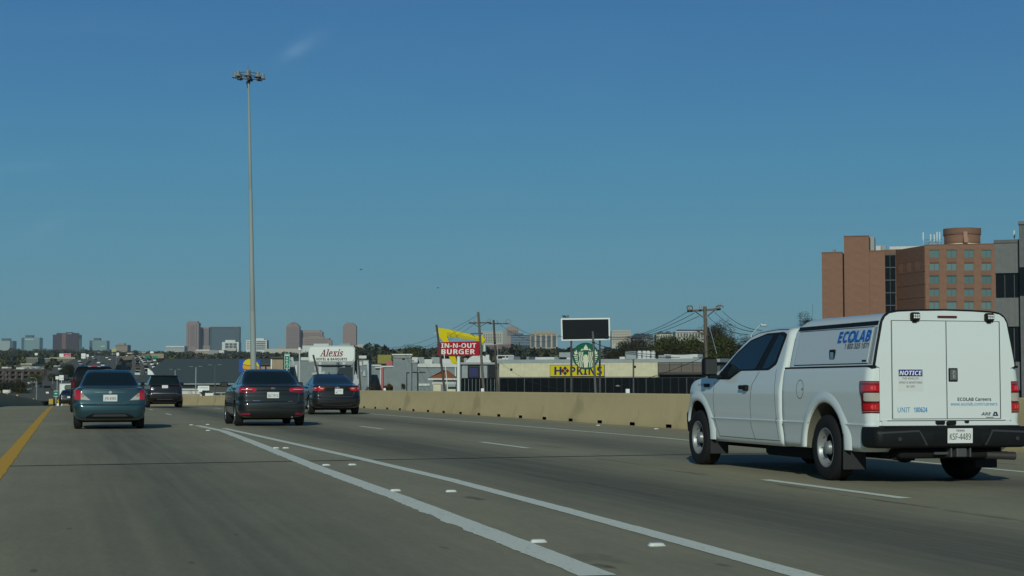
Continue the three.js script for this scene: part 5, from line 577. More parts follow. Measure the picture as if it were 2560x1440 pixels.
/* skin(geometry) lays panels over a body: an outline in side ('L', 'R': z, y), rear ('B': x, y), front ('N') or top ('T': x, z) view is pressed onto the surface and given an edge of its own */
function skin(geo) {
  const g = geo.clone(), bvh = new MeshBVH(g), r = new THREE.Ray(), nrm = g.attributes.normal, ix = () => g.index;
  const shoot = (axis, a, b) => {
    if (axis === 'L') r.set(V(-6, b, a), V(1, 0, 0)); else if (axis === 'R') r.set(V(6, b, a), V(-1, 0, 0)); else if (axis === 'B') r.set(V(a, b, 9), V(0, 0, -1)); else if (axis === 'N') r.set(V(a, b, -12), V(0, 0, 1)); else r.set(V(a, 6, b), V(0, -1, 0));
    const h = bvh.raycastFirst(r, THREE.DoubleSide); if (!h) return null; const { a: i, b: j, c: k } = h.face, P = g.attributes.position, A = V().fromBufferAttribute(P, i), B = V().fromBufferAttribute(P, j), C = V().fromBufferAttribute(P, k), w = V(); THREE.Triangle.getBarycoord(h.point, A, B, C, w); const n = V().fromBufferAttribute(nrm, i).multiplyScalar(w.x).addScaledVector(V().fromBufferAttribute(nrm, j), w.y).addScaledVector(V().fromBufferAttribute(nrm, k), w.z).normalize(); if (n.dot(r.direction) > 0) n.negate(); return { p: h.point.clone(), n };
  };
  const clip = (poly, ax, v, keepGreater) => { const o = []; for (let i = 0; i < poly.length; i++) { const p = poly[i], q = poly[(i + 1) % poly.length], ip = keepGreater ? p[ax] >= v : p[ax] <= v, iq = keepGreater ? q[ax] >= v : q[ax] <= v; if (ip) o.push(p); if (ip !== iq) { const t = (v - p[ax]) / (q[ax] - p[ax]); o.push([lerp(p[0], q[0], t), lerp(p[1], q[1], t)]); } } return o; };
  return (axis, poly, off = .004, cell = .06, depth = .012) => {
    if (poly.length < 3) return null; const xs = poly.map(p => p[0]), ys = poly.map(p => p[1]), x0 = Math.min(...xs), x1 = Math.max(...xs), y0 = Math.min(...ys), y1 = Math.max(...ys), nx = Math.max(1, Math.ceil((x1 - x0) / cell)), ny = Math.max(1, Math.ceil((y1 - y0) / cell));
    const map = new Map(), pts = [], tris = [], vid = ([a, b]) => { const k = Math.round(a * 2e4) + ',' + Math.round(b * 2e4); if (!map.has(k)) { const h = shoot(axis, a, b); map.set(k, h ? pts.push({ ...h, a, b }) - 1 : -1); } return map.get(k); };
    for (let i = 0; i < nx; i++) for (let j = 0; j < ny; j++) { let c = clip(poly, 0, lerp(x0, x1, i / nx), true); c = clip(c, 0, lerp(x0, x1, (i + 1) / nx), false); c = clip(c, 1, lerp(y0, y1, j / ny), true); c = clip(c, 1, lerp(y0, y1, (j + 1) / ny), false); if (c.length < 3) continue; const v2 = c.map(p => new THREE.Vector2(...p)); if (Math.abs(THREE.ShapeUtils.area(v2)) < 1e-8) continue; for (const t of THREE.ShapeUtils.triangulateShape(v2, [])) { const q = t.map(k => vid(c[k])); if (q.includes(-1) || q[0] === q[1] || q[1] === q[2] || q[0] === q[2]) continue; tris.push(q); } }
    const pos = [], nor = [], uv = [], idx = [], edge = new Map(), push = (p, n, u, v) => { pos.push(p.x, p.y, p.z); nor.push(n.x, n.y, n.z); uv.push(u, v); return pos.length / 3 - 1; };
    for (const q of pts) push(q.p.clone().addScaledVector(q.n, off), q.n, (q.a - x0) / (x1 - x0 || 1), (q.b - y0) / (y1 - y0 || 1));
    for (const t of tris) { const [a, b, c] = t.map(i => pts[i].p), n = b.clone().sub(a).cross(c.clone().sub(a)); const w = n.dot(pts[t[0]].n) < 0 ? [t[0], t[2], t[1]] : t; idx.push(...w); for (let k = 0; k < 3; k++) { const e = [w[k], w[(k + 1) % 3]], key = Math.min(...e) + '_' + Math.max(...e); edge.set(key, edge.has(key) ? null : e); } }
    if (depth) for (const e of edge.values()) if (e) { const [A, B] = e.map(i => pts[i]), s = B.p.clone().sub(A.p).cross(A.n).normalize(); if (!isFinite(s.x) || s.lengthSq() < .5) continue; const i0 = push(A.p.clone().addScaledVector(A.n, off), s, 0, 0), i1 = push(B.p.clone().addScaledVector(B.n, off), s, 0, 0), i2 = push(B.p.clone().addScaledVector(B.n, -depth), s, 0, 0), i3 = push(A.p.clone().addScaledVector(A.n, -depth), s, 0, 0); idx.push(i0, i2, i1, i0, i3, i2); }
    const o = new THREE.BufferGeometry(); o.setAttribute('position', new THREE.Float32BufferAttribute(pos, 3)); o.setAttribute('normal', new THREE.Float32BufferAttribute(nor, 3)); o.setAttribute('uv', new THREE.Float32BufferAttribute(uv, 2)); o.setIndex(idx); return o;
  };
}
const rectP = (x0, y0, x1, y1) => [[x0, y0], [x1, y0], [x1, y1], [x0, y1]];
const stripP = (pts, w) => { const l = [], r = []; pts.forEach((p, i) => { const a = pts[Math.max(0, i - 1)], b = pts[Math.min(pts.length - 1, i + 1)], d = Math.hypot(b[0] - a[0], b[1] - a[1]), nx = -(b[1] - a[1]) / d * w / 2, ny = (b[0] - a[0]) / d * w / 2; l.push([p[0] + nx, p[1] + ny]); r.push([p[0] - nx, p[1] - ny]); }); return [...l, ...r.reverse()]; };
const mirrorX = g => { const m = g.clone(); m.applyMatrix4(new THREE.Matrix4().makeScale(-1, 1, 1)); const ix = m.index; if (ix) { const a = ix.array.slice(); for (let i = 0; i < a.length; i += 3) { const t = a[i]; a[i] = a[i + 1]; a[i + 1] = t; } m.setIndex(new THREE.BufferAttribute(a, 1)); } else for (const k of Object.keys(m.attributes)) { const at = m.attributes[k], n = at.itemSize; for (let i = 0; i < at.count; i += 3) for (let q = 0; q < n; q++) { const t = at.array[i * n + q]; at.array[i * n + q] = at.array[(i + 1) * n + q]; at.array[(i + 1) * n + q] = t; } } return m; };

const VM = {
  tyre: std(.018, .018, .019, .85), well: std(.02, .02, .02, .95), glass: phys(.010, .020, .024, .04, { ior: 1.5, specularIntensity: .5 }), trim: std(.011, .012, .013, .55, 0, { specularIntensity: .3 }), under: std(.012, .012, .013, .9), silver: std(.30, .31, .31, .42, .4), alloy: std(.42, .43, .44, .3, .8), chrome: std(.75, .76, .77, .12, 1),
  red: phys(.46, .008, .016, .12, { clearcoat: 1, clearcoatRoughness: .05 }), redDeep: phys(.10, .004, .007, .12, { clearcoat: 1, clearcoatRoughness: .05 }), redHot: phys(.85, .06, .05, .15, { clearcoat: 1 }), clear: phys(.62, .55, .48, .1, { clearcoat: 1, metalness: .3 }), amber: phys(.45, .22, .13, .12, { clearcoat: 1 }), plate: std(.74, .75, .72, .5), plateInk: std(.03, .03, .05, .6), seam: std(.08, .09, .095, .7), mirror: phys(.05, .055, .055, .1),
};
const paint = (r, g, b, rough = .38, more = {}) => phys(r, g, b, rough, { clearcoat: 1, clearcoatRoughness: .05, specularIntensity: .35, ...more });
function tyreG(R, W, rr) { const pts = [[rr, -W / 2 + .015], [rr + .02, -W / 2], [R * .80, -W / 2 - .006], [R * .95, -W / 2 + .012], [R, -W / 2 + .045], [R, W / 2 - .045], [R * .95, W / 2 - .012], [R * .80, W / 2 + .006], [rr + .02, W / 2], [rr, W / 2 - .015]].map(p => new THREE.Vector2(...p)); const g = new THREE.LatheGeometry(pts, 40).rotateZ(-Math.PI / 2); const tr = []; for (const x of [-.06, 0, .06]) tr.push(new THREE.TorusGeometry(R - .001, .007, 5, 40).rotateY(Math.PI / 2).translate(x * W / .25, 0, 0)); return g; }
function steelRim(R) { // stamped steel wheel, outer face towards -x
  const s = new THREE.Shape(); s.absarc(0, 0, R * .80, 0, 6.2832); for (let i = 0; i < 8; i++) { const a = i / 8 * 6.2832, h = new THREE.Path(); h.absellipse(Math.cos(a) * R * .63, Math.sin(a) * R * .61, R * .15, R * .185, 0, 6.2832, false, a + Math.PI / 2 - Math.PI / 2); s.holes.push(h); }
  const face = new THREE.ExtrudeGeometry(s, { depth: .012, bevelEnabled: true, bevelSize: .008, bevelThickness: .012, bevelSegments: 2, curveSegments: 20 }).rotateY(-Math.PI / 2).translate(.03, 0, 0);
  const lip = new THREE.LatheGeometry([[R * .74, .03], [R * .80, .01], [R * .86, -.0], [R * .90, -.035], [R * .95, -.055], [R, -.06], [R * 1.03, -.045], [R * 1.02, -.02], [R * .93, .0], [R * .88, .12]].map(p => new THREE.Vector2(...p)), 40).rotateZ(-Math.PI / 2).scale(-1, 1, 1).scale(-1, 1, 1);
  return { face, lip };
}
function alloyRim(R, n = 5) { const g = []; for (let i = 0; i < n; i++) { const a = i / n * 6.2832, b = rbox(.02, R * .86, R * .24, .008, 0, R * .48, 0, 2); b.rotateX(a); g.push(b); } g.push(new THREE.TorusGeometry(R * .94, R * .07, 8, 36).rotateY(Math.PI / 2)); g.push(new THREE.CylinderGeometry(R * .2, R * .24, .03, 16).rotateZ(Math.PI / 2)); return join(g); }
const drum = (R) => new THREE.CylinderGeometry(R * .9, R * .9, .04, 24).rotateZ(Math.PI / 2);
function addWheel(parent, x, y, z, R, W, rr, kind = 'alloy') { // x < 0 is the left side
  const w = new THREE.Group(); w.name = 'wheel'; w.position.set(x, y, z); if (x > 0) w.rotation.y = Math.PI; parent.add(w); part('tyre', tyreG(R, W, rr), VM.tyre, w);
  if (kind === 'steel') { const { face, lip } = steelRim(rr); part('rim', [strip(face.translate(-W / 2 + .035, 0, 0)), strip(lip.translate(-W / 2 + .065, 0, 0))], VM.silver, w); part('hub', [new THREE.CylinderGeometry(rr * .30, rr * .36, .05, 20).rotateZ(Math.PI / 2).translate(-W / 2 + .045, 0, 0), new THREE.SphereGeometry(rr * .26, 16, 8).scale(.35, 1, 1).translate(-W / 2 + .025, 0, 0)], VM.silver, w); part('brake_drum', drum(rr).translate(.02, 0, 0), VM.under, w); }
  else { part('rim', alloyRim(rr).translate(-W / 2 + .02, 0, 0), VM.alloy, w); part('brake_drum', drum(rr).translate(.0, 0, 0), VM.under, w); }
  return w;
}
function numberPlate(parent, x, y, z, w, h, str, tilt = 0, top = '') { const g = new THREE.Group(); g.name = 'number_plate'; g.position.set(x, y, z); g.rotation.x = tilt; parent.add(g); part('plate_sheet', rbox(w, h, .008, .003, 0, 0, 0, 2), VM.plate, g); if (str) part('lettering', letters(str, 'sans', h * .42, { width: w * .84, align: .5, depth: .003 }).translate(0, -h * .27, .003), VM.plateInk, g); if (top) part('lettering', letters(top, 'bold', h * .12, { width: w * .34, align: .5, depth: .003 }).translate(0, h * .29, .003), VM.plateInk, g); return g; }
function placed(name, label, cat, s, t, turn = 0) { return thing(name, label, cat, onRoad(s, t), turn); }

/* ---------- the white service pickup ---------- */
{
  const o = placed('pickup_truck', 'white extended-cab pickup with tall utility cap and black rear bumper, nearest vehicle at right', 'pickup truck', 19.12, 9.8 + .0, 0); o.position.y = 0; o.position.x = 9.8;
  const W = paint(.71, .76, .745, .45), grey = paint(.62, .665, .67, .5), A = [[-4.31, .385, .54, .58, 1.3]], B = [[0, .385, .55, .60, 1.3]];
  const wy = { low: .90, sill: .945, mid: .972 };
  // cab, bonnet and front wings
  const cabKeys = [[.36, .90, -1.36, -4.80, .05, .3, 0, .12], [.40, .935, -1.335, -4.9], [.50, .955, -1.33, -4.98], [.66, .975, -1.33, -5.02], [.685, .985, -1.33, -5.03], [.70, .968, -1.33, -5.03], [.85, .978, -1.33, -5.04], [1.02, .978, -1.33, -5.04], [1.13, .968, -1.33, -4.98, .05, .28, 0, .14], [1.19, .955, -1.33, -4.82, .05, .25], [1.24, .945, -1.33, -4.45, .05, .2], [1.285, .936, -1.33, -4.02, .05, .15, 0, .1], [1.32, .927, -1.33, -3.86, .05, .12, 0, .14], [1.345, .918, -1.335, -3.74, .05, .1, 0, .16], [1.55, .85, -1.37, -3.42, .06, .14, 0, .14], [1.72, .79, -1.42, -3.12, .07, .16, 0, .12], [1.82, .75, -1.46, -2.90, .08, .18, 0, .1], [1.875, .70, -1.50, -2.68, .1, .2], [1.905, .58, -1.6, -2.45, .15, .2], [1.915, .35, -1.8, -2.2, .15, .15]];
  const cabG = loft(cabKeys, { seg: 3, n2: 40, plan: (z, y) => 1 - .09 * smooth(-4.35, -5.05, z) }); const [cabSkin, cabWell] = carve(cabG, A); const cab = part('cab', cabSkin, W, o); cabWell.forEach(w => part('wheel_well', w, VM.well, o)); const K = skin(cabG);
  // bed
  const bedKeys = [[.37, .90, .92, -1.26, .10, .03, 0, 0], [.41, .94, .96], [.44, .95, 1.08], [.52, .955, 1.14], [.66, .975, 1.165], [.685, .985, 1.165], [.70, .968, 1.165], [.85, .978, 1.165], [1.05, .978, 1.165], [1.25, .962, 1.165], [1.325, .95, 1.165], [1.345, .93, 1.155]];
  const bedG = loft(bedKeys, { seg: 3, n2: 34, nc: 7 }); const [bedSkin, bedWell] = carve(bedG, B); const bed = part('bed', bedSkin, W, o); { const m = std(.16, .148, .115, .9); bedWell.forEach(w => part('wheel_well', w, m, o)); }; const D = skin(bedG);
  // wheel arch flares
  const flare = (z, r, aEnd = Math.PI) => { const prof = [[-.02, .0], [.006, .004], [.014, .03], [.016, .06], [.010, .10], [-.002, .14], [-.02, .17]], pos = [], idx = [], n = 40; for (let i = 0; i <= n; i++) { const a = lerp(.0, aEnd, i / n); for (const [h, d] of prof) { const rr = r + d, x = -(.978 + h - .02 * 0), y = .385 + Math.sin(a) * rr, zz = z + Math.cos(a) * rr; pos.push(x * (1 - .09 * smooth(-4.35, -5.05, zz)), y, zz); } } const m = prof.length; for (let i = 0; i < n; i++) for (let k = 0; k < m - 1; k++) { const a = i * m + k; idx.push(a, a + 1, a + m, a + 1, a + m + 1, a + m); } const g = new THREE.BufferGeometry(); g.setAttribute('position', new THREE.Float32BufferAttribute(pos, 3)); g.setIndex(idx); g.computeVertexNormals(); return g; };
  for (const [z, r, e] of [[-4.31, .537, 2.75], [0, .547, Math.PI]]) { const f = flare(z, r, e); part('wheel_arch', f, W, o); part('wheel_arch', mirrorX(f), W, o); }
  // windows: door glass with dipped front corner, pillar, rear quarter glass, windscreen, rear window
  const side = (name, poly, mat, off, parent = cab, cell = .08, lab) => { const g = K('L', poly, off, cell); part(name, g, mat, parent, lab); part(name, mirrorX(g), mat, parent, lab); };
  side('window_surround', round([[-3.47, 1.335], [-1.80, 1.335], [-1.60, 1.41], [-1.55, 1.80], [-1.70, 1.835], [-2.25, 1.83], [-2.75, 1.75], [-3.1, 1.585]], .04), VM.trim, .003); side('window_surround', [[-3.60, 1.225], [-3.10, 1.22], [-2.74, 1.338], [-3.48, 1.338]], VM.trim, .004, cab, .06);
  side('door_window', round([[-3.20, 1.352], [-2.26, 1.352], [-1.99, 1.802], [-2.28, 1.80], [-2.72, 1.725], [-3.05, 1.565], [-3.26, 1.42]], .04), VM.glass, .008); side('door_window', [[-3.18, 1.262], [-3.07, 1.258], [-2.80, 1.35], [-3.2, 1.35]], VM.glass, .008, cab, .06); side('quarter_window', round([[-2.02, 1.355], [-1.83, 1.36], [-1.66, 1.43], [-1.61, 1.77], [-1.78, 1.80], [-1.80, 1.80]], .04), VM.glass, .008);
  part('windscreen', K('N', round([[-.80, 1.37], [.80, 1.37], [.66, 1.82], [-.66, 1.82]], .06), .005, .1), VM.glass, cab); part('rear_window', K('B', round([[-.6, 1.40], [.6, 1.40], [.55, 1.75], [-.55, 1.75]], .06), .005, .1), VM.glass, cab);
  side('roof_gutter', stripP([[-1.46, 1.86], [-2.0, 1.872], [-2.55, 1.845], [-2.95, 1.75]], .012), VM.seam, .002);
  // seams and furniture on the flanks
  const seam = (pts, w = .010) => side('door_seam', stripP(pts, w), VM.seam, .0015, cab, .05); seam([[-3.64, 1.20], [-3.66, .95], [-3.62, .7], [-3.50, .44]]); seam([[-2.10, 1.32], [-2.27, 1.15], [-2.31, .9], [-2.30, .6], [-2.22, .42]]); seam([[-1.55, 1.35], [-1.50, 1.1], [-1.46, .8], [-1.43, .45]], .008); seam([[-3.5, .435], [-2.3, .43], [-1.40, .43]], .008); 
  for (const e of [-1, 1]) { const h = part('door_handle', [rbox(.05, .055, .24, .02, e * 1.005, 1.115, -2.50), rbox(.06, .08, .10, .02, e * .995, 1.105, -2.42)], VM.trim, cab); h.name = 'door_handle'; }
  part('badge', [rbox(.012, .05, .2, .005, -.978, 1.14, -3.92), rbox(.012, .05, .2, .005, .978, 1.14, -3.92)], VM.trim, cab);
  side('bonnet_vent_print', rectP(-4.3, 1.135, -4.08, 1.165), std(.45, .49, .53, .5), .0015);
  { const ring = D('L', stripP(Array.from({ length: 29 }, (_, i) => { const a = i / 28 * 6.2832; return [-.70 + Math.cos(a) * .105, 1.09 + Math.sin(a) * .115]; }), .008), .0015, .05); part('fuel_door', ring, VM.seam, bed); part('fuel_latch', rbox(.01, .03, .02, .004, -.976, 1.09, -.63), VM.trim, bed); }
  // mirrors
  for (const e of [-1, 1]) { const m = part('side_mirror', [rbox(.21, .26, .14, .05, e * 1.085, 1.40, -3.52, 4), rbox(.26, .05, .10, .02, e * .99, 1.26, -3.46)], VM.trim, o); part('mirror_glass', rbox(.165, .21, .01, .004, e * 1.085, 1.40, -3.447, 2), VM.mirror, m); }
  // lamps: C-shaped clusters wrapped round the bed corners
  const lampB = round([[-.79, 1.185, .015], [-.995, 1.185, .02], [-.995, .825, .03], [-.79, .82, .015]], .02), lampL = round([[.965, 1.185, .02], [1.20, 1.185, .01], [1.20, .822, .01], [1.045, .822, .03], [1.03, 1.0, .06], [.985, 1.06, .06]], .02);
  for (const e of [0, 1]) {
    const mx = g => e ? mirrorX(g) : g, L = new THREE.Group(); L.name = 'tail_lamp'; o.add(L);
    part('lamp_case', [mx(D('B', lampB, .012, .03, .02)), mx(D('L', lampL, .012, .03, .02))].filter(Boolean), VM.redDeep, L);
    const seg = (bx, ly, mat, nm) => part(nm, [bx && mx(D('B', bx, .018, .03, .02)), ly && mx(D('L', ly, .018, .03, .02))].filter(Boolean), mat, L);
    seg(round(rectP(-.985, 1.07, -.82, 1.145), .02), round(rectP(1.03, 1.07, 1.19, 1.14), .02), VM.red, 'brake_lens'); seg(round(rectP(-.985, .855, -.82, .93), .02), round(rectP(1.075, .855, 1.19, .925), .02), VM.red, 'brake_lens'); seg(round(rectP(-.975, .955, -.835, 1.05), .015), round(rectP(1.135, .955, 1.19, 1.05), .01), VM.clear, 'reverse_lens');
    seg(round(rectP(-.93, 1.085, -.87, 1.128), .02), null, VM.redHot, 'lamp_bulb'); seg(round(rectP(-.93, .87, -.87, .913), .02), null, VM.redHot, 'lamp_bulb');
    seg(rectP(-.99, 1.160, -.80, 1.168), rectP(.99, 1.160, 1.195, 1.168), std(.45, .14, .14, .4), 'lamp_rib'); seg(rectP(-.99, .836, -.80, .844), rectP(1.06, .836, 1.195, .844), std(.45, .14, .14, .4), 'lamp_rib');
  }
  // utility cap
  const capG = loft([[1.345, .885, 1.16, -1.24, .05, .06, 0, 0], [1.36, .888, 1.16, -1.245], [1.55, .85, 1.16, -1.25], [1.78, .80, 1.16, -1.24], [1.86, .782, 1.16, -1.2, .06, .1], [1.915, .75, 1.16, -1.13, .06, .14], [1.952, .70, 1.155, -1.06, .06, .14], [1.972, .60, 1.15, -1.0, .06, .12], [1.985, .4, 1.14, -.94, .06, .12], [1.99, .2, 1.13, -.9, .06, .1]], { seg: 4, n2: 24, n1: 8 });
  const cap = part('utility_cap', capG, W, o), C = skin(capG);
  const cs = (name, poly, mat, off, parent = cap, cell = .1, both = true) => { const g = C('L', poly, off, cell); const r = part(name, g, mat, parent); if (both) part(name, mirrorX(g), mat, parent); return r; };
  cs('drip_rail', [[-1.22, 1.825], [1.15, 1.83], [1.15, 1.876], [-1.19, 1.868]], VM.trim, .008); cs('cap_gasket', rectP(-1.23, 1.352, 1.15, 1.366), VM.trim, .004); cs('front_gasket', stripP([[-1.225, 1.37], [-1.21, 1.82]], .035), VM.trim, .004);
  part('base_rail', [rbox(.06, .03, 2.46, .008, -.90, 1.352, -.04), rbox(.06, .03, 2.46, .008, .90, 1.352, -.04)], VM.trim, o);
  const doorL = cs('side_door', rectP(-1.06, 1.395, .98, 1.805), grey, .007, cap, .1); cs('side_door_gap', stripP([[-1.07, 1.388], [.99, 1.388], [.99, 1.812], [-1.07, 1.812], [-1.07, 1.388]], .010), VM.seam, .003);
  cs('corner_strip', rectP(1.02, 1.385, 1.09, 1.81), std(.33, .35, .35, .5), .004);
  for (const e of [-1, 1]) { const x = e * .868; const l = part('door_latch', [rbox(.02, .155, .15, .02, x, 1.49, .02)], VM.trim, cap); l.rotation.z = 0; part('latch_plate', rbox(.026, .10, .10, .012, x, 1.49, .02), VM.chrome, cap); part('maker_mark', rbox(.012, .022, .10, .003, e * .884, 1.42, .9), VM.trim, cap); }
  // side lettering
  const onCap = (geo, z, y) => { const b = []; const p = C('L', rectP(z - .01, y - .01, z + .01, y + .01), 0, .05, 0).attributes.position; const x = p.getX(0), p2 = C('L', rectP(z - .01, y + .19, z + .01, y + .21), 0, .05, 0).attributes.position; return { x, lean: Math.atan2(p2.getX(0) - x, .2) }; };
  const blue = std(.008, .15, .55, .5), sideText = (str, font, z, y, h, opt, mat) => { const { x, lean } = onCap(null, z, y), m = part('lettering', letters(str, font, h, { depth: .004, ...opt }), mat, cap); m.position.set(x - .017, y, z); m.rotation.set(0, -Math.PI / 2, 0, 'YXZ'); m.rotation.order = 'YZX'; m.quaternion.setFromEuler(new THREE.Euler(0, -Math.PI / 2, 0)).premultiply(new THREE.Quaternion().setFromAxisAngle(V(0, 0, 1), -lean)); return m; };
  sideText('EC', 'bold', .11, 1.648, .132, { width: .255, shear: .2 }, blue); sideText('LAB', 'bold', .575, 1.648, .132, { width: .385, shear: .2 }, blue); sideText('O', 'bold', .375, 1.646, .136, { width: .19, shear: .2 }, blue); sideText('x', 'bold', .445, 1.685, .07, { width: .075, shear: .2 }, std(.5, .6, .7, .5)); sideText('1 800 325 1671', 'sans', .33, 1.572, .058, { width: .63, shear: .1 }, std(.12, .14, .16, .6));
  // rear of the cap: frame, two doors, fittings
  const outline = [[-.83, .735], [.83, .735], [.83, 1.34], [.882, 1.36], [.845, 1.56], [.80, 1.78], [.785, 1.86], [.752, 1.917], [.70, 1.954], [.60, 1.973], [.35, 1.985], [0, 1.992], [-.35, 1.985], [-.60, 1.973], [-.70, 1.954], [-.752, 1.917], [-.785, 1.86], [-.80, 1.78], [-.845, 1.56], [-.882, 1.36], [-.83, 1.34]];
  const rear = part('rear_frame', plate(outline, .02, .004).translate(0, 0, 1.165), W, o);
  const edge = outline.slice(3, 20).map(p => V(p[0] * 1.012, p[1] + .006, 1.17)); part('rear_gasket', tube([V(-.895, 1.345, 1.165), ...edge.slice().reverse(), V(.895, 1.345, 1.165)], .018, 90, 6), VM.trim, o);
  const ZD = 1.19; const doors = [-1, 1].map(e => part('rear_door', rbox(.672, 1.118, .016, .007, e * .342 + .005, 1.313, ZD + .003, 2), W, o, e < 0 ? 'left rear door with notice panel and unit number' : 'right rear door with latch and web address'));
  part('door_gap', [box(1.37, .008, .006, .005, 1.878, ZD - .003), box(1.37, .012, .006, .005, .748, ZD - .003), box(.012, 1.13, .006, -.682, 1.313, ZD - .003), box(.012, 1.13, .006, .692, 1.313, ZD - .003), box(.012, 1.12, .006, .005, 1.313, ZD - .003)], VM.seam, o);
  part('tail_sill', [box(1.62, .07, .05, 0, .70, 1.165), box(1.60, .014, .06, 0, .742, 1.165)], W, o); part('sill_gap', box(1.5, .006, .01, 0, .735, 1.195), VM.seam, o);
  part('camera_housing', [rbox(.11, .045, .06, .015, -.09, .715, 1.20), rbox(.09, .05, .06, .012, .06, .712, 1.20), cyl(.03, .03, .08, 10).rotateX(Math.PI / 2).translate(.02, .70, 1.22), rbox(.05, .03, .04, .01, .25, .722, 1.20)], VM.trim, o);
  for (const x of [-.40, .545]) { const b = part('work_light', [rbox(.105, .095, .075, .022, x, 1.925, 1.225), box(.05, .05, .05, x, 1.88, 1.195)], VM.trim, o); const c = []; for (let i = 0; i < 6; i++) c.push(new THREE.SphereGeometry(.0125, 8, 6).scale(1, 1, .4).translate(x - .025 + (i % 3) * .026, 1.912 + Math.floor(i / 3) * .028, 1.264)); part('led', c, std(.85, .86, .86, .1, .2), b); }
  part('high_brake_light', [rbox(.25, .026, .02, .012, .02, 1.925, 1.20, 3)], VM.redDeep, o);
  { const l = part('rear_latch', [rbox(.115, .155, .02, .02, .08, 1.258, ZD + .018)], VM.trim, o); part('latch_pan', rbox(.088, .125, .006, .01, .08, 1.258, ZD + .029), std(.18, .19, .18, .4, .5), l); part('latch_paddle', [rbox(.035, .10, .02, .008, .08, 1.258, ZD + .038), rbox(.05, .02, .024, .006, .08, 1.27, ZD + .036)], VM.silver, l); }
  const L = doors[0], Rr = doors[1], zt = ZD + .0125, txt = (str, font, x, y, h, w, mat, parent, opt = {}) => part('lettering', letters(str, font, h, { width: w, depth: .002, ...opt }).translate(x, y, zt), mat, parent);
  const ink = std(.05, .055, .07, .6), navy = std(.02, .025, .20, .5), uBlue = std(.06, .25, .48, .5);
  part('notice_paper', rbox(.325, .25, .003, .001, -.455, 1.195, zt - .001, 1), std(.66, .68, .66, .6), L); part('notice_band', rbox(.298, .078, .005, .002, -.455, 1.278, zt, 1), navy, L); { const m = part('lettering', letters('NOTICE', 'bold', .05, { width: .27, shear: .18, depth: .002 }).translate(-.595, 1.253, zt + .0028), std(.85, .86, .86, .5), L); }
  txt('THIS VEHICLE\'S', 'sans', -.56, 1.205, .022, .205, ink, L); txt('SPEED IS MONITORED', 'sans', -.60, 1.158, .022, .29, ink, L); txt('BY GPS', 'sans', -.505, 1.112, .022, .10, ink, L);
  txt('UNIT', 'sans', -.622, .830, .056, .155, uBlue, L); txt('180624', 'bold', -.42, .830, .056, .17, uBlue, L);
  txt('ECOLAB Careers', 'bold', .135, .958, .038, .43, ink, Rr); txt('www.ecolab.com/careers', 'sans', .045, .905, .036, .60, uBlue, Rr); { part('lettering', letters('ARE', 'bold', .036, { width: .115, shear: .3, depth: .002 }).translate(.435, .79, zt), ink, Rr); const s = new THREE.Shape([[.58, .784], [.655, .784], [.635, .832], [.60, .832]].map(p => new THREE.Vector2(...p))); s.holes.push(new THREE.Path([[.605, .797], [.617, .82], [.628, .797]].map(p => new THREE.Vector2(...p)))); part('maker_emblem', new THREE.ExtrudeGeometry(s, { depth: .002, bevelEnabled: false }).translate(0, 0, zt), ink, Rr); part('maker_underline', rbox(.10, .008, .004, .002, .545, .768, zt, 1), ink, Rr); }
  // rear bumper, hitch, exhaust, underbody
  const bump = loft([[.425, .93, 1.33, 1.02, .10, .03, .02, 0], [.45, .975, 1.385, 1.0], [.52, .99, 1.40], [.60, .99, 1.395], [.645, .985, 1.37], [.665, .975, 1.34], [.668, .9, 1.28, 1.1]], { seg: 2, n2: 8, n1: 12 }); const bp = part('rear_bumper', bump, VM.trim, o); const Bs = skin(bump);
  part('plate_recess', Bs('B', round([[-.26, .645], [.30, .645], [.36, .43], [-.30, .43]], .02), .003, .06), std(.008, .009, .01, .8), bp); for (const e of [-1, 1]) part('bumper_crease', Bs('B', stripP(e > 0 ? [[.38, .46], [.47, .62], [.95, .60]] : [[-.36, .46], [-.45, .62], [-.95, .60]], .02), .004, .05), std(.05, .052, .055, .35), bp); for (const x of [-.70, .78]) part('parking_sensor', cyl(.024, .024, .02, 14).rotateX(Math.PI / 2).translate(x, .53, 1.395), std(.04, .04, .042, .5), bp); part('step_pad', rbox(1.7, .012, .16, .005, 0, .672, 1.26), std(.03, .03, .032, .9), bp);
  numberPlate(o, .045, .565, 1.412, .315, .168, 'KSF•4489'.replace('•', '-'), .04, 'TEXAS');
  part('hitch_receiver', [rbox(.13, .10, .22, .012, .10, .37, 1.24), rbox(.5, .06, .06, .01, .05, .41, 1.12), rbox(.02, .13, .14, .005, -.02, .385, 1.26), rbox(.02, .13, .14, .005, .22, .385, 1.26), cyl(.018, .018, .2, 8).rotateZ(Math.PI / 2).translate(-.10, .36, 1.25)], std(.10, .105, .10, .5, .4), o);
  part('exhaust_pipe', [bar(V(.25, .36, .9), V(.78, .33, 1.18), .042, 14), bar(V(.50, .335, 1.17), V(.86, .32, 1.20), .046, 16), bar(V(-.1, .42, -.8), V(.25, .36, .9), .045, 10)], std(.09, .085, .08, .5, .6), o);
  part('underbody', [box(1.5, .16, 5.6, 0, .44, -1.9), box(.12, .17, 6.0, -.42, .36, -1.9), box(.12, .17, 6.0, .42, .36, -1.9), rbox(.5, .22, 1.5, .06, -.55, .33, -1.5), bar(V(-.75, .385, 0), V(.75, .385, 0), .055, 10), new THREE.SphereGeometry(.17, 14, 10).translate(.08, .37, 0), rbox(1.2, .12, .5, .04, 0, .36, .95), bar(V(-.6, .33, 1.05), V(-.25, .30, .75), .05, 8), rbox(.45, .18, .5, .05, .6, .36, .75)], VM.under, o); part('spare_wheel', tyreG(.36, .2, .2).rotateZ(Math.PI / 2).translate(0, .42, .62), VM.tyre, o);
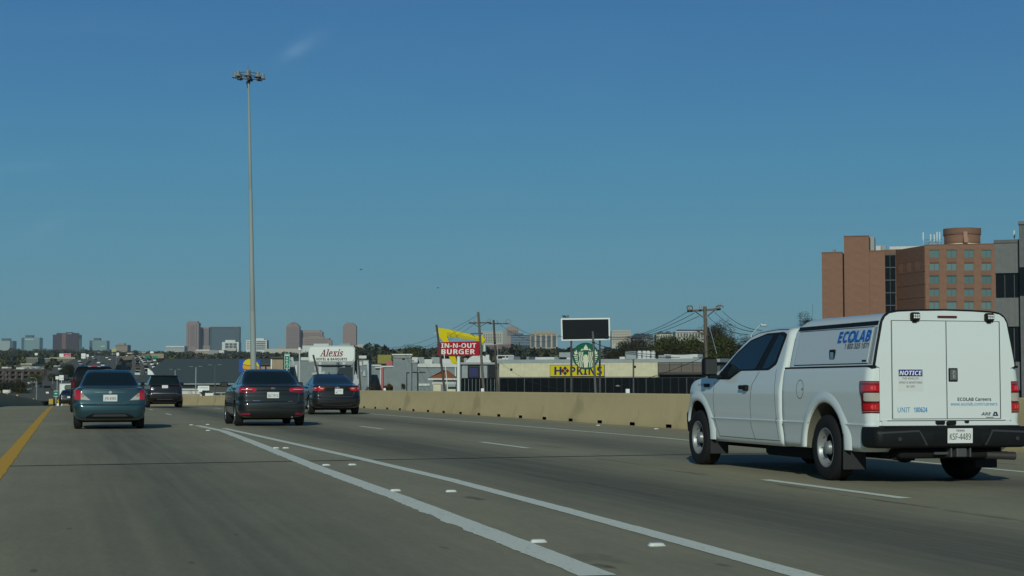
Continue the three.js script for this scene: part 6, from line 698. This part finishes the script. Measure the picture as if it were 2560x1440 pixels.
  for (const e of [-1, 1]) { part('mud_flap', [rbox(.29, .42, .012, .004, e * .855, .385 - .02, .56)], std(.035, .036, .038, .8), o).rotation.x = 0; part('mud_flap', rbox(.27, .30, .012, .004, e * .85, .33, -3.76), std(.035, .036, .038, .8), o); }
  for (const [z] of [[-4.31], [0]]) for (const e of [-1, 1]) addWheel(o, e * .845, .392, z, .394, .255, .235, 'steel');
  // front end, out of sight from here
  part('front_bumper', loft([[.42, .86, -4.80, -5.0, .05, .25, 0, .1], [.48, .92, -4.78, -5.1], [.72, .93, -4.78, -5.12], [.80, .90, -4.80, -5.06]], { seg: 2, n2: 8 }), VM.trim, o); part('grille', K('N', round([[-.58, .82], [.58, .82], [.58, 1.10], [-.58, 1.10]], .05), .02, .08), VM.trim, o); for (const e of [-1, 1]) part('headlamp', K('N', round([[e * .62, .84], [e * .84, .86], [e * .84, 1.10], [e * .62, 1.10]], .04), .012, .05), VM.clear, o);
}

/* ---------- the cars ahead ---------- */
function makeCar(name, label, cat, s, t, turn, spec) {
  const o = placed(name, label, cat, s, t, turn), B = loft(spec.rings, { seg: 4, n2: 40, n1: 8, nc: 7, crease: .5, plan: spec.plan }), [sk, well] = carve(B, spec.arches.map(([z, y, r]) => [z, y, r, spec.wellIn ?? .5, 1.4])), body = part('body', sk, spec.paint, o); well.forEach(w => part('wheel_well', w, VM.well, o)); const S = skin(B);
  const K = {
    o, body, S, both(nm, axis, poly, mat, off, cell = .05, parent = body, depth) { const g = S(axis, poly, off, cell, depth); const m = axis === 'L' ? mirrorX(g) : mirrorX(g); part(nm, g, mat, parent); part(nm, m, mat, parent); },
    one(nm, axis, poly, mat, off, cell = .05, parent = body, depth) { return part(nm, S(axis, poly, off, cell, depth), mat, parent); },
    lamps(build) { for (const e of [0, 1]) { const L = new THREE.Group(); L.name = 'tail_lamp'; o.add(L); build((nm, list, mat, off = .008, cell = .03) => part(nm, list.map(([ax, p]) => S(ax, p, off, cell, .03)).filter(Boolean).map(g => e ? mirrorX(g) : g), mat, L)); } },
    shark(z, h = .09) { const hit = S('T', rectP(-.02, z - .02, .02, z + .02), 0, .05, 0).attributes.position.getY(0); part('roof_antenna', plate([[0, 0], [.16, 0], [.02, h]].map(p => p), .03).translate(0, 0, -.015).rotateY(-Math.PI / 2).translate(0, hit - .01, z - .08), VM.trim, o); },
  };
  for (const [z, y, R, x, w] of spec.wheels) for (const e of [-1, 1]) addWheel(o, e * x, R, z, R, w, R * .64, 'alloy');
  part('underbody', [box(spec.w * 1.55, .14, Math.abs(spec.wheels[1][0] - spec.wheels[0][0]) + .3, 0, .25, (spec.wheels[0][0] + spec.wheels[1][0]) / 2), rbox(spec.w * 1.3, .14, .5, .05, 0, .27, spec.wheels[0][0] + .45)], VM.under, o);
  return K;
}
{ // blue-green compact sedan in the left lane
  const c = makeCar('sedan', 'teal blue compact sedan seen from behind in the left lane', 'sedan', 46.4, 1.13, 0, { w: .93, paint: paint(.025, .064, .080, .40, { metalness: .35 }), plan: z => 1 - .06 * smooth(-3.9, -4.75, z) - .03 * smooth(-1.2, 0, z),
    rings: [[.24, .80, -.20, -4.5, .25, .4, .06, .2], [.30, .88, -.06, -4.6, .26], [.40, .925, -.02, -4.68, .26], [.52, .935, .0, -4.7, .24], [.62, .935, -.005, -4.7, .22], [.67, .935, -.045, -4.66, .2, .4, .05], [.80, .94, -.06, -4.6, .2], [.95, .935, -.07, -4.25, .2], [1.03, .915, -.085, -3.85, .2], [1.075, .87, -.10, -3.55, .2], [1.095, .83, -.16, -3.42, .2, .3, .05], [1.115, .80, -.50, -3.33, .2, .3, .1], [1.22, .745, -.78, -3.08, .22, .3, .12], [1.40, .665, -1.16, -2.66, .22, .3, .12], [1.52, .60, -1.45, -2.35, .24, .3, .12], [1.575, .53, -1.66, -2.15, .2, .25, .1], [1.595, .40, -1.82, -2.02, .1, .1], [1.602, .2, -1.9, -1.97, .04, .04]],
    arches: [[-.98, .33, .385], [-3.72, .33, .385]], wheels: [[-.98, .33, .325, .80, .21], [-3.72, .33, .325, .80, .21]] });
  c.one('rear_window', 'B', round([[-.73, 1.16], [.73, 1.16], [.565, 1.50], [-.565, 1.50]], .06), VM.glass, .005, .08); c.one('windscreen', 'N', round([[-.72, 1.15], [.72, 1.15], [.56, 1.5], [-.56, 1.5]], .06), VM.glass, .005, .1);
  c.both('side_window', 'L', round([[-3.1, 1.13], [-1.05, 1.14], [-1.35, 1.40], [-1.7, 1.50], [-2.3, 1.50], [-2.7, 1.38]], .06), VM.glass, .004, .1); c.both('pillar', 'L', stripP([[-2.0, 1.12], [-1.95, 1.52]], .08), VM.trim, .007, .08); c.both('door_seam', 'L', stripP([[-1.55, 1.12], [-1.6, .8], [-1.45, .35]], .01), VM.seam, .0015, .06); c.both('door_seam', 'L', stripP([[-2.0, 1.12], [-2.03, .35]], .01), VM.seam, .0015, .06);
  c.lamps(P => { P('brake_lens', [['B', round([[-.895, 1.03], [-.79, 1.045], [-.735, .94], [-.755, .785], [-.895, .775]], .03)], ['L', round([[-.38, .98], [-.165, 1.03], [-.165, .775], [-.24, .77]], .03)]], VM.red); P('reverse_lens', [['B', round([[-.745, .965], [-.64, .885], [-.50, .765], [-.752, .782]], .025)]], VM.clear, .009); P('indicator_lens', [['B', round([[-.735, .945], [-.655, .885], [-.68, .85], [-.74, .86]], .012)]], VM.amber, .014); });
  c.one('boot_seam', 'B', stripP([[-.80, .77], [-.47, .755], [-.42, .70], [-.36, .668], [.36, .668], [.42, .70], [.47, .755], [.80, .77]], .014), VM.seam, .002); c.one('boot_lip', 'B', stripP([[-.72, 1.066], [0, 1.085], [.72, 1.066]], .016), VM.seam, .002, .06); c.one('garnish_bar', 'B', round([[-.38, .955], [-.40, .985], [0, 1.0], [.40, .985], [.38, .955], [0, .945]], .01), VM.chrome, .014, .05).material = std(.14, .19, .20, .22, .7); c.one('emblem', 'B', Array.from({ length: 18 }, (_, i) => [Math.cos(i / 9 * Math.PI) * .042, .972 + Math.sin(i / 9 * Math.PI) * .034]), std(.4, .42, .42, .3), .024, .03);
  c.one('plate_recess', 'B', round([[-.42, .93], [.42, .93], [.33, .70], [-.33, .70]], .03), c.body.material, .001, .06); c.one('lower_valance', 'B', round([[-.62, .30], [.62, .30], [.60, .345], [.44, .42], [-.44, .42], [-.60, .345]], .03), VM.trim, .006, .06); c.one('valance_insert', 'B', round([[-.46, .345], [.46, .345], [.40, .40], [-.40, .40]], .03), std(.06, .062, .065, .4), .011, .06);
  numberPlate(c.o, 0, .825, -.035, .36, .175, 'JFK-8985', .12); for (const e of [-1, 1]) { const m = part('side_mirror', [rbox(.20, .14, .10, .045, e * 1.07, 1.10, -2.95, 4), rbox(.12, .04, .07, .015, e * .95, 1.06, -2.95)], c.body.material, c.o); part('mirror_glass', rbox(.16, .105, .01, .004, e * 1.075, 1.10, -2.897), std(.16, .17, .16, .25, .3), m); }
  part('roof_antenna', bar(V(0, 1.59, -1.75), V(0, 1.70, -1.55), .006), VM.trim, c.o);
}
{ // dark grey hatch-tailed car in the middle lane
  const c = makeCar('sedan', 'dark grey sedan with wide red lamps in the middle lane', 'sedan', 48.9, 5.72, 0, { w: 1.0, paint: paint(.017, .021, .022, .42, { metalness: .2 }), plan: z => 1 - .07 * smooth(-4.0, -4.9, z) - .04 * smooth(-1.2, 0, z),
    rings: [[.25, .86, -.18, -4.7, .3, .4, .08, .2], [.32, .94, -.05, -4.8, .32], [.44, .985, -.0, -4.9, .32], [.58, .995, .0, -4.9, .3], [.66, .995, -.012, -4.88, .3], [.72, .99, -.05, -4.85, .28, .4, .08], [.86, .985, -.055, -4.75, .26], [.97, .98, -.085, -4.4, .26], [1.08, .955, -.09, -3.95, .25, .4, .09], [1.14, .90, -.12, -3.6, .25], [1.165, .86, -.22, -3.48, .25, .35, .1], [1.185, .83, -.42, -3.4, .25, .35, .13], [1.28, .785, -.66, -3.15, .26, .35, .16], [1.45, .705, -1.02, -2.75, .26, .35, .16], [1.57, .64, -1.32, -2.45, .26, .3, .15], [1.62, .56, -1.56, -2.22, .2, .25, .12], [1.64, .42, -1.75, -2.08, .1, .1], [1.647, .2, -1.85, -2.0, .04, .04]],
    arches: [[-1.0, .35, .405], [-3.95, .35, .405]], wheels: [[-1.0, .35, .345, .87, .225], [-3.95, .35, .345, .87, .225]] });
  c.one('rear_window', 'B', round([[-.80, 1.205], [.80, 1.205], [.62, 1.555], [-.62, 1.555]], .10), VM.glass, .005, .08); c.one('windscreen', 'N', round([[-.76, 1.22], [.76, 1.22], [.6, 1.55], [-.6, 1.55]], .06), VM.glass, .005, .1);
  c.both('side_window', 'L', round([[-3.2, 1.19], [-.98, 1.22], [-1.12, 1.36], [-1.45, 1.53], [-2.3, 1.56], [-2.75, 1.43]], .06), VM.glass, .004, .1); c.both('pillar', 'L', stripP([[-2.0, 1.19], [-1.92, 1.58]], .08), VM.trim, .007, .08); c.both('pillar', 'L', stripP([[-1.25, 1.20], [-1.42, 1.55]], .05), VM.trim, .007, .08); c.both('door_seam', 'L', stripP([[-1.35, 1.17], [-1.5, .8], [-1.5, .6], [-1.62, .38]], .012), VM.seam, .0015, .06); c.both('door_seam', 'L', stripP([[-2.0, 1.17], [-2.05, .36]], .012), VM.seam, .0015, .06); for (const z of [-1.62, -2.65]) for (const e of [-1, 1]) part('door_handle', rbox(.03, .03, .2, .012, e * .985, 1.04, z), c.body.material, c.body);
  c.lamps(P => { P('brake_lens', [['B', round([[-.885, 1.105], [-.72, 1.115], [-.485, 1.08], [-.455, 1.02], [-.52, .975], [-.885, .955]], .05)], ['L', round([[-.50, 1.06], [-.225, 1.105], [-.225, .955], [-.36, .955]], .04)]], VM.red); P('light_strip', [['B', round(rectP(-.87, 1.035, -.58, 1.055), .008)]], VM.clear, .014); P('lamp_shade', [['B', round([[-.875, 1.02], [-.56, 1.02], [-.56, .985], [-.875, .975]], .02)]], VM.redDeep, .0105); });
  for (const e of [-1, 1]) c.one('bumper_reflector', 'B', round([[e * .88, .335], [e * .64, .335], [e * .64, .38], [e * .88, .375]], .015), std(.42, .02, .07, .3), .006, .03);
  c.one('boot_seam', 'B', stripP([[-.75, .955], [-.72, .72], [-.62, .66], [.62, .66], [.72, .72], [.75, .955]], .012), VM.seam, .002, .05); c.one('boot_ledge', 'B', stripP([[-.45, 1.015], [0, 1.02], [.45, 1.015]], .03), VM.trim, .003, .05); c.one('emblem', 'B', Array.from({ length: 20 }, (_, i) => [Math.cos(i / 10 * Math.PI) * .065, 1.075 + Math.sin(i / 10 * Math.PI) * .028]), std(.25, .27, .28, .25, .8), .01, .03); c.one('high_brake_light', 'B', rectP(-.12, 1.168, .12, 1.18), VM.redDeep, .008, .05); c.one('name_badge', 'B', rectP(-.56, .715, -.36, .733), VM.chrome, .006, .05); c.one('name_badge', 'B', rectP(.42, .70, .56, .712), std(.3, .3, .3, .3, .6), .006, .05);
  c.one('lower_valance', 'B', round([[-.60, .27], [.60, .27], [.56, .33], [-.56, .33]], .02), VM.trim, .005, .06); c.one('bumper_fold', 'B', stripP([[-.9, .50], [0, .525], [.9, .50]], .015), VM.trim, .002, .05);
  numberPlate(c.o, .0, .885, -.028, .335, .17, 'SJZ-7412', .1); for (const e of [-1, 1]) { const m = part('side_mirror', [rbox(.24, .15, .12, .055, e * 1.12, 1.19, -2.98, 4), rbox(.14, .04, .08, .015, e * .99, 1.15, -2.98)], c.body.material, c.o); part('mirror_glass', rbox(.19, .11, .01, .004, e * 1.125, 1.19, -2.917), VM.mirror, m); }
  part('exhaust_tip', cyl(.03, .03, .12, 12).rotateX(Math.PI / 2).translate(.55, .26, -.18), VM.chrome, c.o); c.shark(-1.9);
}
{ // black sedan in the right lane
  const c = makeCar('sedan', 'black sedan with bowtie badge and split red lamps in the right lane', 'sedan', 68.6, 10.88, 0, { w: 1.02, paint: paint(.006, .007, .009, .5), plan: z => 1 - .08 * smooth(-4.2, -5.4, z) - .05 * smooth(-1.2, 0, z),
    rings: [[.27, .88, -.2, -5.2, .3, .4, .1, .2], [.34, .97, -.05, -5.3, .34], [.48, 1.01, .0, -5.4, .34], [.62, 1.02, .0, -5.4, .3], [.78, 1.01, -.05, -5.3, .28], [.95, 1.0, -.06, -5.0, .28], [1.08, .98, -.05, -4.4, .28], [1.17, .93, -.06, -4.0, .28, .4, .12], [1.19, .88, -.3, -3.85, .28, .4, .15], [1.215, .85, -.62, -3.75, .28, .4, .2], [1.32, .80, -1.0, -3.45, .28, .35, .22], [1.48, .72, -1.5, -2.95, .26, .35, .2], [1.59, .65, -1.95, -2.65, .24, .3, .15], [1.635, .56, -2.15, -2.5, .15, .2, .1], [1.65, .4, -2.26, -2.42, .05, .05]],
    arches: [[-1.15, .38, .43], [-4.2, .38, .43]], wheels: [[-1.15, .38, .37, .89, .24], [-4.2, .38, .37, .89, .24]] });
  c.one('rear_window', 'B', round([[-.82, 1.235], [.82, 1.235], [.62, 1.575], [-.62, 1.575]], .10), phys(.014, .028, .045, .04), .005, .08); c.one('windscreen', 'N', round([[-.76, 1.25], [.76, 1.25], [.6, 1.57], [-.6, 1.57]], .06), VM.glass, .005, .1);
  c.both('side_window', 'L', round([[-3.6, 1.21], [-1.15, 1.25], [-1.55, 1.42], [-2.0, 1.56], [-2.6, 1.58], [-3.05, 1.46]], .06), phys(.05, .10, .13, .08), .004, .1); c.both('pillar', 'L', stripP([[-2.35, 1.2], [-2.25, 1.59]], .08), VM.trim, .007, .08); c.both('door_seam', 'L', stripP([[-1.75, 1.2], [-1.85, .8], [-1.75, .4]], .012), VM.seam, .0015, .06);
  c.lamps(P => { P('brake_lens', [['B', round([[-.90, 1.10], [-.80, 1.12], [-.80, .965], [-.90, .955]], .03)], ['L', round([[-.45, 1.08], [-.24, 1.10], [-.24, .955], [-.32, .955]], .04)]], VM.red); P('brake_lens', [['B', round([[-.785, 1.125], [-.50, 1.095], [-.49, 1.03], [-.56, .965], [-.785, .955]], .03)]], VM.red); P('lamp_core', [['B', round(rectP(-.895, 1.045, -.825, 1.08), .02)], ['B', round(rectP(-.70, 1.03, -.56, 1.075), .02)]], std(.75, .35, .35, .2), .013); });
  c.one('boot_seam', 'B', stripP([[-.72, .95], [-.62, .72], [.62, .72], [.72, .95]], .012), VM.seam, .002, .05); c.one('badge', 'B', [[-.10, 1.10], [-.035, 1.10], [-.035, 1.125], [.035, 1.125], [.035, 1.10], [.10, 1.10], [.10, 1.07], [.035, 1.07], [.035, 1.045], [-.035, 1.045], [-.035, 1.07], [-.10, 1.07]], VM.chrome, .01, .03); c.one('chrome_strip', 'B', stripP([[-.6, .40], [0, .375], [.6, .40]], .012), std(.25, .26, .27, .25, .8), .006, .05); c.one('lower_valance', 'B', round([[-.66, .29], [.66, .29], [.6, .35], [-.6, .35]], .02), VM.trim, .005, .06); for (const e of [-1, 1]) c.one('bumper_reflector', 'B', rectP(Math.min(e * .86, e * .68), .44, Math.max(e * .86, e * .68), .462), VM.redDeep, .006, .03);
  { const p = numberPlate(c.o, .06, .935, -.02, .33, .215, '', .06); part('emblem', cyl(.035, .035, .004, 16).rotateX(Math.PI / 2).translate(-.10, -.04, .004), std(.35, .36, .42, .5), p); part('lettering', box(.16, .02, .003, .02, .02, .005), std(.3, .3, .36, .5), p); } for (const e of [-1, 1]) { const m = part('side_mirror', [rbox(.22, .15, .12, .055, e * 1.13, 1.19, -3.3, 4), rbox(.14, .04, .08, .015, e * 1.0, 1.15, -3.3)], c.body.material, c.o); part('mirror_glass', rbox(.18, .11, .01, .004, e * 1.13, 1.19, -3.237), VM.mirror, m); } c.shark(-2.3, .08);
}
{ // black sport utility vehicle farther on
  const c = makeCar('suv', 'black sport utility vehicle beyond the teal blue sedan', 'suv', 94.8, 5.40, 0, { w: .98, paint: paint(.006, .006, .007, .55), plan: z => 1 - .07 * smooth(-3.6, -4.5, z) - .05 * smooth(-1.0, 0, z),
    rings: [[.32, .86, -.22, -4.4, .25, .4, .06, .2], [.40, .95, -.06, -4.5, .28], [.55, .985, .0, -4.55, .28], [.68, .985, .0, -4.55, .26], [.80, .97, -.03, -4.5, .26], [.98, .965, -.05, -4.3, .26], [1.12, .955, -.07, -3.8, .26], [1.20, .925, -.12, -3.5, .26], [1.26, .87, -.22, -3.35, .26, .4, .08], [1.42, .815, -.34, -3.05, .26, .4, .1], [1.60, .745, -.50, -2.65, .26, .4, .1], [1.69, .70, -.56, -2.4, .26, .35, .1], [1.72, .64, -.66, -2.2, .24, .3, .1], [1.738, .45, -.9, -2.0, .2, .2], [1.742, .25, -1.1, -1.9, .1, .1]],
    arches: [[-.88, .38, .43], [-3.62, .38, .43]], wheels: [[-.88, .38, .37, .86, .235], [-3.62, .38, .37, .86, .235]] });
  c.one('rear_window', 'B', round([[-.80, 1.28], [.80, 1.28], [.66, 1.64], [-.66, 1.64]], .08), VM.glass, .005, .08); c.one('roof_spoiler', 'B', round([[-.70, 1.655], [.70, 1.655], [.66, 1.70], [-.66, 1.70]], .02), c.body.material, .06, .06); c.one('windscreen', 'N', round([[-.78, 1.28], [.78, 1.28], [.64, 1.64], [-.64, 1.64]], .06), VM.glass, .005, .1); c.both('side_window', 'L', round([[-3.1, 1.25], [-.75, 1.28], [-.66, 1.40], [-.85, 1.60], [-2.3, 1.64], [-2.7, 1.5]], .06), phys(.05, .10, .13, .08), .004, .1); c.both('pillar', 'L', stripP([[-1.95, 1.25], [-1.9, 1.66]], .08), VM.trim, .007, .08);
  c.lamps(P => { P('brake_lens', [['B', round([[-.84, 1.22], [-.78, 1.22], [-.72, 1.15], [-.76, 1.08], [-.84, 1.14]], .02)], ['L', round([[-.5, 1.17], [-.25, 1.2], [-.25, 1.13]], .03)]], VM.redDeep); });
  c.one('chrome_strip', 'B', stripP([[-.86, 1.262], [.86, 1.262]], .014), std(.25, .25, .26, .25, .8), .006, .06); c.one('tailgate_edge', 'B', stripP([[-.93, .735], [-.72, .735], [-.60, .785], [.60, .785], [.72, .735], [.93, .735]], .018), std(.30, .30, .31, .3, .7), .006, .06); c.one('badge', 'B', rectP(-.74, 1.04, -.52, 1.06), VM.chrome, .006, .05); c.one('badge', 'B', rectP(-.72, .97, -.60, 1.02), std(.35, .35, .36, .3, .7), .006, .05); c.one('lower_valance', 'B', round([[-.72, .40], [.72, .40], [.66, .54], [-.66, .54]], .03), VM.trim, .005, .06); c.one('skid_plate', 'B', round([[-.42, .44], [.42, .44], [.40, .485], [-.40, .485]], .02), std(.10, .10, .11, .4, .4), .010, .06);
  numberPlate(c.o, 0, 1.14, -.04, .32, .16, '', .05); for (const e of [-1, 1]) part('side_mirror', [rbox(.22, .17, .12, .055, e * 1.07, 1.30, -2.85, 4), rbox(.14, .04, .08, .015, e * .95, 1.25, -2.85)], c.body.material, c.o); c.shark(-1.2, .08);
}
{ // black pickup hidden behind the sedan
  const P0 = paint(.007, .008, .009, .32), o = placed('pickup_truck', 'tall black pickup mostly hidden behind the teal blue sedan', 'pickup truck', 77.5, 1.22, 0), A = [[-1.25, .45, .53, .55, 1.3], [-4.95, .45, .53, .55, 1.3]];
  const lower = loft([[.48, .92, -.02, -5.9, .08, .3, 0, .1], [.55, .97, .0, -6.0], [.8, 1.01, .0, -6.05], [1.1, 1.01, .0, -6.05], [1.3, 1.0, .0, -5.9], [1.40, .98, .0, -5.0, .08, .2], [1.44, .95, -.03, -4.5]], { seg: 3, n2: 44 }), [sk, well] = carve(lower, A), body = part('body', sk, P0, o); well.forEach(w => part('wheel_well', w, VM.well, o));
  const cabG = loft([[1.42, .95, -1.95, -4.6, .08, .2, 0, .1], [1.6, .90, -2.0, -4.25], [1.85, .82, -2.1, -3.85], [1.98, .76, -2.2, -3.6], [2.05, .66, -2.35, -3.4, .12, .2], [2.07, .4, -2.6, -3.1, .1, .1]], { seg: 4, n2: 24 }), cab = part('cab', cabG, P0, o), S = skin(cabG);
  part('rear_window', S('B', round([[-.80, 1.5], [.80, 1.5], [.66, 1.93], [-.66, 1.93]], .06), .005, .1), phys(.012, .015, .016, .15), cab); for (const m of [false, true]) { const g = S('L', round([[-4.15, 1.5], [-2.15, 1.5], [-2.25, 1.88], [-3.6, 1.9]], .06), .004, .1); part('side_window', m ? mirrorX(g) : g, VM.glass, cab); } part('high_brake_light', rbox(.2, .035, .03, .01, 0, 2.03, -2.20), VM.red, cab); part('cargo_light', [rbox(.16, .03, .03, .01, -.2, 2.028, -2.2), rbox(.16, .03, .03, .01, .2, 2.028, -2.2)], VM.clear, cab);
  part('tailgate', rbox(1.5, .5, .03, .01, 0, 1.13, .01), P0, o); for (const e of [-1, 1]) { const L = part('tail_lamp', rbox(.17, .42, .10, .02, e * .93, 1.2, -.03), VM.redDeep, o); part('brake_lens', rbox(.12, .10, .02, .01, e * .93, 1.34, .03), VM.redDeep, L); const m = part('side_mirror', [rbox(.22, .30, .12, .05, e * 1.22, 1.55, -3.9), rbox(.2, .05, .08, .02, e * 1.06, 1.45, -3.9)], P0, o); part('mirror_glass', rbox(.17, .22, .01, .004, e * 1.22, 1.57, -3.835), VM.mirror, m); }
  part('rear_bumper', rbox(1.9, .22, .2, .05, 0, .68, .08), VM.chrome, o); for (const z of [-1.25, -4.95]) for (const e of [-1, 1]) addWheel(o, e * .88, .43, z, .43, .28, .26); part('underbody', box(1.4, .2, 5.4, 0, .5, -3), VM.under, o);
}
{ // dark car beyond the crest, left of the hidden pickup
  const c = makeCar('sedan', 'dark car low beyond the crest between the box truck and black pickup', 'sedan', 165, .28, 0, { w: .92, paint: paint(.012, .015, .014, .3), plan: z => 1 - .05 * smooth(-1.2, 0, z), rings: [[.24, .80, -.2, -4.4, .25, .4, .06, .2], [.32, .88, -.05, -4.5], [.55, .92, .0, -4.6], [.75, .92, -.04, -4.5], [.95, .90, -.07, -4.1], [1.05, .84, -.12, -3.5], [1.09, .78, -.45, -3.35], [1.3, .68, -.95, -2.8], [1.44, .58, -1.4, -2.4], [1.48, .4, -1.6, -2.2]], arches: [[-.95, .33, .37], [-3.6, .33, .37]], wheels: [[-.95, .33, .32, .8, .2], [-3.6, .33, .32, .8, .2]] });
  c.one('rear_window', 'B', round([[-.70, 1.13], [.70, 1.13], [.54, 1.40], [-.54, 1.40]], .05), VM.glass, .004, .1); c.lamps(P => P('brake_lens', [['B', round([[-.9, .98], [-.6, .96], [-.62, .84], [-.9, .82]], .03)]], VM.redDeep)); c.one('bumper_shine', 'B', rectP(-.4, .62, .4, .65), VM.chrome, .006, .08); numberPlate(c.o, 0, .8, -.03, .32, .16, '', 0);
}

renderer.render(scene, camera);
